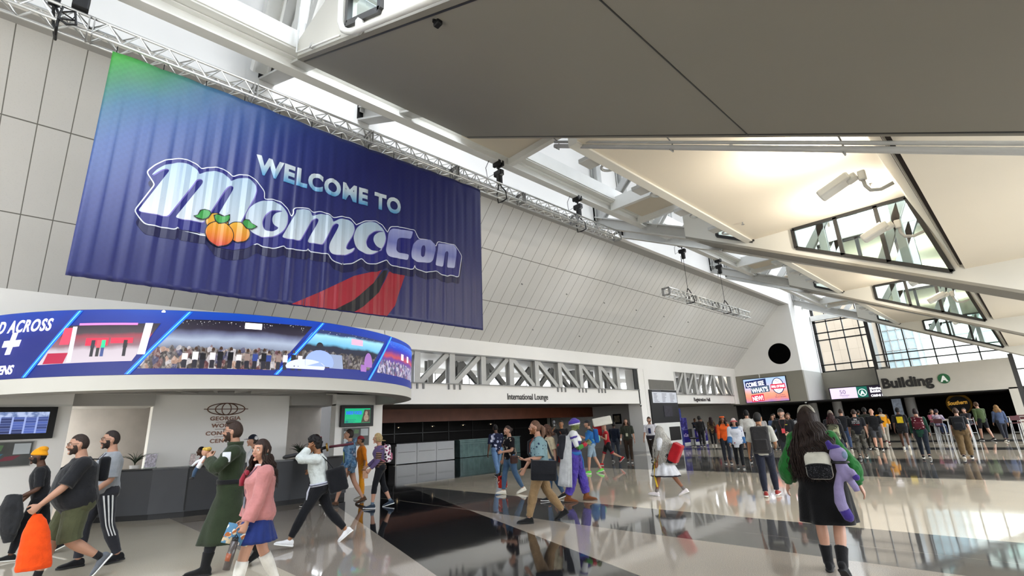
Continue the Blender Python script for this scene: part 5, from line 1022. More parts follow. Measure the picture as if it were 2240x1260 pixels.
    def pants(s, m, ln=1.93, add=.014, name='trousers', waist=.09, flare=0, disp=.014, crotch=-.13):
        o = MB(); S = s.s
        o.loft([s.ring(crotch+(waist-crotch)*i/8, add*(1 if i < 4 else .35)) for i in range(9)])
        for l in s.legs: o.tube(*s.chain(l[:3], s.LR, 0.02, ln, add, 1+.55*(s.build_-1), 14, flare=flare), 14); o.ball(l[0]+V((0, -.028*S, .0)), .098*S*s.build_+add)
        return o.build(name, m, s.root, smooth=True, local=True, mods=[remesh(s.res, 2, disp)])
    def skirt(s, m, ln, waist=.10, add=.02, flare=.1, name='skirt', folds=9, fa=.012, back=0, disp=.006):
        """flared skirt, dress or coat tail of length ln (metres below the hips)"""
        S = s.s; o = MB(); rings = []; n = 64; K = 12; kn = [l[1] for l in s.legs]+[l[2] for l in s.legs]
        for i in range(K+1):
            t = waist+(-ln-waist)*i/K; k = i/K; top_ = s.ring(max(t, -.06), add, n)
            if t < -.02:
                c = V((0, 0, 0)); pts = []
                for l in s.legs:
                    L_ = .43*S; d_ = -t*S; p = l[0].lerp(l[1], min(1, d_/L_)) if d_ <= L_ else l[1].lerp(l[2], min(1, (d_-L_)/(.42*S))); pts.append(p)
                x0, x1 = min(p.x for p in pts)-.08*S*s.build_, max(p.x for p in pts)+.08*S*s.build_; y0, y1 = min(p.y for p in pts)-.085*S*s.build_, max(p.y for p in pts)+.085*S*s.build_
                q = min(1, (-t-.02)/.12); cen = V(((x0+x1)/2, (y0+y1)/2-back*k, 0)); hx, hy = (x1-x0)/2+add+flare*k, (y1-y0)/2+add+flare*k+back*k; R_ = []
                for j in range(n):
                    a = 2*pi*j/n; f_ = 1+fa*8*k*sin(folds*a+.7*sin(3*a)); p = cen+V((hx*cos(a)*f_, hy*sin(a)*f_, s.hipz+t*S)); R_.append(top_[j].lerp(p, q))
                rings.append(R_)
            else: rings.append(top_)
        o.loft(rings, cap=False)
        def sol(ob):
            q = ob.modifiers.new('thickness', 'SOLIDIFY'); q.thickness = .008
            if disp: d = ob.modifiers.new('folds', 'DISPLACE'); d.texture = wr; d.strength = disp; d.texture_coords = 'LOCAL'
        return o.build(name, m, s.root, smooth=True, local=True, mods=[sol])
    def shoes(s, c, sole='#d8d6d0', boot=0, size=1.0, m2=None):
        mu = cloth('shoe_'+c.lstrip('#'), c, .08); ms = mat('sole_'+sole.lstrip('#'), sole, .6); S = s.s*size
        for l in s.legs:
            a, f, u = l[2], l[3], l[4]; r_ = f.cross(u).normalized(); o = MB(); rings = []
            for t, w_, z0, z1 in ((-.075, .022, -.072, -.02), (-.06, .034, -.075, .01), (-.03, .038, -.075, .022), (.01, .038, -.075, .018), (.05, .044, -.075, .002), (.10, .049, -.075, -.020), (.15, .048, -.075, -.032), (.185, .038, -.073, -.044), (.20, .016, -.068, -.056)):
                zc, hh = (z0+z1)/2, (z1-z0)/2; rings.append([a+f*t*S+r_*w_*cos(2*pi*q/14)*S+u*(zc+hh*(abs(sin(2*pi*q/14))**.8*(1 if sin(2*pi*q/14) > 0 else -1)))*S for q in range(14)])
            o.loft(rings)
            if boot: dl = (l[1]-l[2]).normalized(); o.tube([a-u*.02*S, a+dl*boot*.5, a+dl*boot], [.050*S, .056*S, .066*S], 14)
            sh = o.build('shoe' if not boot else 'boot', mu, s.root, smooth=True, local=True, mods=[remesh(.009, 1)])
            o = MB(); o.loft([[a+f*t*S+r_*w_*cos(2*pi*q/14)*S+u*(-.076+.013*sin(2*pi*q/14))*S for q in range(14)] for t, w_ in ((-.082, .02), (-.065, .038), (-.03, .042), (.03, .041), (.10, .050), (.15, .049), (.19, .038), (.208, .016))]); o.build('sole', ms, sh, smooth=True, local=True)
    def socks(s, c, t0=1.45, add=.006):
        m = cloth('sock_'+c.lstrip('#'), c)
        for l in s.legs: MB().tube(*s.chain(l[:3], s.LR, t0, 2, add, 1+.3*(s.build_-1)), 14).build('sock', m, s.root, smooth=True, local=True)
    def cap(s, c, kind='cap', c2=None):
        m = cloth('hat_'+c.lstrip('#'), c); S = s.s; o = MB()
        lim = {'cap': 12, 'beanie': 12, 'bucket': 14, 'turban': 10}[kind]; k0 = {'cap': 1.13, 'beanie': 1.15, 'bucket': 1.18, 'turban': 1.2}[kind]
        def fn(th, ph): d = math.degrees(ph)+8*sin(th+pi); k = 1/(1+math.exp(-(d-lim)/3)); return .86+(k0+.02-.86)*k
        s.headloft(o, n=28, m=18, fn=fn)
        if kind == 'beanie': o.ball(s.hp(0, -.045, .115), (.07*S, .075*S, .05*S)); o.tube([s.headpt(2*pi*q/20, R(15+8*sin(2*pi*q/20)), 1.07) for q in range(21)], .013*S, 8)
        if kind == 'turban':
            for e_, rr_ in ((16, .026), (30, .024)): o.tube([s.headpt(2*pi*q/20, R(e_+8*sin(2*pi*q/20)), 1.18) for q in range(21)], rr_*S, 8)
        hat = o.build('hat', m, s.root, smooth=True, local=True, mods=[remesh(.009, 1)])
        m2 = cloth('hat_'+(c2 or c).lstrip('#'), c2 or c)
        if kind == 'cap':
            o = MB(); A, B_ = [], []
            for q in range(13): a = R(20+140*q/12); A.append(s.hp(.085*cos(a), .10*sin(a), .045+.0*q)); B_.append(s.hp(.078*cos(a), .10*sin(a)+.075*sin(a)**1.5, .036))
            o.loft([A, B_], cap=False, close=False); ob = o.build('brim', m2, hat, smooth=True, local=True); q = ob.modifiers.new('thickness', 'SOLIDIFY'); q.thickness = .006
        if kind == 'bucket':
            o = MB(); o.loft([[s.headpt(2*pi*q/24, R(18+8*sin(2*pi*q/24)), 1.16) for q in range(24)], [s.headpt(2*pi*q/24, R(10+8*sin(2*pi*q/24)), 1.16)+s.HM @ V((.045*cos(2*pi*q/24), .05*sin(2*pi*q/24), -.03))*S for q in range(24)]], cap=False); ob = o.build('brim', m2, hat, smooth=True, local=True); q = ob.modifiers.new('thickness', 'SOLIDIFY'); q.thickness = .006
        if kind == 'turban': MB().tube([s.headpt(2*pi*q/20, R(4+8*sin(2*pi*q/20)), 1.12) for q in range(21)], .020*S, 8).build('band', m2, hat, smooth=True, local=True)
    def front(s, t, x): w_, d_, oy = ipol(s.tab, t); b = s.build_; return oy+d_*b*sqrt(max(.1, 1-min(.95, (x/(w_*b)))**2))
    def lanyard(s, c='#3a2a60', badge='#d8d4dc', off=.024, drop=.1):
        P = []
        for sg in (-1, 1):
            for t, x in ((.50, .07), (.44, .075), (.36, .05), (.26, .022), (drop+.06, .004)): P.append((sg, t, x))
        L = [s.T(t, -x, s.front(t, x)+off/s.s) for sg, t, x in P[:5]]; Rr = [s.T(t, x, s.front(t, x)+off/s.s) for sg, t, x in P[:5]]
        ln = MB().tube(L+Rr[::-1], .008*s.s, 6, flat=.4).build('lanyard', cloth('lanyard_'+c.lstrip('#'), c), s.root, smooth=True, local=True)
        if badge: q = s.T(drop, 0, s.front(drop, 0)+(off+.012)/s.s); MB().box(q, (.085*s.s, .006, .12*s.s)).build('badge', mat('badge_'+badge.lstrip('#'), badge, .4, var=.3, vs_=30), ln, local=True)
    def belt(s, c, t=.07, add=.026, w_=.035):
        MB().loft([s.ring(t-w_/2, add), s.ring(t-w_/2, add+.004), s.ring(t+w_/2, add+.004), s.ring(t+w_/2, add)]).build('belt', cloth('belt_'+c.lstrip('#'), c), s.root, smooth=True, local=True)
    # ---- carried things are top-level things of their own ----
    def carry(s, name, label, cat, at, group=None):
        t = thing(name, label, cat, (0, 0, 0), group, s.root.rotation_euler.z); at = V(at); t.location = s.root.matrix_basis @ at if False else s.root.location+Matrix.Rotation(s.root.rotation_euler.z, 3, 'Z') @ at
        t['_o'] = tuple(at); del t['_o']; return t, at
    def backpack(s, label, c, w_=.30, h=.44, d=.17, t=.28, off=.10, patt=None, pocket=True, straps=True, c2=None):
        S = s.s; ce = s.T(t, 0, -(.10*s.build_+off)); T_, at = s.carry('backpack', label, 'backpack', ce); m = patt or cloth('bag_'+c.lstrip('#'), c); rot = Matrix.Rotation(-s.lean, 3, 'X'); m2 = cloth('bag_'+(c2 or c).lstrip('#'), c2 or c)
        def bd(o, n, mm, mods=()): ob = o.build(n, mm, T_, smooth=True, local=True, mods=mods); ob.data.transform(Matrix.Translation(-at)); return ob
        bd(MB().rbox(ce, (w_*S, d*S, h*S), .06*S, rot), 'bag_body', m, [remesh(.010, 3, .008)])
        if pocket: bd(MB().rbox(ce+rot @ V((0, -d*.52*S, -h*.18*S)), (w_*.72*S, d*.4*S, h*.42*S), .04*S, rot), 'front_pocket', m2, [remesh(.009, 2)])
        bd(MB().tube([ce+rot @ V((-.04*S, d*.3*S, h*.48*S)), ce+rot @ V((-.03*S, d*.3*S, h*.56*S)), ce+rot @ V((.03*S, d*.3*S, h*.56*S)), ce+rot @ V((.04*S, d*.3*S, h*.48*S))], .008*S, 6), 'top_handle', m2)
        bd(MB().tube([ce+rot @ V((w_*.42*S*cos(a), -d*.5*S, h*.22*S+h*.22*S*sin(a))) for a in [pi*q/10 for q in range(11)]], .005*S, 6), 'zip', mat('zip_dark', '#1a1a1a', .4))
        if straps:
            for sg in (-1, 1): bd(MB().tube([s.T(.49, sg*.07, -.10*s.build_), s.T(.50, sg*.085, -.01), s.T(.44, sg*.11, s.front(.44, .11)+.03), s.T(.32, sg*.13, s.front(.32, .13)+.03), s.T(.2, sg*.17*s.build_, .02), s.T(.12, sg*.15*s.build_, -.12)], .022*S, 8, flat=.35), 'strap', m2)
        return T_
    def item(s, name, label, cat, at, parts):
        """parts: list of (name, MB in person coordinates, material, mods)"""
        T_, at = s.carry(name, label, cat, at)
        for n, o, mm, mods in parts: ob = o.build(n, mm, T_, smooth=True, local=True, mods=mods); ob.data.transform(Matrix.Translation(-at))
        return T_
W = lambda a, b: (a, b)
STRIDE = ((24, 6, 10), (-18, 22, -28)); STRIDE2 = ((-18, 22, -28), (24, 6, 10)); STAND = ((3, 4, 0), (-2, 4, 0)); STEP = ((14, 8, 4), (-12, 14, -14)); STEP2 = ((-12, 14, -14), (14, 8, 4))
def far(label, pos, dr, h=1.72, sex='m', sk='fair', hair=('short', '#1d1714'), top='#1a1a1c', bot='#23252c', sl=.9, ln=1.93, shoes='#1c1c1c', legs=STEP, arms=(None, None), res=.013, hem=-.1, **k):
    p = Person(label, pos, dr, h, sex, sk, hair=hair, legs=legs, arms=arms, res=res, face=k.pop('face', False), **k)
    if top: p.top(top if not isinstance(top, str) else cloth(top[1:], top), sl, hem)
    if bot: p.pants(bot if not isinstance(bot, str) else cloth(bot[1:], bot), ln)
    if shoes: p.shoes(shoes)
    return p
# ===== left foreground group, walking toward the left =====
p = Person('person in a mustard beanie and black tee carrying a dark jacket at the left edge', (-11.6, .37), (-.05, -1), 1.70, 'm', 'dark', lean=9, legs=((20, 10, 6), (-16, 20, -24)), arms=(('a', -4, 8, 66, .2), ('a', 5, 8, 30)), res=.009, hair=('buzz', '#15100e'))
p.beard('#15100e', 1.03, False); p.cap('#e09a1c', 'beanie'); p.top(cloth('black_tee', '#1b1c1f'), .9, -.1); p.pants(cloth('black', '#15161a')); p.shoes('#1a1a1a')
o = MB(); ja = p.arms[0]; o.tube([ja[2]+V((0, .05, .06)), ja[2]+V((-.03, .06, -.1)), ja[2]+V((-.02, .02, -.42)), ja[2]+V((0, 0, -.62))], [.09, .13, .12, .06], 14); o.tube([ja[2]+V((-.06, .0, .05)), ja[2]+V((-.1, -.06, -.25)), ja[2]+V((-.08, -.03, -.5))], [.05, .06, .04], 10)
p.item('jacket', 'dark grey jacket hanging over the arm of the person in the beanie', 'jacket', ja[2], [('cloth', o, cloth('charcoal', '#2a2b2d'), [remesh(.012, 2, .03)])])
p = Person('heavy person in black tee and olive shorts with glasses carrying an orange bag', (-9.12, .66), (.05, -1), 1.87, 'm', 'fair', build=1.30, belly=.10, lean=5, legs=((4, 58, -52), (20, 8, 4)), arms=(('a', 30, 12, 16), ('a', -10, 10, 14)), head=(0, -3), res=.008, hair=('buzz', '#2c211b'), hands=((60,), (20,)))
p.beard('#2c211b', 1.035); p.glasses(); p.brows('#2c211b'); p.top(cloth('black_tee', '#1b1c1f'), 1.0, -.13, .045, sadd=.03); p.pants(cloth('olive', '#474a34'), 1.04, .035, flare=.03, name='shorts', waist=.0); p.socks('#1a1a1c', 1.82); p.shoes('#5c6066', '#dcdcda')
h0 = p.j['hand0']; o = MB(); b = h0+V((.02, -.06, -.36)); rings = []
for z, wx, wy in ((0.32, .02, .04), (.24, .04, .09), (.1, .07, .13), (-.1, .08, .155), (-.27, .08, .17), (-.31, .06, .16)): rings.append([b+V((wx*cos(a), wy*sin(a)-.10*(.3-z), z)) for a in [2*pi*q/16 for q in range(16)]])
o.loft(rings); o2 = MB(); o2.tube([h0+V((0, 0, .02)), h0+V((.02, -.04, -.06)), b+V((.02, -.02, .27))], [.012, .016, .03], 8)
p.item('plastic_bag', 'bright orange plastic bag carried by the heavy person in olive shorts', 'bag', h0, [('bag_body', o, cloth('orange', '#dd4a12'), [remesh(.009, 2, .018)]), ('handle', o2, cloth('orange', '#dd4a12'), [])])
o = MB(); o.rbox(p.T(.34, .02, -.24), (.2, .12, .32), .05); o2 = MB(); o2.tube([p.T(.47, -.1, -.17), p.T(.5, -.1, 0), p.T(.42, 0, .17), p.T(.2, .16, .2)], .02, 8, flat=.4); p.item('sling_bag', 'black sling bag on the back of the heavy person in olive shorts', 'bag', p.T(.34, 0, -.24), [('bag_body', o, cloth('bag_black', '#141519'), [remesh(.01, 3)]), ('strap', o2, cloth('bag_black', '#141519'), [])])
p = Person('person in grey tee and dark track pants with three white stripes and glasses', (-9.95, 1.02), (.08, -1), 1.91, 'm', 'fair', build=1.08, lean=0, legs=((-10, 12, -6), (20, 20, 2)), arms=(('a', 0, 10, 48, 15), ('a', 12, 8, 50, 10)), head=(0, 0), res=.008, hair=('buzz', '#231a16'))
p.beard('#231a16', 1.035); p.glasses('#4a2a24'); p.brows('#231a16'); p.top(cloth('grey_tee', '#8a8e93'), .95, -.14, .028, sadd=.026); p.pants(cloth('track', '#2a2b31'), 1.94, .02); p.shoes('#141416', '#141416'); p.lanyard('#3a2440', None)
for k in range(3):
    pts, rad = p.chain(p.legs[0][:3], p.LR, .10, 1.35, .024); o = MB(); a_, b_ = [], []
    for q, (c_, r_) in enumerate(zip(pts, rad)): t_ = (k-1)*.42-.1; n_ = V((-cos(t_), -sin(t_), 0)); t2 = t_+.16; n2 = V((-cos(t2), -sin(t2), 0)); a_.append([c_+n_*(r_+.006), c_+n_*(r_-.004), c_+n2*(r_-.004), c_+n2*(r_+.006)])
    o.loft(a_); o.build('white_stripe', cloth('stripe_white', '#d4d6d8'), p.root, local=True)
# ===== the couple in the green coat and pink sweater =====
p = Person('tall person with glasses in a long dark green belted coat holding a small doll', (-7.90, 2.16), (-.30, -.95), 1.93, 'm', 'fair', lean=0, legs=((14, 5, 4), (-14, 26, -30)), arms=(('p', (-.13, .27, 1.40), V((-.9, .1, -.6))), ('p', (.05, .30, 1.36))), head=(-6, 2), res=.007, hair=('short', '#30221a'), hands=((70, (.3, .2, 1), (.6, -.6, 0)), (60, (-.5, .5, .4))))
p.beard('#30221a', 1.04); p.glasses('#2a2a2c'); p.brows('#30221a'); gc = cloth('green_coat', '#26301f'); p.hairtop = MB().ball(p.hp(0, .03, .115), (.062, .075, .035)).build('quiff', hairm('#30221a'), p.root, smooth=True, local=True)
p.pants(cloth('dark_trousers', '#1c1d20')); p.shoes('#131313', '#131313', boot=.18); p.top(gc, 1.86, -.02, .034, 'coat', cuff=.02, sadd=.03); p.skirt(gc, .60, .08, .036, .03, 'coat_skirt', 5, .006); p.belt('#16171a', .09, .05, .05)
o = MB(); o.loft([[p.T(.50+z, r*cos(q*pi/12), -.01+(r-.01)*sin(q*pi/12)) for q in range(24)] for r, z in ((.085, -.03), (.10, .02), (.105, .055), (.092, .05))]); o.build('collar', gc, p.root, smooth=True, local=True)
sh = p.arms[0]; q0 = sh[0].lerp(sh[1], .35)+V((-.082, .01, 0)); MB().rbox(q0, (.03, .10, .13), .012).build('arm_patch', cloth('patch_white', '#c9ccd2'), p.root, smooth=True, local=True)
w0 = p.arms[0][2]; MB().tube([w0-(w0-p.arms[0][1]).normalized()*.05, w0-(w0-p.arms[0][1]).normalized()*.01], [.046, .042], 14).build('shirt_cuff', cloth('cuff_white', '#d4d6da'), p.root, smooth=True, local=True)
MB().prism([p.T(.49, -.05, .09), p.T(.49, .05, .09), p.T(.30, .0, .17)], (0, .012, 0)).build('shirt_front', cloth('cuff_white', '#d4d6da'), p.root, local=True)
hd = p.j['hand0']; c0 = hd+V((.05, .06, .02))
o = MB(); o.ball(c0, (.05, .05, .055)); o3 = MB(); o3.tube([c0+V((0, 0, -.04)), c0+V((0, .04, -.14)), c0+V((0, .07, -.2))], [.02, .035, .03], 10); o3.tube([c0+V((0, .0, -.08)), c0+V((0, .09, -.12)), c0+V((0, .14, -.17))], [.015, .018, .012], 8)
o4 = MB(); o4.tube([c0+V((0, .07, -.19)), c0+V((.0, .10, -.25)), c0+V((0, .11, -.31))], [.028, .026, .02], 8); o5 = MB(); o5.ball(c0+V((0, .125, -.325)), (.02, .03, .014), 8, 6); o6 = MB()
for q in range(12): a = q*pi/6; o6.ball(c0+V((.028*cos(a), .028*sin(a)-.012, .035)), .03, 8, 6)
p.item('doll', 'small doll with fluffy yellow hair held by the person in the green coat', 'doll', c0, [('head', o, skin('pink'), []), ('hair', o6, hairm('#b99b45'), [remesh(.008, 1, .01, wf)]), ('shirt', o3, cloth('doll_white', '#d0d2d8'), []), ('trousers', o4, cloth('doll_blue', '#33475e'), []), ('shoe', o5, M['black'], [])])
p = Person('person with long dark brown hair in a pink sweater, blue skirt and white knee socks', (-6.20, 2.0), (-.12, -.99), 1.67, 'f', 'pink', lean=-1, legs=((16, 6, 4), (-14, 12, -14)), arms=(('a', 12, 7, 10, 4), ('a', 6, 8, 12)), head=(34, 0), res=.0068, hair=('long', '#2a1b14', .36, .018, 1.0), hands=((70,), (30,)))
p.brows('#2a1b14'); pk = cloth('pink_sweater', '#ad7472'); p.skirt(cloth('blue_skirt', '#202f68'), .30, .06, .02, .035, folds=16, fa=.006); p.top(pk, 1.93, -.225, .045, 'sweater', flare=.012, cuff=.016, disp=.024, sadd=.03); p.socks('#d6d4cc', 1.13, .010); p.shoes('#d9d7d0')
MB().tube([p.T(.50+.012*sin(2*pi*q/12*1), .072*cos(2*pi*q/12), -.008+.075*sin(2*pi*q/12)) for q in range(13)], .018, 8).build('collar', cloth('collar_white', '#d8d6dc'), p.root, smooth=True, local=True)
o = MB(); fy = p.front(.36, 0)+.05
for sg in (-1, 1): o.ball(p.T(.44, sg*.04, fy-.02), (.045, .022, .03), 10, 7); o.tube([p.T(.43, sg*.01, fy), p.T(.36, sg*.025, fy+.02), p.T(.30, sg*.03, fy+.02)], [.018, .024, .02], 8)
o.build('red_bow', cloth('bow_red', '#7e1d2c'), p.root, smooth=True, local=True); p.lanyard('#4d4560', '#6a6f7a', .045, .12)
MB().tube([p.hp(-.086, .0, -.045), p.hp(-.09, .02, -.08), p.hp(-.085, .035, -.12)], [.012, .02, .012], 8, flat=.4).build('teal_earring', mat('teal_plastic', '#2b9a8e', .4), p.root, smooth=True, local=True)
h0 = p.j['hand0']; o = MB(); o.rbox(h0+V((.02, .03, -.03)), (.012, .26, .19), .005, Matrix.Rotation(R(18), 3, 'X')); p.item('comic_book', 'colourful comic book held against the blue skirt', 'book', h0, [('pages', o, pattern('comic', '#5a86a8', ['#c9b89a', '#a8663c', '#e0dcd4'], 16, .45), [])])
o = MB(); o.cyl(h0+V((-.01, .06, -.08)), h0+V((-.0, .11, -.34)), .036, n=18); o2 = MB(); o2.cyl(h0+V((-.01, .055, -.05)), h0+V((-.01, .063, -.09)), .03, n=16); o2.tube([h0+V((-.01, .03, -.06)), h0+V((-.01, .05, -.02)), h0+V((-.01, .08, -.07))], .006, 6); o3 = MB(); o3.cyl(h0+V((-.004, .085, -.19)), h0+V((-.002, .098, -.26)), .0375, n=18)
p.item('water_bottle', 'smoky grey water bottle with an orange mark held by the person in pink', 'bottle', h0, [('bottle_body', o, mat('smoky_plastic', '#4c4644', .2), []), ('lid', o2, M['black'], []), ('mark', o3, mat('orange_mark', '#8a4a30', .4), [])])
# ===== dark curly hair, white top, sword prop =====
p = Person('person in white top and black trousers shading the face with a hand', (-8.38, 3.62), (-.44, -.90), 1.72, 'm', 'tan', lean=8, legs=((30, 4, 12), (-22, 20, -36)), arms=(('p', (-.10, .20, 1.46), V((-.7, .3, -.8))), ('p', (.12, .18, 1.42))), head=(0, -16), res=.0075, hair=('curly', '#100d0c'), hands=((40, (.3, -.35, .9), (.3, -.9, 0)), (40, (-.3, -.2, 1), (0, -1, 0))))
p.brows('#100d0c'); p.top(cloth('white_top', '#c3cac8'), 1.9, .02, .034, 'jumper', disp=.028, cuff=.012, sadd=.026); p.pants(cloth('black', '#15161a'), 1.88, .018); p.shoes('#d9dadb', '#e4e4e2'); p.belt('#b9bcc8', .045, .04, .05); p.belt('#2a2d44', .045, .044, .012)
o = MB(); o.tube([p.T(.04, -.12, .14), p.T(-.04, -.14, .18), p.T(-.14, -.13, .2), p.T(-.2, -.12, .19)], [.02, .03, .028, .01], 8, flat=.5); o.build('sash_end', cloth('sash_white', '#c9cad6'), p.root, smooth=True, local=True)
o = MB(); o.rbox(p.T(.06, -.12, -.28), (.16, .30, .38), .06, Matrix.Rotation(R(-14), 3, 'X')); o2 = MB(); o2.tube([p.T(.2, -.14, -.26), p.T(.36, -.16, -.17), p.T(.49, -.10, -.06), p.T(.46, .02, .13), p.T(.2, .18, .10)], .022, 8, flat=.4); p.item('shoulder_bag', 'black shoulder bag hanging at the back of the person in the white top', 'bag', p.T(.06, -.12, -.28), [('bag_body', o, cloth('bag_black', '#141519'), [remesh(.01, 3, .02)]), ('strap', o2, cloth('bag_black', '#141519'), [])])
o = MB(); zz = 1.40; o.tube([V((.30, .62, zz-.07)), V((.30, .58, zz-.06)), V((.30, .3, zz-.02)), V((.28, -.05, zz+.06))], [.03, .055, .05, .042], 12, flat=.6); o2 = MB(); o2.tube([V((.28, -.1, zz+.065)), V((.27, -.5, zz+.10))], .022, 10); o3 = MB(); o3.cyl(V((.28, -.05, zz+.06)), V((.28, -.08, zz+.065)), .07, n=16)
p.item('prop_sword', 'black sheathed prop sword with burgundy handle across the shoulders', 'sword', (.28, -.05, zz+.06), [('scabbard', o, mat('black_scabbard', '#17171a', .6), []), ('handle', o2, mat('burgundy_wrap', '#4a1422', .6), []), ('guard', o3, mat('brass_guard', '#8a6a30', .35, metal=.7), [])])
p = Person('person in black and white jacket mostly hidden behind the white top with dark bun hair', (-12.95, 5.5), (-.43, -.90), 1.72, 'm', 'tan', legs=STEP, res=.011, hair=('short', '#2a1c18')); p.top(pattern('bw_jacket', '#1b1b20', ['#c9c9cc'], 3.5, .56, 'noise'), 1.9, -.1, .02); p.pants(pattern('bw_leggings', '#17181c', ['#b4b4b8'], 5, .6, 'noise')); p.shoes('#1a1a1c'); MB().rbox(p.hp(0, -.12, .03), (.05, .05, .07), .02).build('burgundy_clip', cloth('clip_red', '#6a1c2c'), p.root, local=True)
p = Person('person in blue tie dye hoodie with bare legs and sandals looking up', (-12.2, 6.0), (-.42, -.91), 1.82, 'm', 'fair', lean=2, legs=((22, 6, 6), (-16, 14, -18)), arms=(('a', 0, 8, 14), ('a', 8, 8, 20)), head=(0, 14), res=.0095, hair=('short', '#241a16')); p.glasses(); p.brows('#241a16')
td = pattern('tie_dye', '#2c4a6a', ['#3f6488', '#6f8ca6', '#2a4560', '#a9a8b8'], 5, kind='wave'); p.top(td, 1.93, -.20, .035, 'hoodie', disp=.02, sadd=.03); p.pants(td, .32, .04, name='shorts'); p.shoes('#4a3426', '#2a2320', size=.97); MB().tube([p.T(.46, -.11, -.06), p.T(.52, -.07, -.10), p.T(.54, 0, -.12), p.T(.52, .07, -.10), p.T(.46, .11, -.06)], [.02, .045, .05, .045, .02], 10).build('hood', td, p.root, smooth=True, local=True)
MB().tube([p.T(.30, -.12, p.front(.30, .12)+.05), p.T(.2, -.09, p.front(.2, .1)+.05), p.T(.05, -.1, p.front(.05, .1)+.06)], [.03, .05, .03], 8, flat=.3).build('lime_print', cloth('lime', '#8f9c58'), p.root, smooth=True, local=True)
far('person in loose orange outfit half hidden behind the tie dye hoodie', (-13.0, 6.75), (-.3, -.95), 1.62, 'm', 'tan', top='#c9741c', bot='#c9841c', sl=1.2, shoes='#8a8478', legs=STAND).cap('#8a2c34', 'cap')
p = Person('older person with short blond hair and glasses in purple cardigan and black capri leggings', (-11.1, 6.22), (-.44, -.90), 1.68, 'f', 'pink', lean=4, legs=((16, 10, 3), (-12, 14, -12)), arms=(('a', 8, 8, 34, 12), ('a', 14, 8, 40, 15)), head=(4, 2), res=.0085, hair=('bob', '#a08a62', .02, 0, .8), hands=((60,), (50,)))
p.glasses('#201a1a'); p.brows('#8a7450'); p.top(pattern('dark_stripes', '#2a2426', ['#8a6a58'], 22, .55, 'stripe'), .9, -.06, .018, 'striped_top'); p.pants(cloth('black', '#15161a'), 1.42, .012, 'leggings'); p.shoes('#2a3442', '#d6d8d8'); p.socks('#5a6a78', 1.86)
o = MB()
for a in p.arms: o.ball(a[0], .074); o.tube(*p.chain(a, p.AR, 0, 1.9, .02), 14)
o.loft([p.ring(.16+.03*i, .03) if i < 11 else p.ring(.16+.03*i, .02) for i in range(12)]); o.build('cardigan', cloth('purple', '#57496e'), p.root, smooth=True, local=True, mods=[remesh(.01, 2, .014)])
MB().tube([p.T(.47, .12*cos(q*pi/8), -.01+.10*sin(q*pi/8)) for q in range(17)], .03, 8).build('scarf', pattern('pink_scarf', '#7a5c74', ['#c99aa8'], 30, .4), p.root, smooth=True, local=True)
p.backpack('pink and white patterned backpack on the person in purple', '#a05a70', .28, .42, .16, .30, .09, patt=pattern('pink_pack', '#d8d0d4', ['#7a3050', '#2a2228'], 16, .45)); h0 = p.j['hand0']; o = MB(); o.rbox(h0+V((.02, .05, -.05)), (.03, .12, .17), .012); p.item('folder', 'tan paper folder held by the person in the purple cardigan', 'folder', h0, [('cover', o, cloth('tan_card', '#a8826a'), [])])
p = Person('person in navy and white cap half hidden behind the pink sweater', (-12.45, 3.85), (-.3, -.95), 1.77, 'm', 'fair', legs=STEP, res=.012, hair=('short', '#2a2420')); p.cap('#1d2230', 'cap'); p.top(cloth('white_tee', '#c0c2c8'), .9); p.pants(cloth('navy_trousers', '#23242e')); p.shoes('#2a1c20'); MB().ball(p.hp(-.03, -.06, .05), (.06, .05, .05)).build('white_cap_panel', cloth('cap_white', '#c4c6ca'), p.root, smooth=True, local=True)
p = Person('staff person in red shirt with dark braids working behind the information desk', (-14.72, 3.35), (-.2, -.98), 1.54, 'f', 'dark', legs=STAND, res=.011, hair=('tail', '#120d0c', .25), arms=(('a', 20, 8, 70, 15), ('a', 20, 8, 70, 15))); p.top(cloth('red_shirt', '#7a1a2a'), 1.2); p.pants(cloth('black', '#15161a')); p.shoes('#141414')
# ===== middle of the hall =====
p = far('person in navy shirt with white flowers and light jeans seen from behind', (-13.3, 11.9), (-.92, .38), 1.84, 'm', 'dark', ('buzz', '#100c0b'), pattern('hawaii_navy', '#1c2036', ['#b9bccb', '#8a90aa'], 8, .42), '#587599', .95, shoes='#20222a', legs=STRIDE2, arms=(('a', -6, 14, 12), ('a', 14, 8, 20)), res=.011, hem=-.16)
p = Person('person in black blouse with white flowers and blue jeans holding a red shopping bag', (-9.95, 9.35), (-.35, -.93), 1.72, 'f', 'fair', build=1.1, lean=0, legs=((-14, 14, -14), (16, 8, 6)), arms=(('a', 6, 14, 78, 25), ('a', 6, 12, 10)), head=(6, 4), res=.009, hair=('bun', '#2c1d18'), hands=((50,), (60,)))
p.brows('#2c1d18'); p.top(pattern('black_flowers', '#141215', ['#b4aa9c'], 11, .28), .75, -.06, .022, 'blouse'); p.pants(cloth('mid_jeans', '#3c546e'), 1.93, .014, 'jeans'); p.shoes('#d0ccc0', '#d8d4c8'); h1 = p.j['hand1']
o = MB(); o.rbox(h1+V((.02, 0, -.46)), (.14, .24, .30), .04); o2 = MB()
for sg in (-1, 1): o2.tube([h1+V((.02+.03*sg, .08, -.32)), h1+V((.01*sg, .03, -.06)), h1, h1+V((.01*sg, -.03, -.06)), h1+V((.02+.03*sg, -.08, -.32))], .010, 6)
p.item('shopping_bag', 'red patterned shopping bag with black handles near the floor', 'bag', h1, [('bag_body', o, pattern('red_print', '#a82a22', ['#d9b8a0', '#501014'], 12, .4), [remesh(.01, 2)]), ('handle', o2, M['black'], [])])
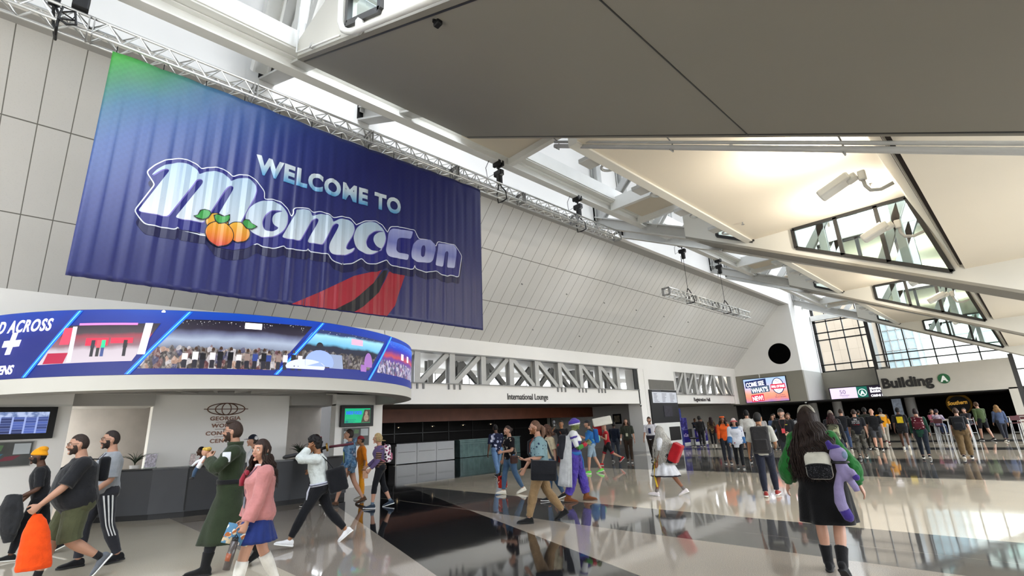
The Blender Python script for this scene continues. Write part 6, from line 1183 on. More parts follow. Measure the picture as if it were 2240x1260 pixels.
o = MB(); o.rbox(p.T(-.06, -.24, -.02), (.10, .22, .20), .05); o2 = MB(); o2.tube([p.T(.03, -.22, .06), p.T(.2, -.14, .13), p.T(.40, .0, p.front(.4, .0)+.04), p.T(.49, .10, 0), p.T(.4, .08, -.13), p.T(.1, -.16, -.13), p.T(.03, -.22, -.06)], .016, 8, flat=.4); p.item('crossbody_bag', 'small brown crossbody bag on the person in the black blouse', 'bag', p.T(-.06, -.24, 0), [('bag_body', o, cloth('bag_brown', '#3a2622'), [remesh(.01, 2)]), ('strap', o2, cloth('strap_taupe', '#7a6c62'), [])])
p = Person('bearded person with glasses in pale blue palm shirt and khaki trousers', (-6.62, 6.98), (-.66, -.75), 1.80, 'm', 'fair', build=1.12, belly=.02, lean=2, legs=((20, 6, 3), (-15, 22, -26)), arms=(('a', 2, 14, 82, 22), ('a', 20, 12, 14)), head=(0, 2), res=.0072, hair=('tail', '#5a4030', .16), hands=((35, (.3, .9, .1), (.2, 0, 1)), (22,)))
p.beard('#7a5034', 1.06); p.glasses(); p.brows('#6a4630'); ht = pattern('palm_shirt', '#718a8f', ['#26324a'], 13, .22); bt_ = cloth('black_tee', '#1b1c1f'); p.top(bt_, .3, -.10, .014, 'tee'); p.pants(cloth('khaki', '#7d6648'), 1.95, .022, disp=.024); p.shoes('#121212', '#121212', size=1.03)
o = MB(); N_ = 14; rings = []
for i in range(N_+1):
    r_ = p.ring(-.12+.61*i/N_, .034 if i < N_-1 else .02, 48); rr_ = [q for j, q in enumerate(r_) if not (8 <= j <= 15)]; k0 = [j for j in range(48) if not (8 <= j <= 15)]; st_ = k0.index(16); rings.append(rr_[st_:]+rr_[:st_])
o.loft(rings, cap=False, close=False)
so_ = o.build('open_shirt', ht, p.root, smooth=True, local=True); q_ = so_.modifiers.new('thickness', 'SOLIDIFY'); q_.thickness = .012; d_ = so_.modifiers.new('folds', 'DISPLACE'); d_.texture = wr; d_.strength = .012
for a in p.arms: o = MB(); o.ball(a[0], .090); o.tube(*p.chain(a, p.AR, 0, .95, .034, 1.05, flare=.014), 16); o.build('shirt_sleeve', ht, p.root, smooth=True, local=True, mods=[remesh(.009, 2, .014)])
p.lanyard('#b4452c', None, .03, .2); h0 = p.j['hand0']; o = MB(); o.rbox(h0+V((.0, .03, .012)), (.075, .15, .01), .004, Matrix.Rotation(R(8), 3, 'X')); p.item('phone', 'black phone held flat by the bearded person in the palm shirt', 'phone', h0, [('case', o, mat('phone_black', '#101114', .25), [])])
c_ = p.T(-.04, -.30, -.03); o = MB(); o.rbox(c_, (.12, .46, .34), .035, Matrix.Rotation(R(4), 3, 'X')); o2 = MB(); o2.rbox(c_+V((-.062, 0, .06)), (.02, .45, .22), .008, Matrix.Rotation(R(4), 3, 'X')); o3 = MB(); o3.tube([c_+V((0, .19, .17)), p.T(.25, -.12, .2), p.T(.44, .04, p.front(.44, .04)+.06), p.T(.52, .12, .0), p.T(.42, .08, -.16), p.T(.2, -.1, -.2), c_+V((0, -.19, .17))], .022, 8, flat=.3); o4 = MB(); o4.rbox(c_+V((-.06, .19, .02)), (.02, .03, .06), .008)
p.item('messenger_bag', 'large black messenger bag at the hip of the bearded person', 'bag', c_, [('bag_body', o, cloth('bag_black', '#141519'), [remesh(.01, 2)]), ('flap', o2, cloth('flap_black', '#191a1e'), []), ('strap', o3, cloth('flap_black', '#191a1e'), []), ('charm', o4, mat('pale_charm', '#b9b0a0', .5), [])])
p = far('person with brown hair and cream top behind the bearded person', (-8.2, 9.05), (-.5, -.86), 1.70, 'f', 'fair', ('bob', '#4a3024', .1), '#b9ad92', '#3c546e', .8, legs=STEP, res=.011)
o = MB(); o.rbox(p.T(.10, -.02, -.24), (.28, .10, .42), .04); p.item('drawstring_bag', 'bright red bag on the back of the person in the cream top', 'bag', p.T(.1, 0, -.24), [('bag_body', o, cloth('bag_red', '#a81a1c'), [remesh(.011, 2, .012)])])
p = far('person in black tee with glasses raising a camera at the lounge entrance', (-13.1, 15.15), (.55, -.83), 1.84, 'm', 'tan', ('short', '#141010'), '#17171a', '#1a1a1e', .9, legs=STAND, arms=(('a', 6, 8, 20), ('p', (.30, .22, 1.50))), res=.012, face=True); p.glasses(); h1 = p.j['hand1']; o = MB(); o.rbox(h1+V((0, .03, .09)), (.13, .08, .10), .02); o2 = MB(); o2.cyl(h1+V((0, .05, .09)), h1+V((0, .16, .09)), .036, n=14); o3 = MB(); o3.ball(h1+V((.02, 0, .22)), (.05, .05, .06)); p.item('camera', 'dark camera with a fluffy microphone held up near the lounge', 'camera', h1, [('body', o, M['black'], []), ('lens', o2, M['dsteel'], []), ('microphone', o3, mat('grey_fur', '#6a6a6e', .9), [])])
o = MB(); o.tube([p.T(.49, .09, -.04), p.T(.40, .05, p.front(.4, .05)+.03), p.T(.1, -.15, .10), p.T(.02, -.17, .02)], .02, 8, flat=.4); o.build('strap', cloth('strap_brown', '#7a4028'), p.root, smooth=True, local=True)
# purple costume
pu = cloth('violet_costume', '#47388a'); wc = cloth('cape_white', '#c6c8c8')
p = Person('person in purple baggy costume with purple turban, white shoulders and brown boots', (-7.62, 9.18), (.80, .60), 1.80, 'm', 'green', build=1.06, lean=3, legs=((18, 8, 0), (-8, 10, -4)), arms=(('p', (-.10, .30, 1.24)), ('p', (.14, .32, 1.22))), head=(0, 0), res=.0085, hair=None, hands=((50,), (50,)))
p.cap('#4a3c92', 'turban', '#c4c6c4'); p.pants(pu, 1.86, .05, disp=.05); p.top(pu, .2, -.06, .024, 'tunic'); p.belt('#2a62a0', .07, .05, .07); p.shoes('#6a3f22', '#5a3a26', boot=.16, size=1.08)
o = MB(); o.loft([p.ring(.33+.02*i, .05-.003*i) for i in range(9)]); [o.ball(a[0]+V((0, 0, .02)), .10) for a in p.arms]; o.build('white_shoulder_guard', wc, p.root, smooth=True, local=True, mods=[remesh(.011, 3)])
for a in p.arms: MB().tube(*p.chain(a, p.AR, .25, .9, .012), 12).build('white_sleeve', wc, p.root, smooth=True, local=True); MB().tube(*p.chain(a, p.AR, 1.0, 1.55, .010), 12).build('green_forearm', cloth('green_sleeve', '#3f7a38'), p.root, smooth=True, local=True); MB().tube(*p.chain(a, p.AR, 1.55, 1.92, .014), 12).build('red_wristband', cloth('wrist_red', '#9a2630'), p.root, smooth=True, local=True)
o = MB(); rings = []
for i in range(11):
    t = i/10; z = .44-1.05*t; rings.append([p.T(z, (.20+.10*t+.02*t*sin(9*q))*cos(a), -.03+(.20+.12*t+.02*t*sin(9*q))*sin(a)) for q, a in enumerate([R(-170+168*k/26) for k in range(27)])])
o.loft(rings, cap=False, close=False); cp_ = o.build('cape', wc, p.root, smooth=True, local=True); q_ = cp_.modifiers.new('thickness', 'SOLIDIFY'); q_.thickness = .01
p.backpack('dark grey backpack on the person in the purple costume', '#26272c', .34, .52, .2, .20, .12); o = MB(); o.tube([p.T(.06, .14, .16), p.T(-.1, .16, .2), p.T(-.24, .15, .2)], [.02, .03, .024], 8, flat=.5); o.build('sash_end', cloth('sash_blue', '#2a62a0'), p.root, smooth=True, local=True)
p = far('person in dark cap and bright blue jacket with pale denim shorts and neon shoes', (-11.15, 14.4), (-.75, -.66), 1.80, 'm', 'fair', ('short', '#3a2a20'), None, '#7f93a2', ln=.95, shoes='#5fbf4a', legs=STEP, arms=(('a', 25, 12, 90, 20), ('a', 20, 12, 90, 20)), res=.011, face=True); p.cap('#26282c', 'cap'); p.top(cloth('black_tee', '#1b1c1f'), .9); o = MB(); o.loft([p.ring(-.04+.045*i, .035) for i in range(11)]); [o.tube(*p.chain(a, p.AR, 0, 1.2, .03), 12) for a in p.arms]; o.build('jacket', cloth('blue_jacket', '#1f5a94'), p.root, smooth=True, local=True, mods=[remesh(.012, 2, .02)]); p.backpack('blue backpack with lime trim on the person in the dark cap', '#1d4f8c', .30, .46, .16, .26, .11, c2='#6fae9a')
p = far('person in red basketball vest and black shorts with red hem carrying a white board', (-12.5, 17.2), (-.78, -.62), 1.66, 'm', 'fair', None, '#96161e', '#141416', .12, 1.0, '#a31c22', legs=((-24, 40, -40), (22, 4, 8)), arms=(('p', (-.1, .22, 1.1)), ('p', (.14, .18, 1.66))), res=.011); MB().loft([[q+V((0, 0, z)) for q in p.ring(-.12, .03)] for z in (0, .02)]); p.top(cloth('red_vest', '#96161e'), .1, -.04, .02)
for l in p.legs: MB().tube(*p.chain(l[:3], p.LR, .86, 1.02, .03), 14).build('red_hem', cloth('hem_red', '#8e1c28'), p.root, smooth=True, local=True)
o = MB(); o.rbox(V((.0, .12, 1.72)), (.08, .78, .40), .05, Matrix.Rotation(R(-8), 3, 'X') @ Matrix.Rotation(R(35), 3, 'Y')); p.item('white_board', 'big white rounded board carried over the head of the person in red', 'board', (.0, .12, 1.72), [('panel', o, mat('white_foam', '#c9c5b8', .6), [])])
o = MB(); o.rbox(V((.06, .34, 1.36)), (.06, .36, .42), .02); p.item('red_cloth', 'dark red cloth panel hanging below the white board', 'cloth', (.06, .34, 1.36), [('cloth', o, cloth('deep_red', '#8a1620'), [])])
far('person in dark navy jacket seen from behind near the grey lounge wall', (-13.45, 19.1), (-.3, .95), 1.70, 'm', 'dark', ('short', '#14100e'), '#1c2230', '#3a3f4a', 1.9, legs=STEP2, res=.013)
p = far('person with long brown hair in dark olive shirt and brown trousers facing the viewer', (-12.5, 18.7), (.45, -.89), 1.82, 'm', 'fair', ('long', '#2a1c14', .28, .01, .8), '#2c2f26', '#33261c', .95, shoes='#2e241e', legs=((4, 4, 0), (-8, 10, -6)), arms=(('a', 6, 12, 10), ('a', 4, 12, 12)), res=.0115, face=True, hem=-.08); p.lanyard('#3a3a34', '#a8a890', .03, .16); w0 = p.arms[1][2]; MB().tube([w0+(p.arms[1][1]-w0)*.35, w0], .040, 12).build('white_bandage', cloth('bandage', '#c4c0b8'), p.root, smooth=True, local=True)
p = far('person in white tee with navy print and jacket around the waist by the white pier', (-11.75, 19.35), (.3, -.95), 1.84, 'm', 'fair', ('short', '#3a2a20'), '#c3c1c6', '#2a211c', .9, shoes='#241e1a', legs=((12, 6, 2), (-8, 14, -10)), res=.0115, face=True); p.beard('#3a2a20', 1.03); fy = p.front(.3, 0)+.03; MB().rbox(p.T(.27, 0, fy), (.10, .012, .22), .02).build('navy_print', cloth('print_navy', '#26284a'), p.root, local=True); p.belt('#26222a', .02, .045, .14)
# white wig costume
wm = cloth('costume_white', '#c2c4c8')
p = Person('person with very long wavy white hair, white skirt and a yellow sash walking away', (-6.28, 10.8), (-.97, -.22), 1.58, 'f', 'brown', lean=3, legs=((22, 6, 8), (-18, 18, -22)), arms=(('a', 4, 10, 14), ('a', 10, 8, 30)), head=(0, 0), res=.0085, hair=('long', '#a9a7a0', .70, .026, 4.4))
p.top(wm, .9, -.02, .022, 'blouse'); p.skirt(wm, .40, .10, .03, .08, folds=12, fa=.010); p.skirt(cloth('skirt_trim', '#23232c'), .43, .0-.36, .02, .09, 'skirt_trim', 12, .012); p.shoes('#cfc9ca', '#d9d6d4'); p.socks('#6a6460', 1.8)
yl = cloth('sash_yellow', '#c9a818'); p.belt('#c9a818', .10, .045, .09); o = MB(); o.tube([p.T(.08, -.12, .15), p.T(-.12, -.16, .22), p.T(-.4, -.16, .27), p.T(-.66, -.15, .25)], [.05, .06, .055, .05], 10, flat=.2, up=(0, 1, 0)); o.build('sash_tail', yl, p.root, smooth=True, local=True)
o = MB(); o.rbox(p.T(.12, -.10, -.34), (.28, .22, .42), .04, Matrix.Rotation(R(28), 3, 'X')); o2 = MB(); o2.rbox(p.T(.0, -.13, -.16), (.20, .22, .22), .06); p.item('tote_bag', 'red bag with a black pouch behind the person with white hair', 'bag', p.T(.1, -.1, -.32), [('bag_body', o, cloth('bag_crimson', '#98161e'), [remesh(.01, 2, .02)]), ('black_pouch', o2, cloth('bag_black', '#141519'), [remesh(.01, 2)])])
# ===== right half =====
p = far('person in white and blue printed hoodie and white bucket hat facing the viewer', (-7.3, 17.3), (.38, -.92), 1.62, 'f', 'fair', ('bob', '#181212', .12), None, '#17181b', legs=((8, 6, 2), (-8, 10, -8)), res=.0105, face=True); p.top(pattern('printed_hoodie', '#c2c6cf', ['#4a6a94', '#8a3a40'], 9, .2), 1.2, -.2, .05, 'hoodie', sadd=.04); [MB().tube(*p.chain(a, p.AR, 1.1, 1.95, .045), 12).build('blue_sleeve', cloth('hoodie_blue', '#35608e'), p.root, smooth=True, local=True) for a in p.arms]; p.cap('#c9bcb8', 'bucket', '#b45a58'); MB().tube([p.T(.48, .11*cos(q*pi/8), .0+.10*sin(q*pi/8)) for q in range(17)], .032, 8).build('hood', cloth('hoodie_blue', '#35608e'), p.root, smooth=True, local=True)
far('tall person in white tee with black hair seen from behind, above the bucket hat', (-7.75, 19.6), (-.38, .92), 1.90, 'm', 'fair', ('short', '#0f0d0d'), '#b9b8b2', '#2a2c34', .95, legs=STAND)
p = far('person with long dark hair in a bright orange hooded jacket', (-8.45, 19.0), (.5, -.86), 1.72, 'f', 'brown', ('long', '#120e0d', .3), '#c9521c', '#22242a', 1.9, legs=STAND, face=True); MB().tube([p.headpt(R(20*q-30), R(40), 1.13) for q in range(13)], .03, 8).build('hood', cloth('c9521c', '#c9521c'), p.root, smooth=True, local=True)
p = Person('person in grey tee with a big dark backpack and navy trousers seen from behind', (-4.38, 11.65), (-.30, .95), 1.74, 'm', 'tan', lean=3, legs=((-6, 12, -6), (16, 8, 4)), arms=(('a', 2, 14, 12), ('a', 10, 14, 60, 10)), head=(-25, 0), res=.008, hair=('short', '#0f0d0d'), legyaw=(4, 10)); p.legs; p.top(cloth('grey_tee2', '#a3a39c'), .95, -.1, .026); p.pants(cloth('navy_trousers2', '#1c1f2b'), 1.95, .02); p.shoes('#7e2a26', '#d4cfc6'); p.backpack('large dark grey backpack on the person in the grey tee', '#2b2a2b', .36, .56, .2, .22, .12, c2='#242324')
h0 = p.j['hand0']; o = MB(); o.rbox(h0+V((-.03, .02, -.13)), (.02, .22, .27), .01, Matrix.Rotation(R(35), 3, 'X')); p.item('tablet_case', 'black tablet case held low by the person with the big backpack', 'case', h0, [('cover', o, M['black'], [])])
p = far('person in black polo and dark cap with a red badge facing the viewer', (-5.35, 16.1), (.15, -.99), 1.84, 'm', 'fair', ('buzz', '#5a5048'), '#131417', '#26282e', .8, legs=STAND, arms=(('p', (-.16, .24, 1.12)), ('p', (.30, .10, 1.05))), res=.0105, face=True, build=1.1); p.cap('#2a2622', 'cap'); p.beard('#7a7068', 1.04); p.lanyard('#4a2a2a', '#c0363c', .03, .22); MB().rbox(p.T(.38, -.09, p.front(.38, .09)+.025), (.07, .008, .02), .003).build('yellow_name_tag', mat('tag_yellow', '#b0a83a', .5), p.root, local=True)
# foreground person seen from behind
gr = cloth('green_knit', '#1b5a24'); bk = cloth('black_dress', '#070708')
p = Person('person with very long curly brown hair, green sweater and black dress walking away in front', (-1.88, 6.52), (-.22, .975), 1.74, 'f', 'fair', build=1.08, lean=3, side=-2, legs=((8, 8, 2), (-10, 22, -30)), arms=(('a', 4, 20, 16, -4), ('a', 2, 22, 12, -6)), head=(0, -4), res=.0068, hair=('long', '#20130d', .62, .022, 4.4), hands=((24,), (22,)), legyaw=(0, 8))
p.top(bk, .3, -.1, .02, 'bodice'); p.skirt(bk, .42, .10, .045, .04, 'dress', 6, .010, back=.02); p.shoes('#121213', '#0d0d0e', boot=.17)
for a in p.arms: o = MB(); pts, rad = p.chain(a, p.AR, .1, 1.86, .03); rad = [r_+.042*sin(min(1, (i/len(rad))**1.6*1.12)*pi)**1.3+.018*(i/len(rad)) for i, r_ in enumerate(rad)]; o.tube(pts, rad, 16); o.ball(a[0], .09); o.build('puffed_sleeve', gr, p.root, smooth=True, local=True, mods=[remesh(.009, 2, .035)])
for k, a in enumerate(p.arms): d_ = (a[2]-a[1]).normalized(); MB().tube([a[2]-d_*.045, a[2]-d_*.005], [.046, .040], 14).build('cuff', gr, p.root, smooth=True, local=True)
MB().tube([p.T(.50, .16*cos(q*pi/8), -.02+.12*sin(q*pi/8)) for q in range(17)], .03, 8).build('collar', gr, p.root, smooth=True, local=True)
hv = mat('silver_grey_veil', '#8d8a80', .7, var=.3, vs_=30); o = MB(); n = 20
for i in range(n):
    a = R(-25+230*i/n); P = [p.headpt(R(90)+0, 1.5, 1.10)]+[p.headpt(a, ph, 1.135) for ph in (1.1, .75, .4, .1)]; o.tube(P, [.018, .022, .018, .012, .004], 6)
o.build('grey_hair_streaks', hairm('#857f74'), p.root, smooth=True, local=True)
c0 = p.T(.16, .02, -.27); T_, at = p.carry('mini_backpack', 'small white and black backpack in the middle of the foreground person', 'backpack', c0); rot = Matrix.Rotation(R(-3), 3, 'X')
def bd(o, n, mm, mods=()): ob = o.build(n, mm, T_, smooth=True, local=True, mods=mods); ob.data.transform(Matrix.Translation(-at)); return ob
bd(MB().rbox(c0, (.25, .12, .28), .07, rot), 'bag_body', cloth('bag_cream', '#b9b7aa'), [remesh(.008, 3)]); bd(MB().rbox(c0+V((0, -.05, -.055)), (.235, .09, .15), .05, rot), 'front_pocket', pattern('black_sparkle', '#111113', ['#4a4a4e'], 60, .3), [remesh(.008, 2)])
bd(MB().tube([c0+V((.11*cos(a), -.065, .02+.0*a)) if 0 else c0+V((.118*cos(a), -.07-.02*sin(a), -.005+.03*sin(a))) for a in [pi*q/12 for q in range(13)]], .006, 6), 'zip', M['black']); bd(MB().tube([c0+V((-.04, .03, .13)), c0+V((-.03, .02, .18)), c0+V((.03, .02, .18)), c0+V((.04, .03, .13))], .008, 6), 'top_handle', M['black'])
for sg in (-1, 1): bd(MB().tube([c0+V((sg*.09, .06, .12)), p.T(.44, sg*.10, -.13), p.T(.50, sg*.09, -.01), p.T(.36, sg*.12, .13), p.T(.16, sg*.16, .02), c0+V((sg*.10, .06, -.11))], .014, 8, flat=.4), 'strap', M['black'])
c0 = p.T(.08, .22, -.26); la = cloth('plush_lavender', '#7d7496'); dp = cloth('plush_violet', '#3a2c72'); o = MB(); o.ball(c0+V((0, 0, .19)), (.085, .075, .085)); o.tube([c0+V((0, 0, .12)), c0+V((.02, 0, .02)), c0+V((.05, .0, -.06))], [.05, .07, .05], 14); o.tube([c0+V((.03, -.03, .06)), c0+V((.09, -.05, .02)), c0+V((.11, -.05, -.02))], [.03, .034, .03], 10); o.tube([c0+V((.05, 0, -.05)), c0+V((.09, -.01, -.13)), c0+V((.10, -.01, -.17))], [.036, .034, .03], 10); o.tube([c0+V((-.02, 0, .0)), c0+V((-.06, -.02, -.14)), c0+V((-.07, -.02, -.28)), c0+V((-.05, -.02, -.36))], [.035, .046, .055, .052], 12)
o2 = MB(); o2.tube([c0+V((-.05, -.02, -.35)), c0+V((-.02, -.02, -.43)), c0+V((.0, -.02, -.46))], [.053, .05, .02], 12); o2b = MB().ball(c0+V((.115, -.055, -.03)), .034); o2c = MB(); o2c.tube([c0+V((-.05, 0, .25)), c0+V((-.075, .0, .32)), c0+V((-.06, 0, .34))], [.04, .026, .008], 10); o2c.ball(c0+V((-.02, -.0, .265)), (.06, .05, .03)); o3 = MB(); o3.tube([c0+V((.075*cos(q*pi/8), .06*sin(q*pi/8), .115)) for q in range(17)], .014, 8)
p.item('plush_toy', 'lavender plush toy with a long violet tipped tail hanging at the right hip', 'toy', c0, [('plush_body', o, la, [remesh(.008, 3)]), ('tail_tip', o2, dp, [remesh(.008, 2)]), ('paw', o2b, dp, []), ('ear', o2c, dp, [remesh(.008, 2)]), ('black_band', o3, M['black'], []), ('face_patch', MB().ball(c0+V((.055, -.045, .19)), (.03, .03, .04)), cloth('plush_blue', '#6f7f98'), [])])
p = far('person with reddish dark hair and a camouflage backpack right of the foreground person', (-4.15, 16.3), (-.2, .98), 1.66, 'f', 'fair', ('bob', '#2a1414', .16), '#17171a', '#1b1c22', 1.9, legs=STEP, res=.011); p.backpack('camouflage backpack on the person with reddish hair', '#4a4c3c', .30, .44, .17, .24, .1, patt=pattern('camo_pack', '#4a4c3c', ['#2c2e24', '#8a8a70'], 8, .5, 'noise'))
camo = pattern('camo_trousers', '#4a4842', ['#2a2a28', '#5e5c54'], 9, .5, 'noise')
far('person in plain black tee and blue jeans walking away left of the lettered tee', (-6.1, 25.6), (-.25, .97), 1.86, 'm', 'fair', ('buzz', '#2a1e18'), '#15161a', '#2c3c58', .9, legs=STRIDE)
p = far('person in black tee with white lettering on the back and camouflage trousers', (-4.9, 22.3), (-.2, .98), 1.76, 'm', 'fair', ('buzz', '#2a1e18'), '#1b1c20', camo, .95, shoes='#3a3834', legs=STEP2, res=.0105, build=1.12)
def backtext(p, s, t, size, col, w_=.8): 
    y = ipol(p.tab, t)[2]-ipol(p.tab, t)[1]*p.build_-.032; o_ = p.T(t, 0, y); text('back_print', s, size, cloth('print_'+col[1:], col), p.root, (0, 0, 0), (1, 0, 0), (0, 0, 1), .004, bold=.004, align='CENTER', wscale=w_); ob = COL.objects[-1]; 
    ob = [q for q in p.root.children if q.name.startswith('back_print')][-1]
    off = p.root.location
    for v in ob.data.vertices: v.co = o_+(v.co+off)
backtext(p, 'THE', .40, .07, '#b4b4b4')
yb_ = ipol(p.tab, .3)[2]-ipol(p.tab, .3)[1]*p.build_-.034
for t_, w_, c_ in ((.365, .26, '#b4b4b4'), (.325, .24, '#a4a4a4'), (.285, .25, '#a4a4a4'), (.235, .22, '#8a1a20')): MB().rbox(p.T(t_, 0, yb_), (w_, .008, .026), .004).build('print_line', pattern('faded_'+c_[1:], c_, ['#2a2a2e'], 45, .5, 'noise'), p.root, local=True)
far('bald person in black tee and dark grey shorts walking away', (-5.15, 26.4), (-.2, .98), 1.80, 'm', 'pink', None, '#131417', '#3a3c40', .95, .92, '#1e1a1c', legs=STRIDE2, build=1.15)
far('person in dark olive shirt hidden between the lettered tee and the bald person', (-5.6, 27.4), (-.2, .98), 1.84, 'm', 'dark', ('short', '#12100e'), '#23261f', '#26241f', .95, legs=STEP)
p = far('person in dark jacket with yellow patterned back and pale trousers', (-5.75, 31.5), (-.3, .95), 1.82, 'm', 'dark', ('short', '#0f0d0c'), pattern('yellow_back', '#241a1c', ['#c98a1c', '#b9a890'], 2.6, .48, 'noise'), '#9a968c', 1.5, shoes='#5a1c20', legs=STRIDE2)
p = far('person in black cap and black top with a bright yellow back panel', (-4.35, 27.2), (-.15, .99), 1.80, 'm', 'dark', ('short', '#0f0d0c'), '#121214', '#17171a', .95, .6, '#b9b4a0', legs=STRIDE); p.cap('#141518', 'cap'); y = ipol(p.tab, .3)[2]-ipol(p.tab, .3)[1]-.03; MB().rbox(p.T(.29, 0, y), (.22, .012, .26), .01).build('yellow_panel', cloth('panel_yellow', '#b09a1c'), p.root, local=True)
p = far('person in dark green jacket with a maroon dotted backpack', (-3.1, 22.4), (-.1, .99), 1.68, 'f', 'fair', ('short', '#1c1214'), '#1b3a2c', '#1a2029', 1.9, legs=STEP, res=.0105, hem=-.2, build=1.12); p.backpack('maroon backpack with white dots on the person in green', '#4a1620', .34, .44, .16, .28, .1, patt=pattern('maroon_dots', '#4a1620', ['#b9a8a4'], 14, .26))
p = far('person with brown bun and black backpack in wide khaki trousers', (-2.05, 22.6), (-.05, 1), 1.64, 'f', 'fair', ('bun', '#3a281c'), '#17181b', None, .8, shoes='#201e1c', legs=STEP2, res=.0105, build=1.1); p.pants(cloth('khaki_dark', '#5a482e'), 1.95, .04, disp=.03); p.backpack('black backpack on the person in khaki trousers', '#1a1b1e', .34, .46, .17, .26, .1)
far('tall person in olive jacket and black shorts at the far right', (-2.2, 34.0), (-.6, .8), 1.86, 'm', 'fair', ('short', '#4a3422'), '#3c4a2c', '#16161a', 1.9, .9, '#2a2424', legs=STEP, hem=-.14)
far('person with blond hair in denim jacket at the far right', (-1.5, 33.2), (-.3, .95), 1.68, 'f', 'fair', ('long', '#8a6a44', .2), '#3e4a64', '#1a1c24', 1.9, legs=STEP2)
# queue by the registration table
p = far('person with long dark red hair and patterned coat in the registration queue', (-14.4, 30.8), (-.5, .86), 1.74, 'f', 'brown', ('long', '#24100f', .42, .01, 1.0), pattern('leopard_coat', '#4a3c2e', ['#1c1612', '#8a7450'], 14, .4), '#15151a', 1.9, shoes='#c9c4bc', legs=STAND, hem=-.2)
o = MB(); o.rbox(p.T(.02, .22, -.06), (.12, .3, .42), .05); p.item('hand_bag', 'dark red bag beside the patterned coat in the registration queue', 'bag', p.T(.02, .22, -.06), [('bag_body', o, cloth('bag_wine', '#6a1220'), [remesh(.012, 2)])])
far('person in black hood left of the patterned coat in the registration queue', (-14.9, 30.3), (-.5, .86), 1.80, 'm', 'dark', ('curly', '#0f0d0c'), '#1a1a1c', '#15151a', 1.9, legs=STAND)
far('person in pale pink shirt in the registration queue', (-14.6, 33.0), (.6, -.8), 1.76, 'm', 'brown', ('short', '#14100e'), '#a08078', '#2c2a2c', 1.2, legs=STAND, face=True)
p = far('person in tan top and jeans with red brown hair in the registration queue', (-14.2, 32.4), (-.7, .7), 1.66, 'f', 'fair', ('bob', '#3a1a14', .12), '#7a6654', '#2c3f5c', 1.2, legs=STAND)
st_ = far('person in black and white zebra stripes before the registration table', (-16.2, 33.2), (.4, -.9), 1.66, 'f', 'fair', ('bob', '#1a1414', .1), pattern('zebra', '#17171a', ['#b9b9bc'], 13, .5, 'stripe'), pattern('zebra', '#17171a', ['#b9b9bc'], 13, .5, 'stripe'), 1.9, legs=STAND)
far('staff person in dark top behind the left registration table', (-19.3, 35.2), (.7, -.7), 1.76, 'm', 'fair', ('short', '#4a3424'), '#1a1c24', '#1a1c22', 1.2, legs=STAND, face=True)
far('staff person in dark blue behind the right registration table', (-18.4, 36.6), (.8, -.5), 1.70, 'm', 'brown', ('short', '#14100e'), '#20283a', '#1a1c22', 1.2, legs=STAND, arms=(('a', 60, 8, 10), ('a', 60, 8, 10)), face=True)
# crowd under the advertising screen
CR = [('person in dark tee just left of the black polo in the crowd', (-8.2, 25.5), (.2, -1), 1.74, '#20222a', '#2a2a30', ('short', '#1a1412'), 'f', 'brown'), ('person with light brown hair in maroon top behind the grey tee', (-7.3, 22.5), (.6, -.8), 1.70, '#3a1c24', '#22242c', ('bob', '#6a4a34', .12), 'f', 'fair'), ('person in white and red printed shirt behind the dark backpack', (-9.3, 25.0), (-.2, 1), 1.72, '#a8a4a2', '#2a2c34', ('short', '#14100e'), 'm', 'fair'), ('person in cream top beside the tall white tee in the crowd', (-8.9, 22.6), (-.3, .95), 1.74, '#a8a088', '#2c2c32', ('short', '#1a1412'), 'm', 'brown'), ('person in faded blue top farther back in the crowd', (-9.6, 27.5), (.3, -.9), 1.70, '#4a5a7a', '#26282e', ('bob', '#2a1c16', .1), 'f', 'fair'), ('person in black jacket in the dark doorway under the screen', (-11.6, 33.5), (.3, -.9), 1.76, '#16171a', '#1c1c20', ('short', '#14100e'), 'm', 'fair'), ('person in grey sweater in the dark doorway under the screen', (-10.5, 34.6), (.2, -1), 1.70, '#4a4a50', '#22242a', ('long', '#3a2418', .2), 'f', 'fair'), ('person in white cap and white top left of the long brown curls', (-6.5, 21.5), (.1, -1), 1.72, '#9a9a9c', '#2a2a2e', ('short', '#2a1e18'), 'm', 'fair'), ('person in dark shirt with grey hair right of the long brown curls', (-5.2, 20.4), (-.1, 1), 1.74, '#1d1e22', '#26262c', ('short', '#6a625a'), 'm', 'fair'), ('person in burgundy top under the left end of the long sign', (-9.4, 36.8), (.1, -1), 1.68, '#4a1c28', '#1c1d22', ('bob', '#1c1412', .1), 'f', 'brown'), ('person in teal shirt under the middle of the long sign', (-8.0, 37.5), (-.1, 1), 1.74, '#1f4a4c', '#22242c', ('short', '#1a1412'), 'm', 'tan')]
for lb_, ps, dr, h_, tp, bo, hr, sx, sk_ in CR: far(lb_, ps, dr, h_, sx, sk_, hr, tp, bo, .95, legs=STAND, face=dr[1] < 0, res=.015)
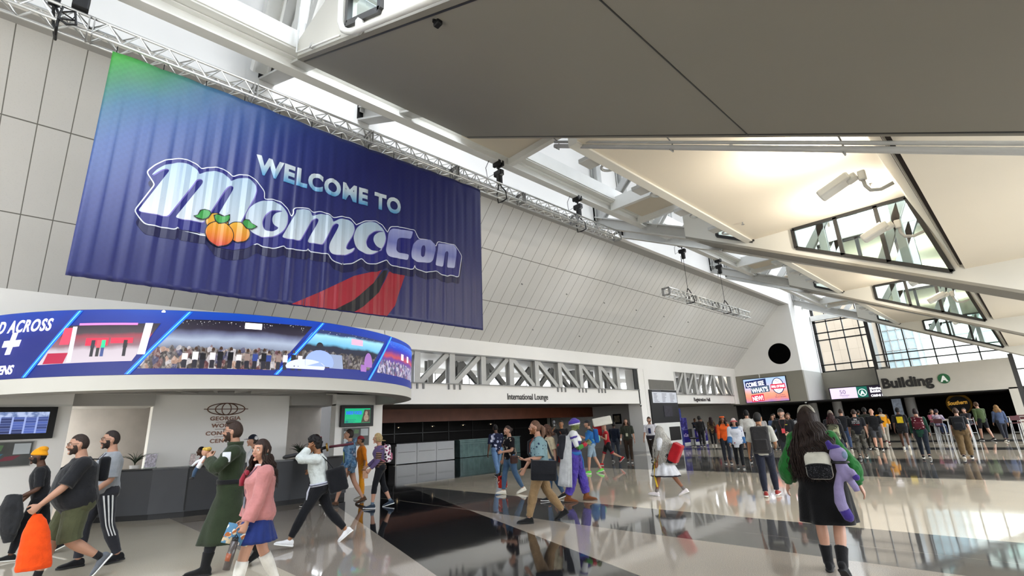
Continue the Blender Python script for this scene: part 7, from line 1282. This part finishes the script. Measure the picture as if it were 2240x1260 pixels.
# ===== café corner under the far fascia: high tables, chairs and seated guests =====
tw = mat('table_pale_top', '#8a8780', .4); ch_ = mat('chair_chrome', '#8a8a88', .3, metal=.7)
for k, (x, y) in enumerate(((-3.7, 35.35), (-3.0, 32.9), (-.95, 36.8))):
    t = thing('high_table', '%s pale high table of the café corner at the far right' % ('leftmost', 'middle', 'rightmost')[k], 'table', (x, y, 0), 'high café tables'); MB().rbox((x, y, 1.03), (1.1, .7, .04), .05).build('tabletop', tw, t)
    for dx in (-.42, .42):
        for dy in (-.25, .25): MB().cyl((x+dx, y+dy, 0), (x+dx*.85, y+dy*.8, 1.01), .02, n=8).build('leg', ch_, t)
def stool(x, y, a, lb_):
    t = thing('high_chair', lb_, 'chair', (x, y, 0), 'high chairs of the café corner', a); MB().rbox((0, 0, .74), (.38, .38, .04), .05).build('seat', mat('chair_maroon', '#4a1c20', .5), t, local=True); MB().rbox((0, -.18, .98), (.36, .03, .22), .01).build('backrest', mat('chair_maroon', '#4a1c20', .5), t, local=True)
    for dx in (-.17, .17):
        for dy in (-.17, .17): MB().cyl((dx*1.1, dy*1.1, 0), (dx, dy, 1.05 if dy < 0 else .74), .014, n=8).build('leg', ch_, t, local=True)
    MB().tube([(.18, .18, .3), (.18, -.18, .3), (-.18, -.18, .3), (-.18, .18, .3), (.18, .18, .3)], .01, 6).build('footrest', ch_, t, local=True)
for k, (x, y, a, lb_) in enumerate(((-3.9, 34.4, 0, 'maroon high chair in front of the leftmost high table'), (-3.2, 34.45, .3, 'maroon high chair right of the seated lilac guest'), (-2.9, 36.3, 2.4, 'maroon high chair behind the leftmost high table'), (-1.1, 35.9, .2, 'maroon high chair in front of the rightmost high table'), (-.9, 37.8, 3.1, 'maroon high chair behind the rightmost high table'))): stool(x, y, a, lb_)
SIT = ((82, 70, 0), (82, 70, 0))
for lb_, ps, dr, tp, bo, hr, sx in (('guest in lilac and white tie dye seated at the high table', (-3.9, 34.4), (.2, 1), pattern('lilac_dye', '#9a86a8', ['#b9aeb9', '#7a6a90', '#c4bcc4'], 6, kind='wave'), '#33405c', ('short', '#1a1220'), 'f'), ('guest in dark clothes seated behind the high table', (-2.9, 36.3), (-.5, -.85), '#26262c', '#22242a', ('short', '#241a16'), 'm'), ('guest in pink hat seated farther back at the café tables', (-4.3, 36.2), (.4, -.9), '#8a4a5a', '#2a2c34', ('bob', '#3a2a20', .05), 'f')):
    far(lb_, ps, dr, 1.70, sx, 'fair', hr, tp, bo, 1.2, legs=SIT, sit=.80, arms=(('a', 40, 8, 50, 10), ('a', 40, 8, 50, 10)), res=.014)
stool(-4.3, 36.2, 2.7, 'maroon high chair under the guest in the pink hat')
# registration tables with purple panels, sign and monitor
vp = pattern('purple_drape', '#2c2478', ['#262068'], 3, .5, 'noise'); pr_ = mat('drape_print', '#b9a8d8', .6)
for k, (x, y) in enumerate(((-17.3, 32.6), (-17.0, 34.6))):
    t = thing('registration_table', ('left', 'right')[k]+' registration table with a purple front panel', 'table', (x, y, 0), 'registration tables'); MB().rbox((x-.35, y, .98), (.75, 1.9, .05), .03).build('tabletop', M['steelw'], t); MB().bb((x-.02, y-.9, .12), (x+.01, y+.9, .95)).build('front_panel', vp, t); MB().bb((x-.7, y-.92, 0), (x-.03, y+.92, .95)).build('cabinet', M['steelw'], t)
    text('print', 'MomoCon', .30, pr_, t, (x+.015, y-.62, .5), (0, 1, 0), (0, 0, 1), .004, bold=.012)
t = thing('sign_stand', 'tall purple sign stand left of the registration tables', 'sign', (-16.4, 30.6, 0)); MB().bb((-16.45, 30.4, 0), (-16.4, 30.95, 2.35)).build('panel', cloth('sign_purple', '#2f3a7a'), t); MB().bb((-16.46, 30.34, 0), (-16.38, 30.4, 2.4)).build('post', M['steelw'], t); MB().bb((-16.4, 30.3, 1.0), (-16.36, 31.5, 1.75)).build('poster', pattern('purple_poster', '#3a3478', ['#6a6aa8', '#2a2658'], 5, .5, 'noise'), t)
t = thing('office_chair', 'small black office chair left of the registration tables', 'chair', (-15.2, 29.9, 0)); MB().rbox((-15.2, 29.9, .5), (.46, .46, .07), .06).build('seat', M['black'], t); MB().rbox((-15.4, 29.9, .82), (.06, .42, .5), .02).build('backrest', M['black'], t); MB().cyl((-15.2, 29.9, .1), (-15.2, 29.9, .48), .03).build('column', M['black'], t)
for k in range(5): a = 2*pi*k/5; MB().bar((-15.2, 29.9, .09), (-15.2+.28*cos(a), 29.9+.28*sin(a), .05), .04, .04).build('base_arm', M['black'], t)
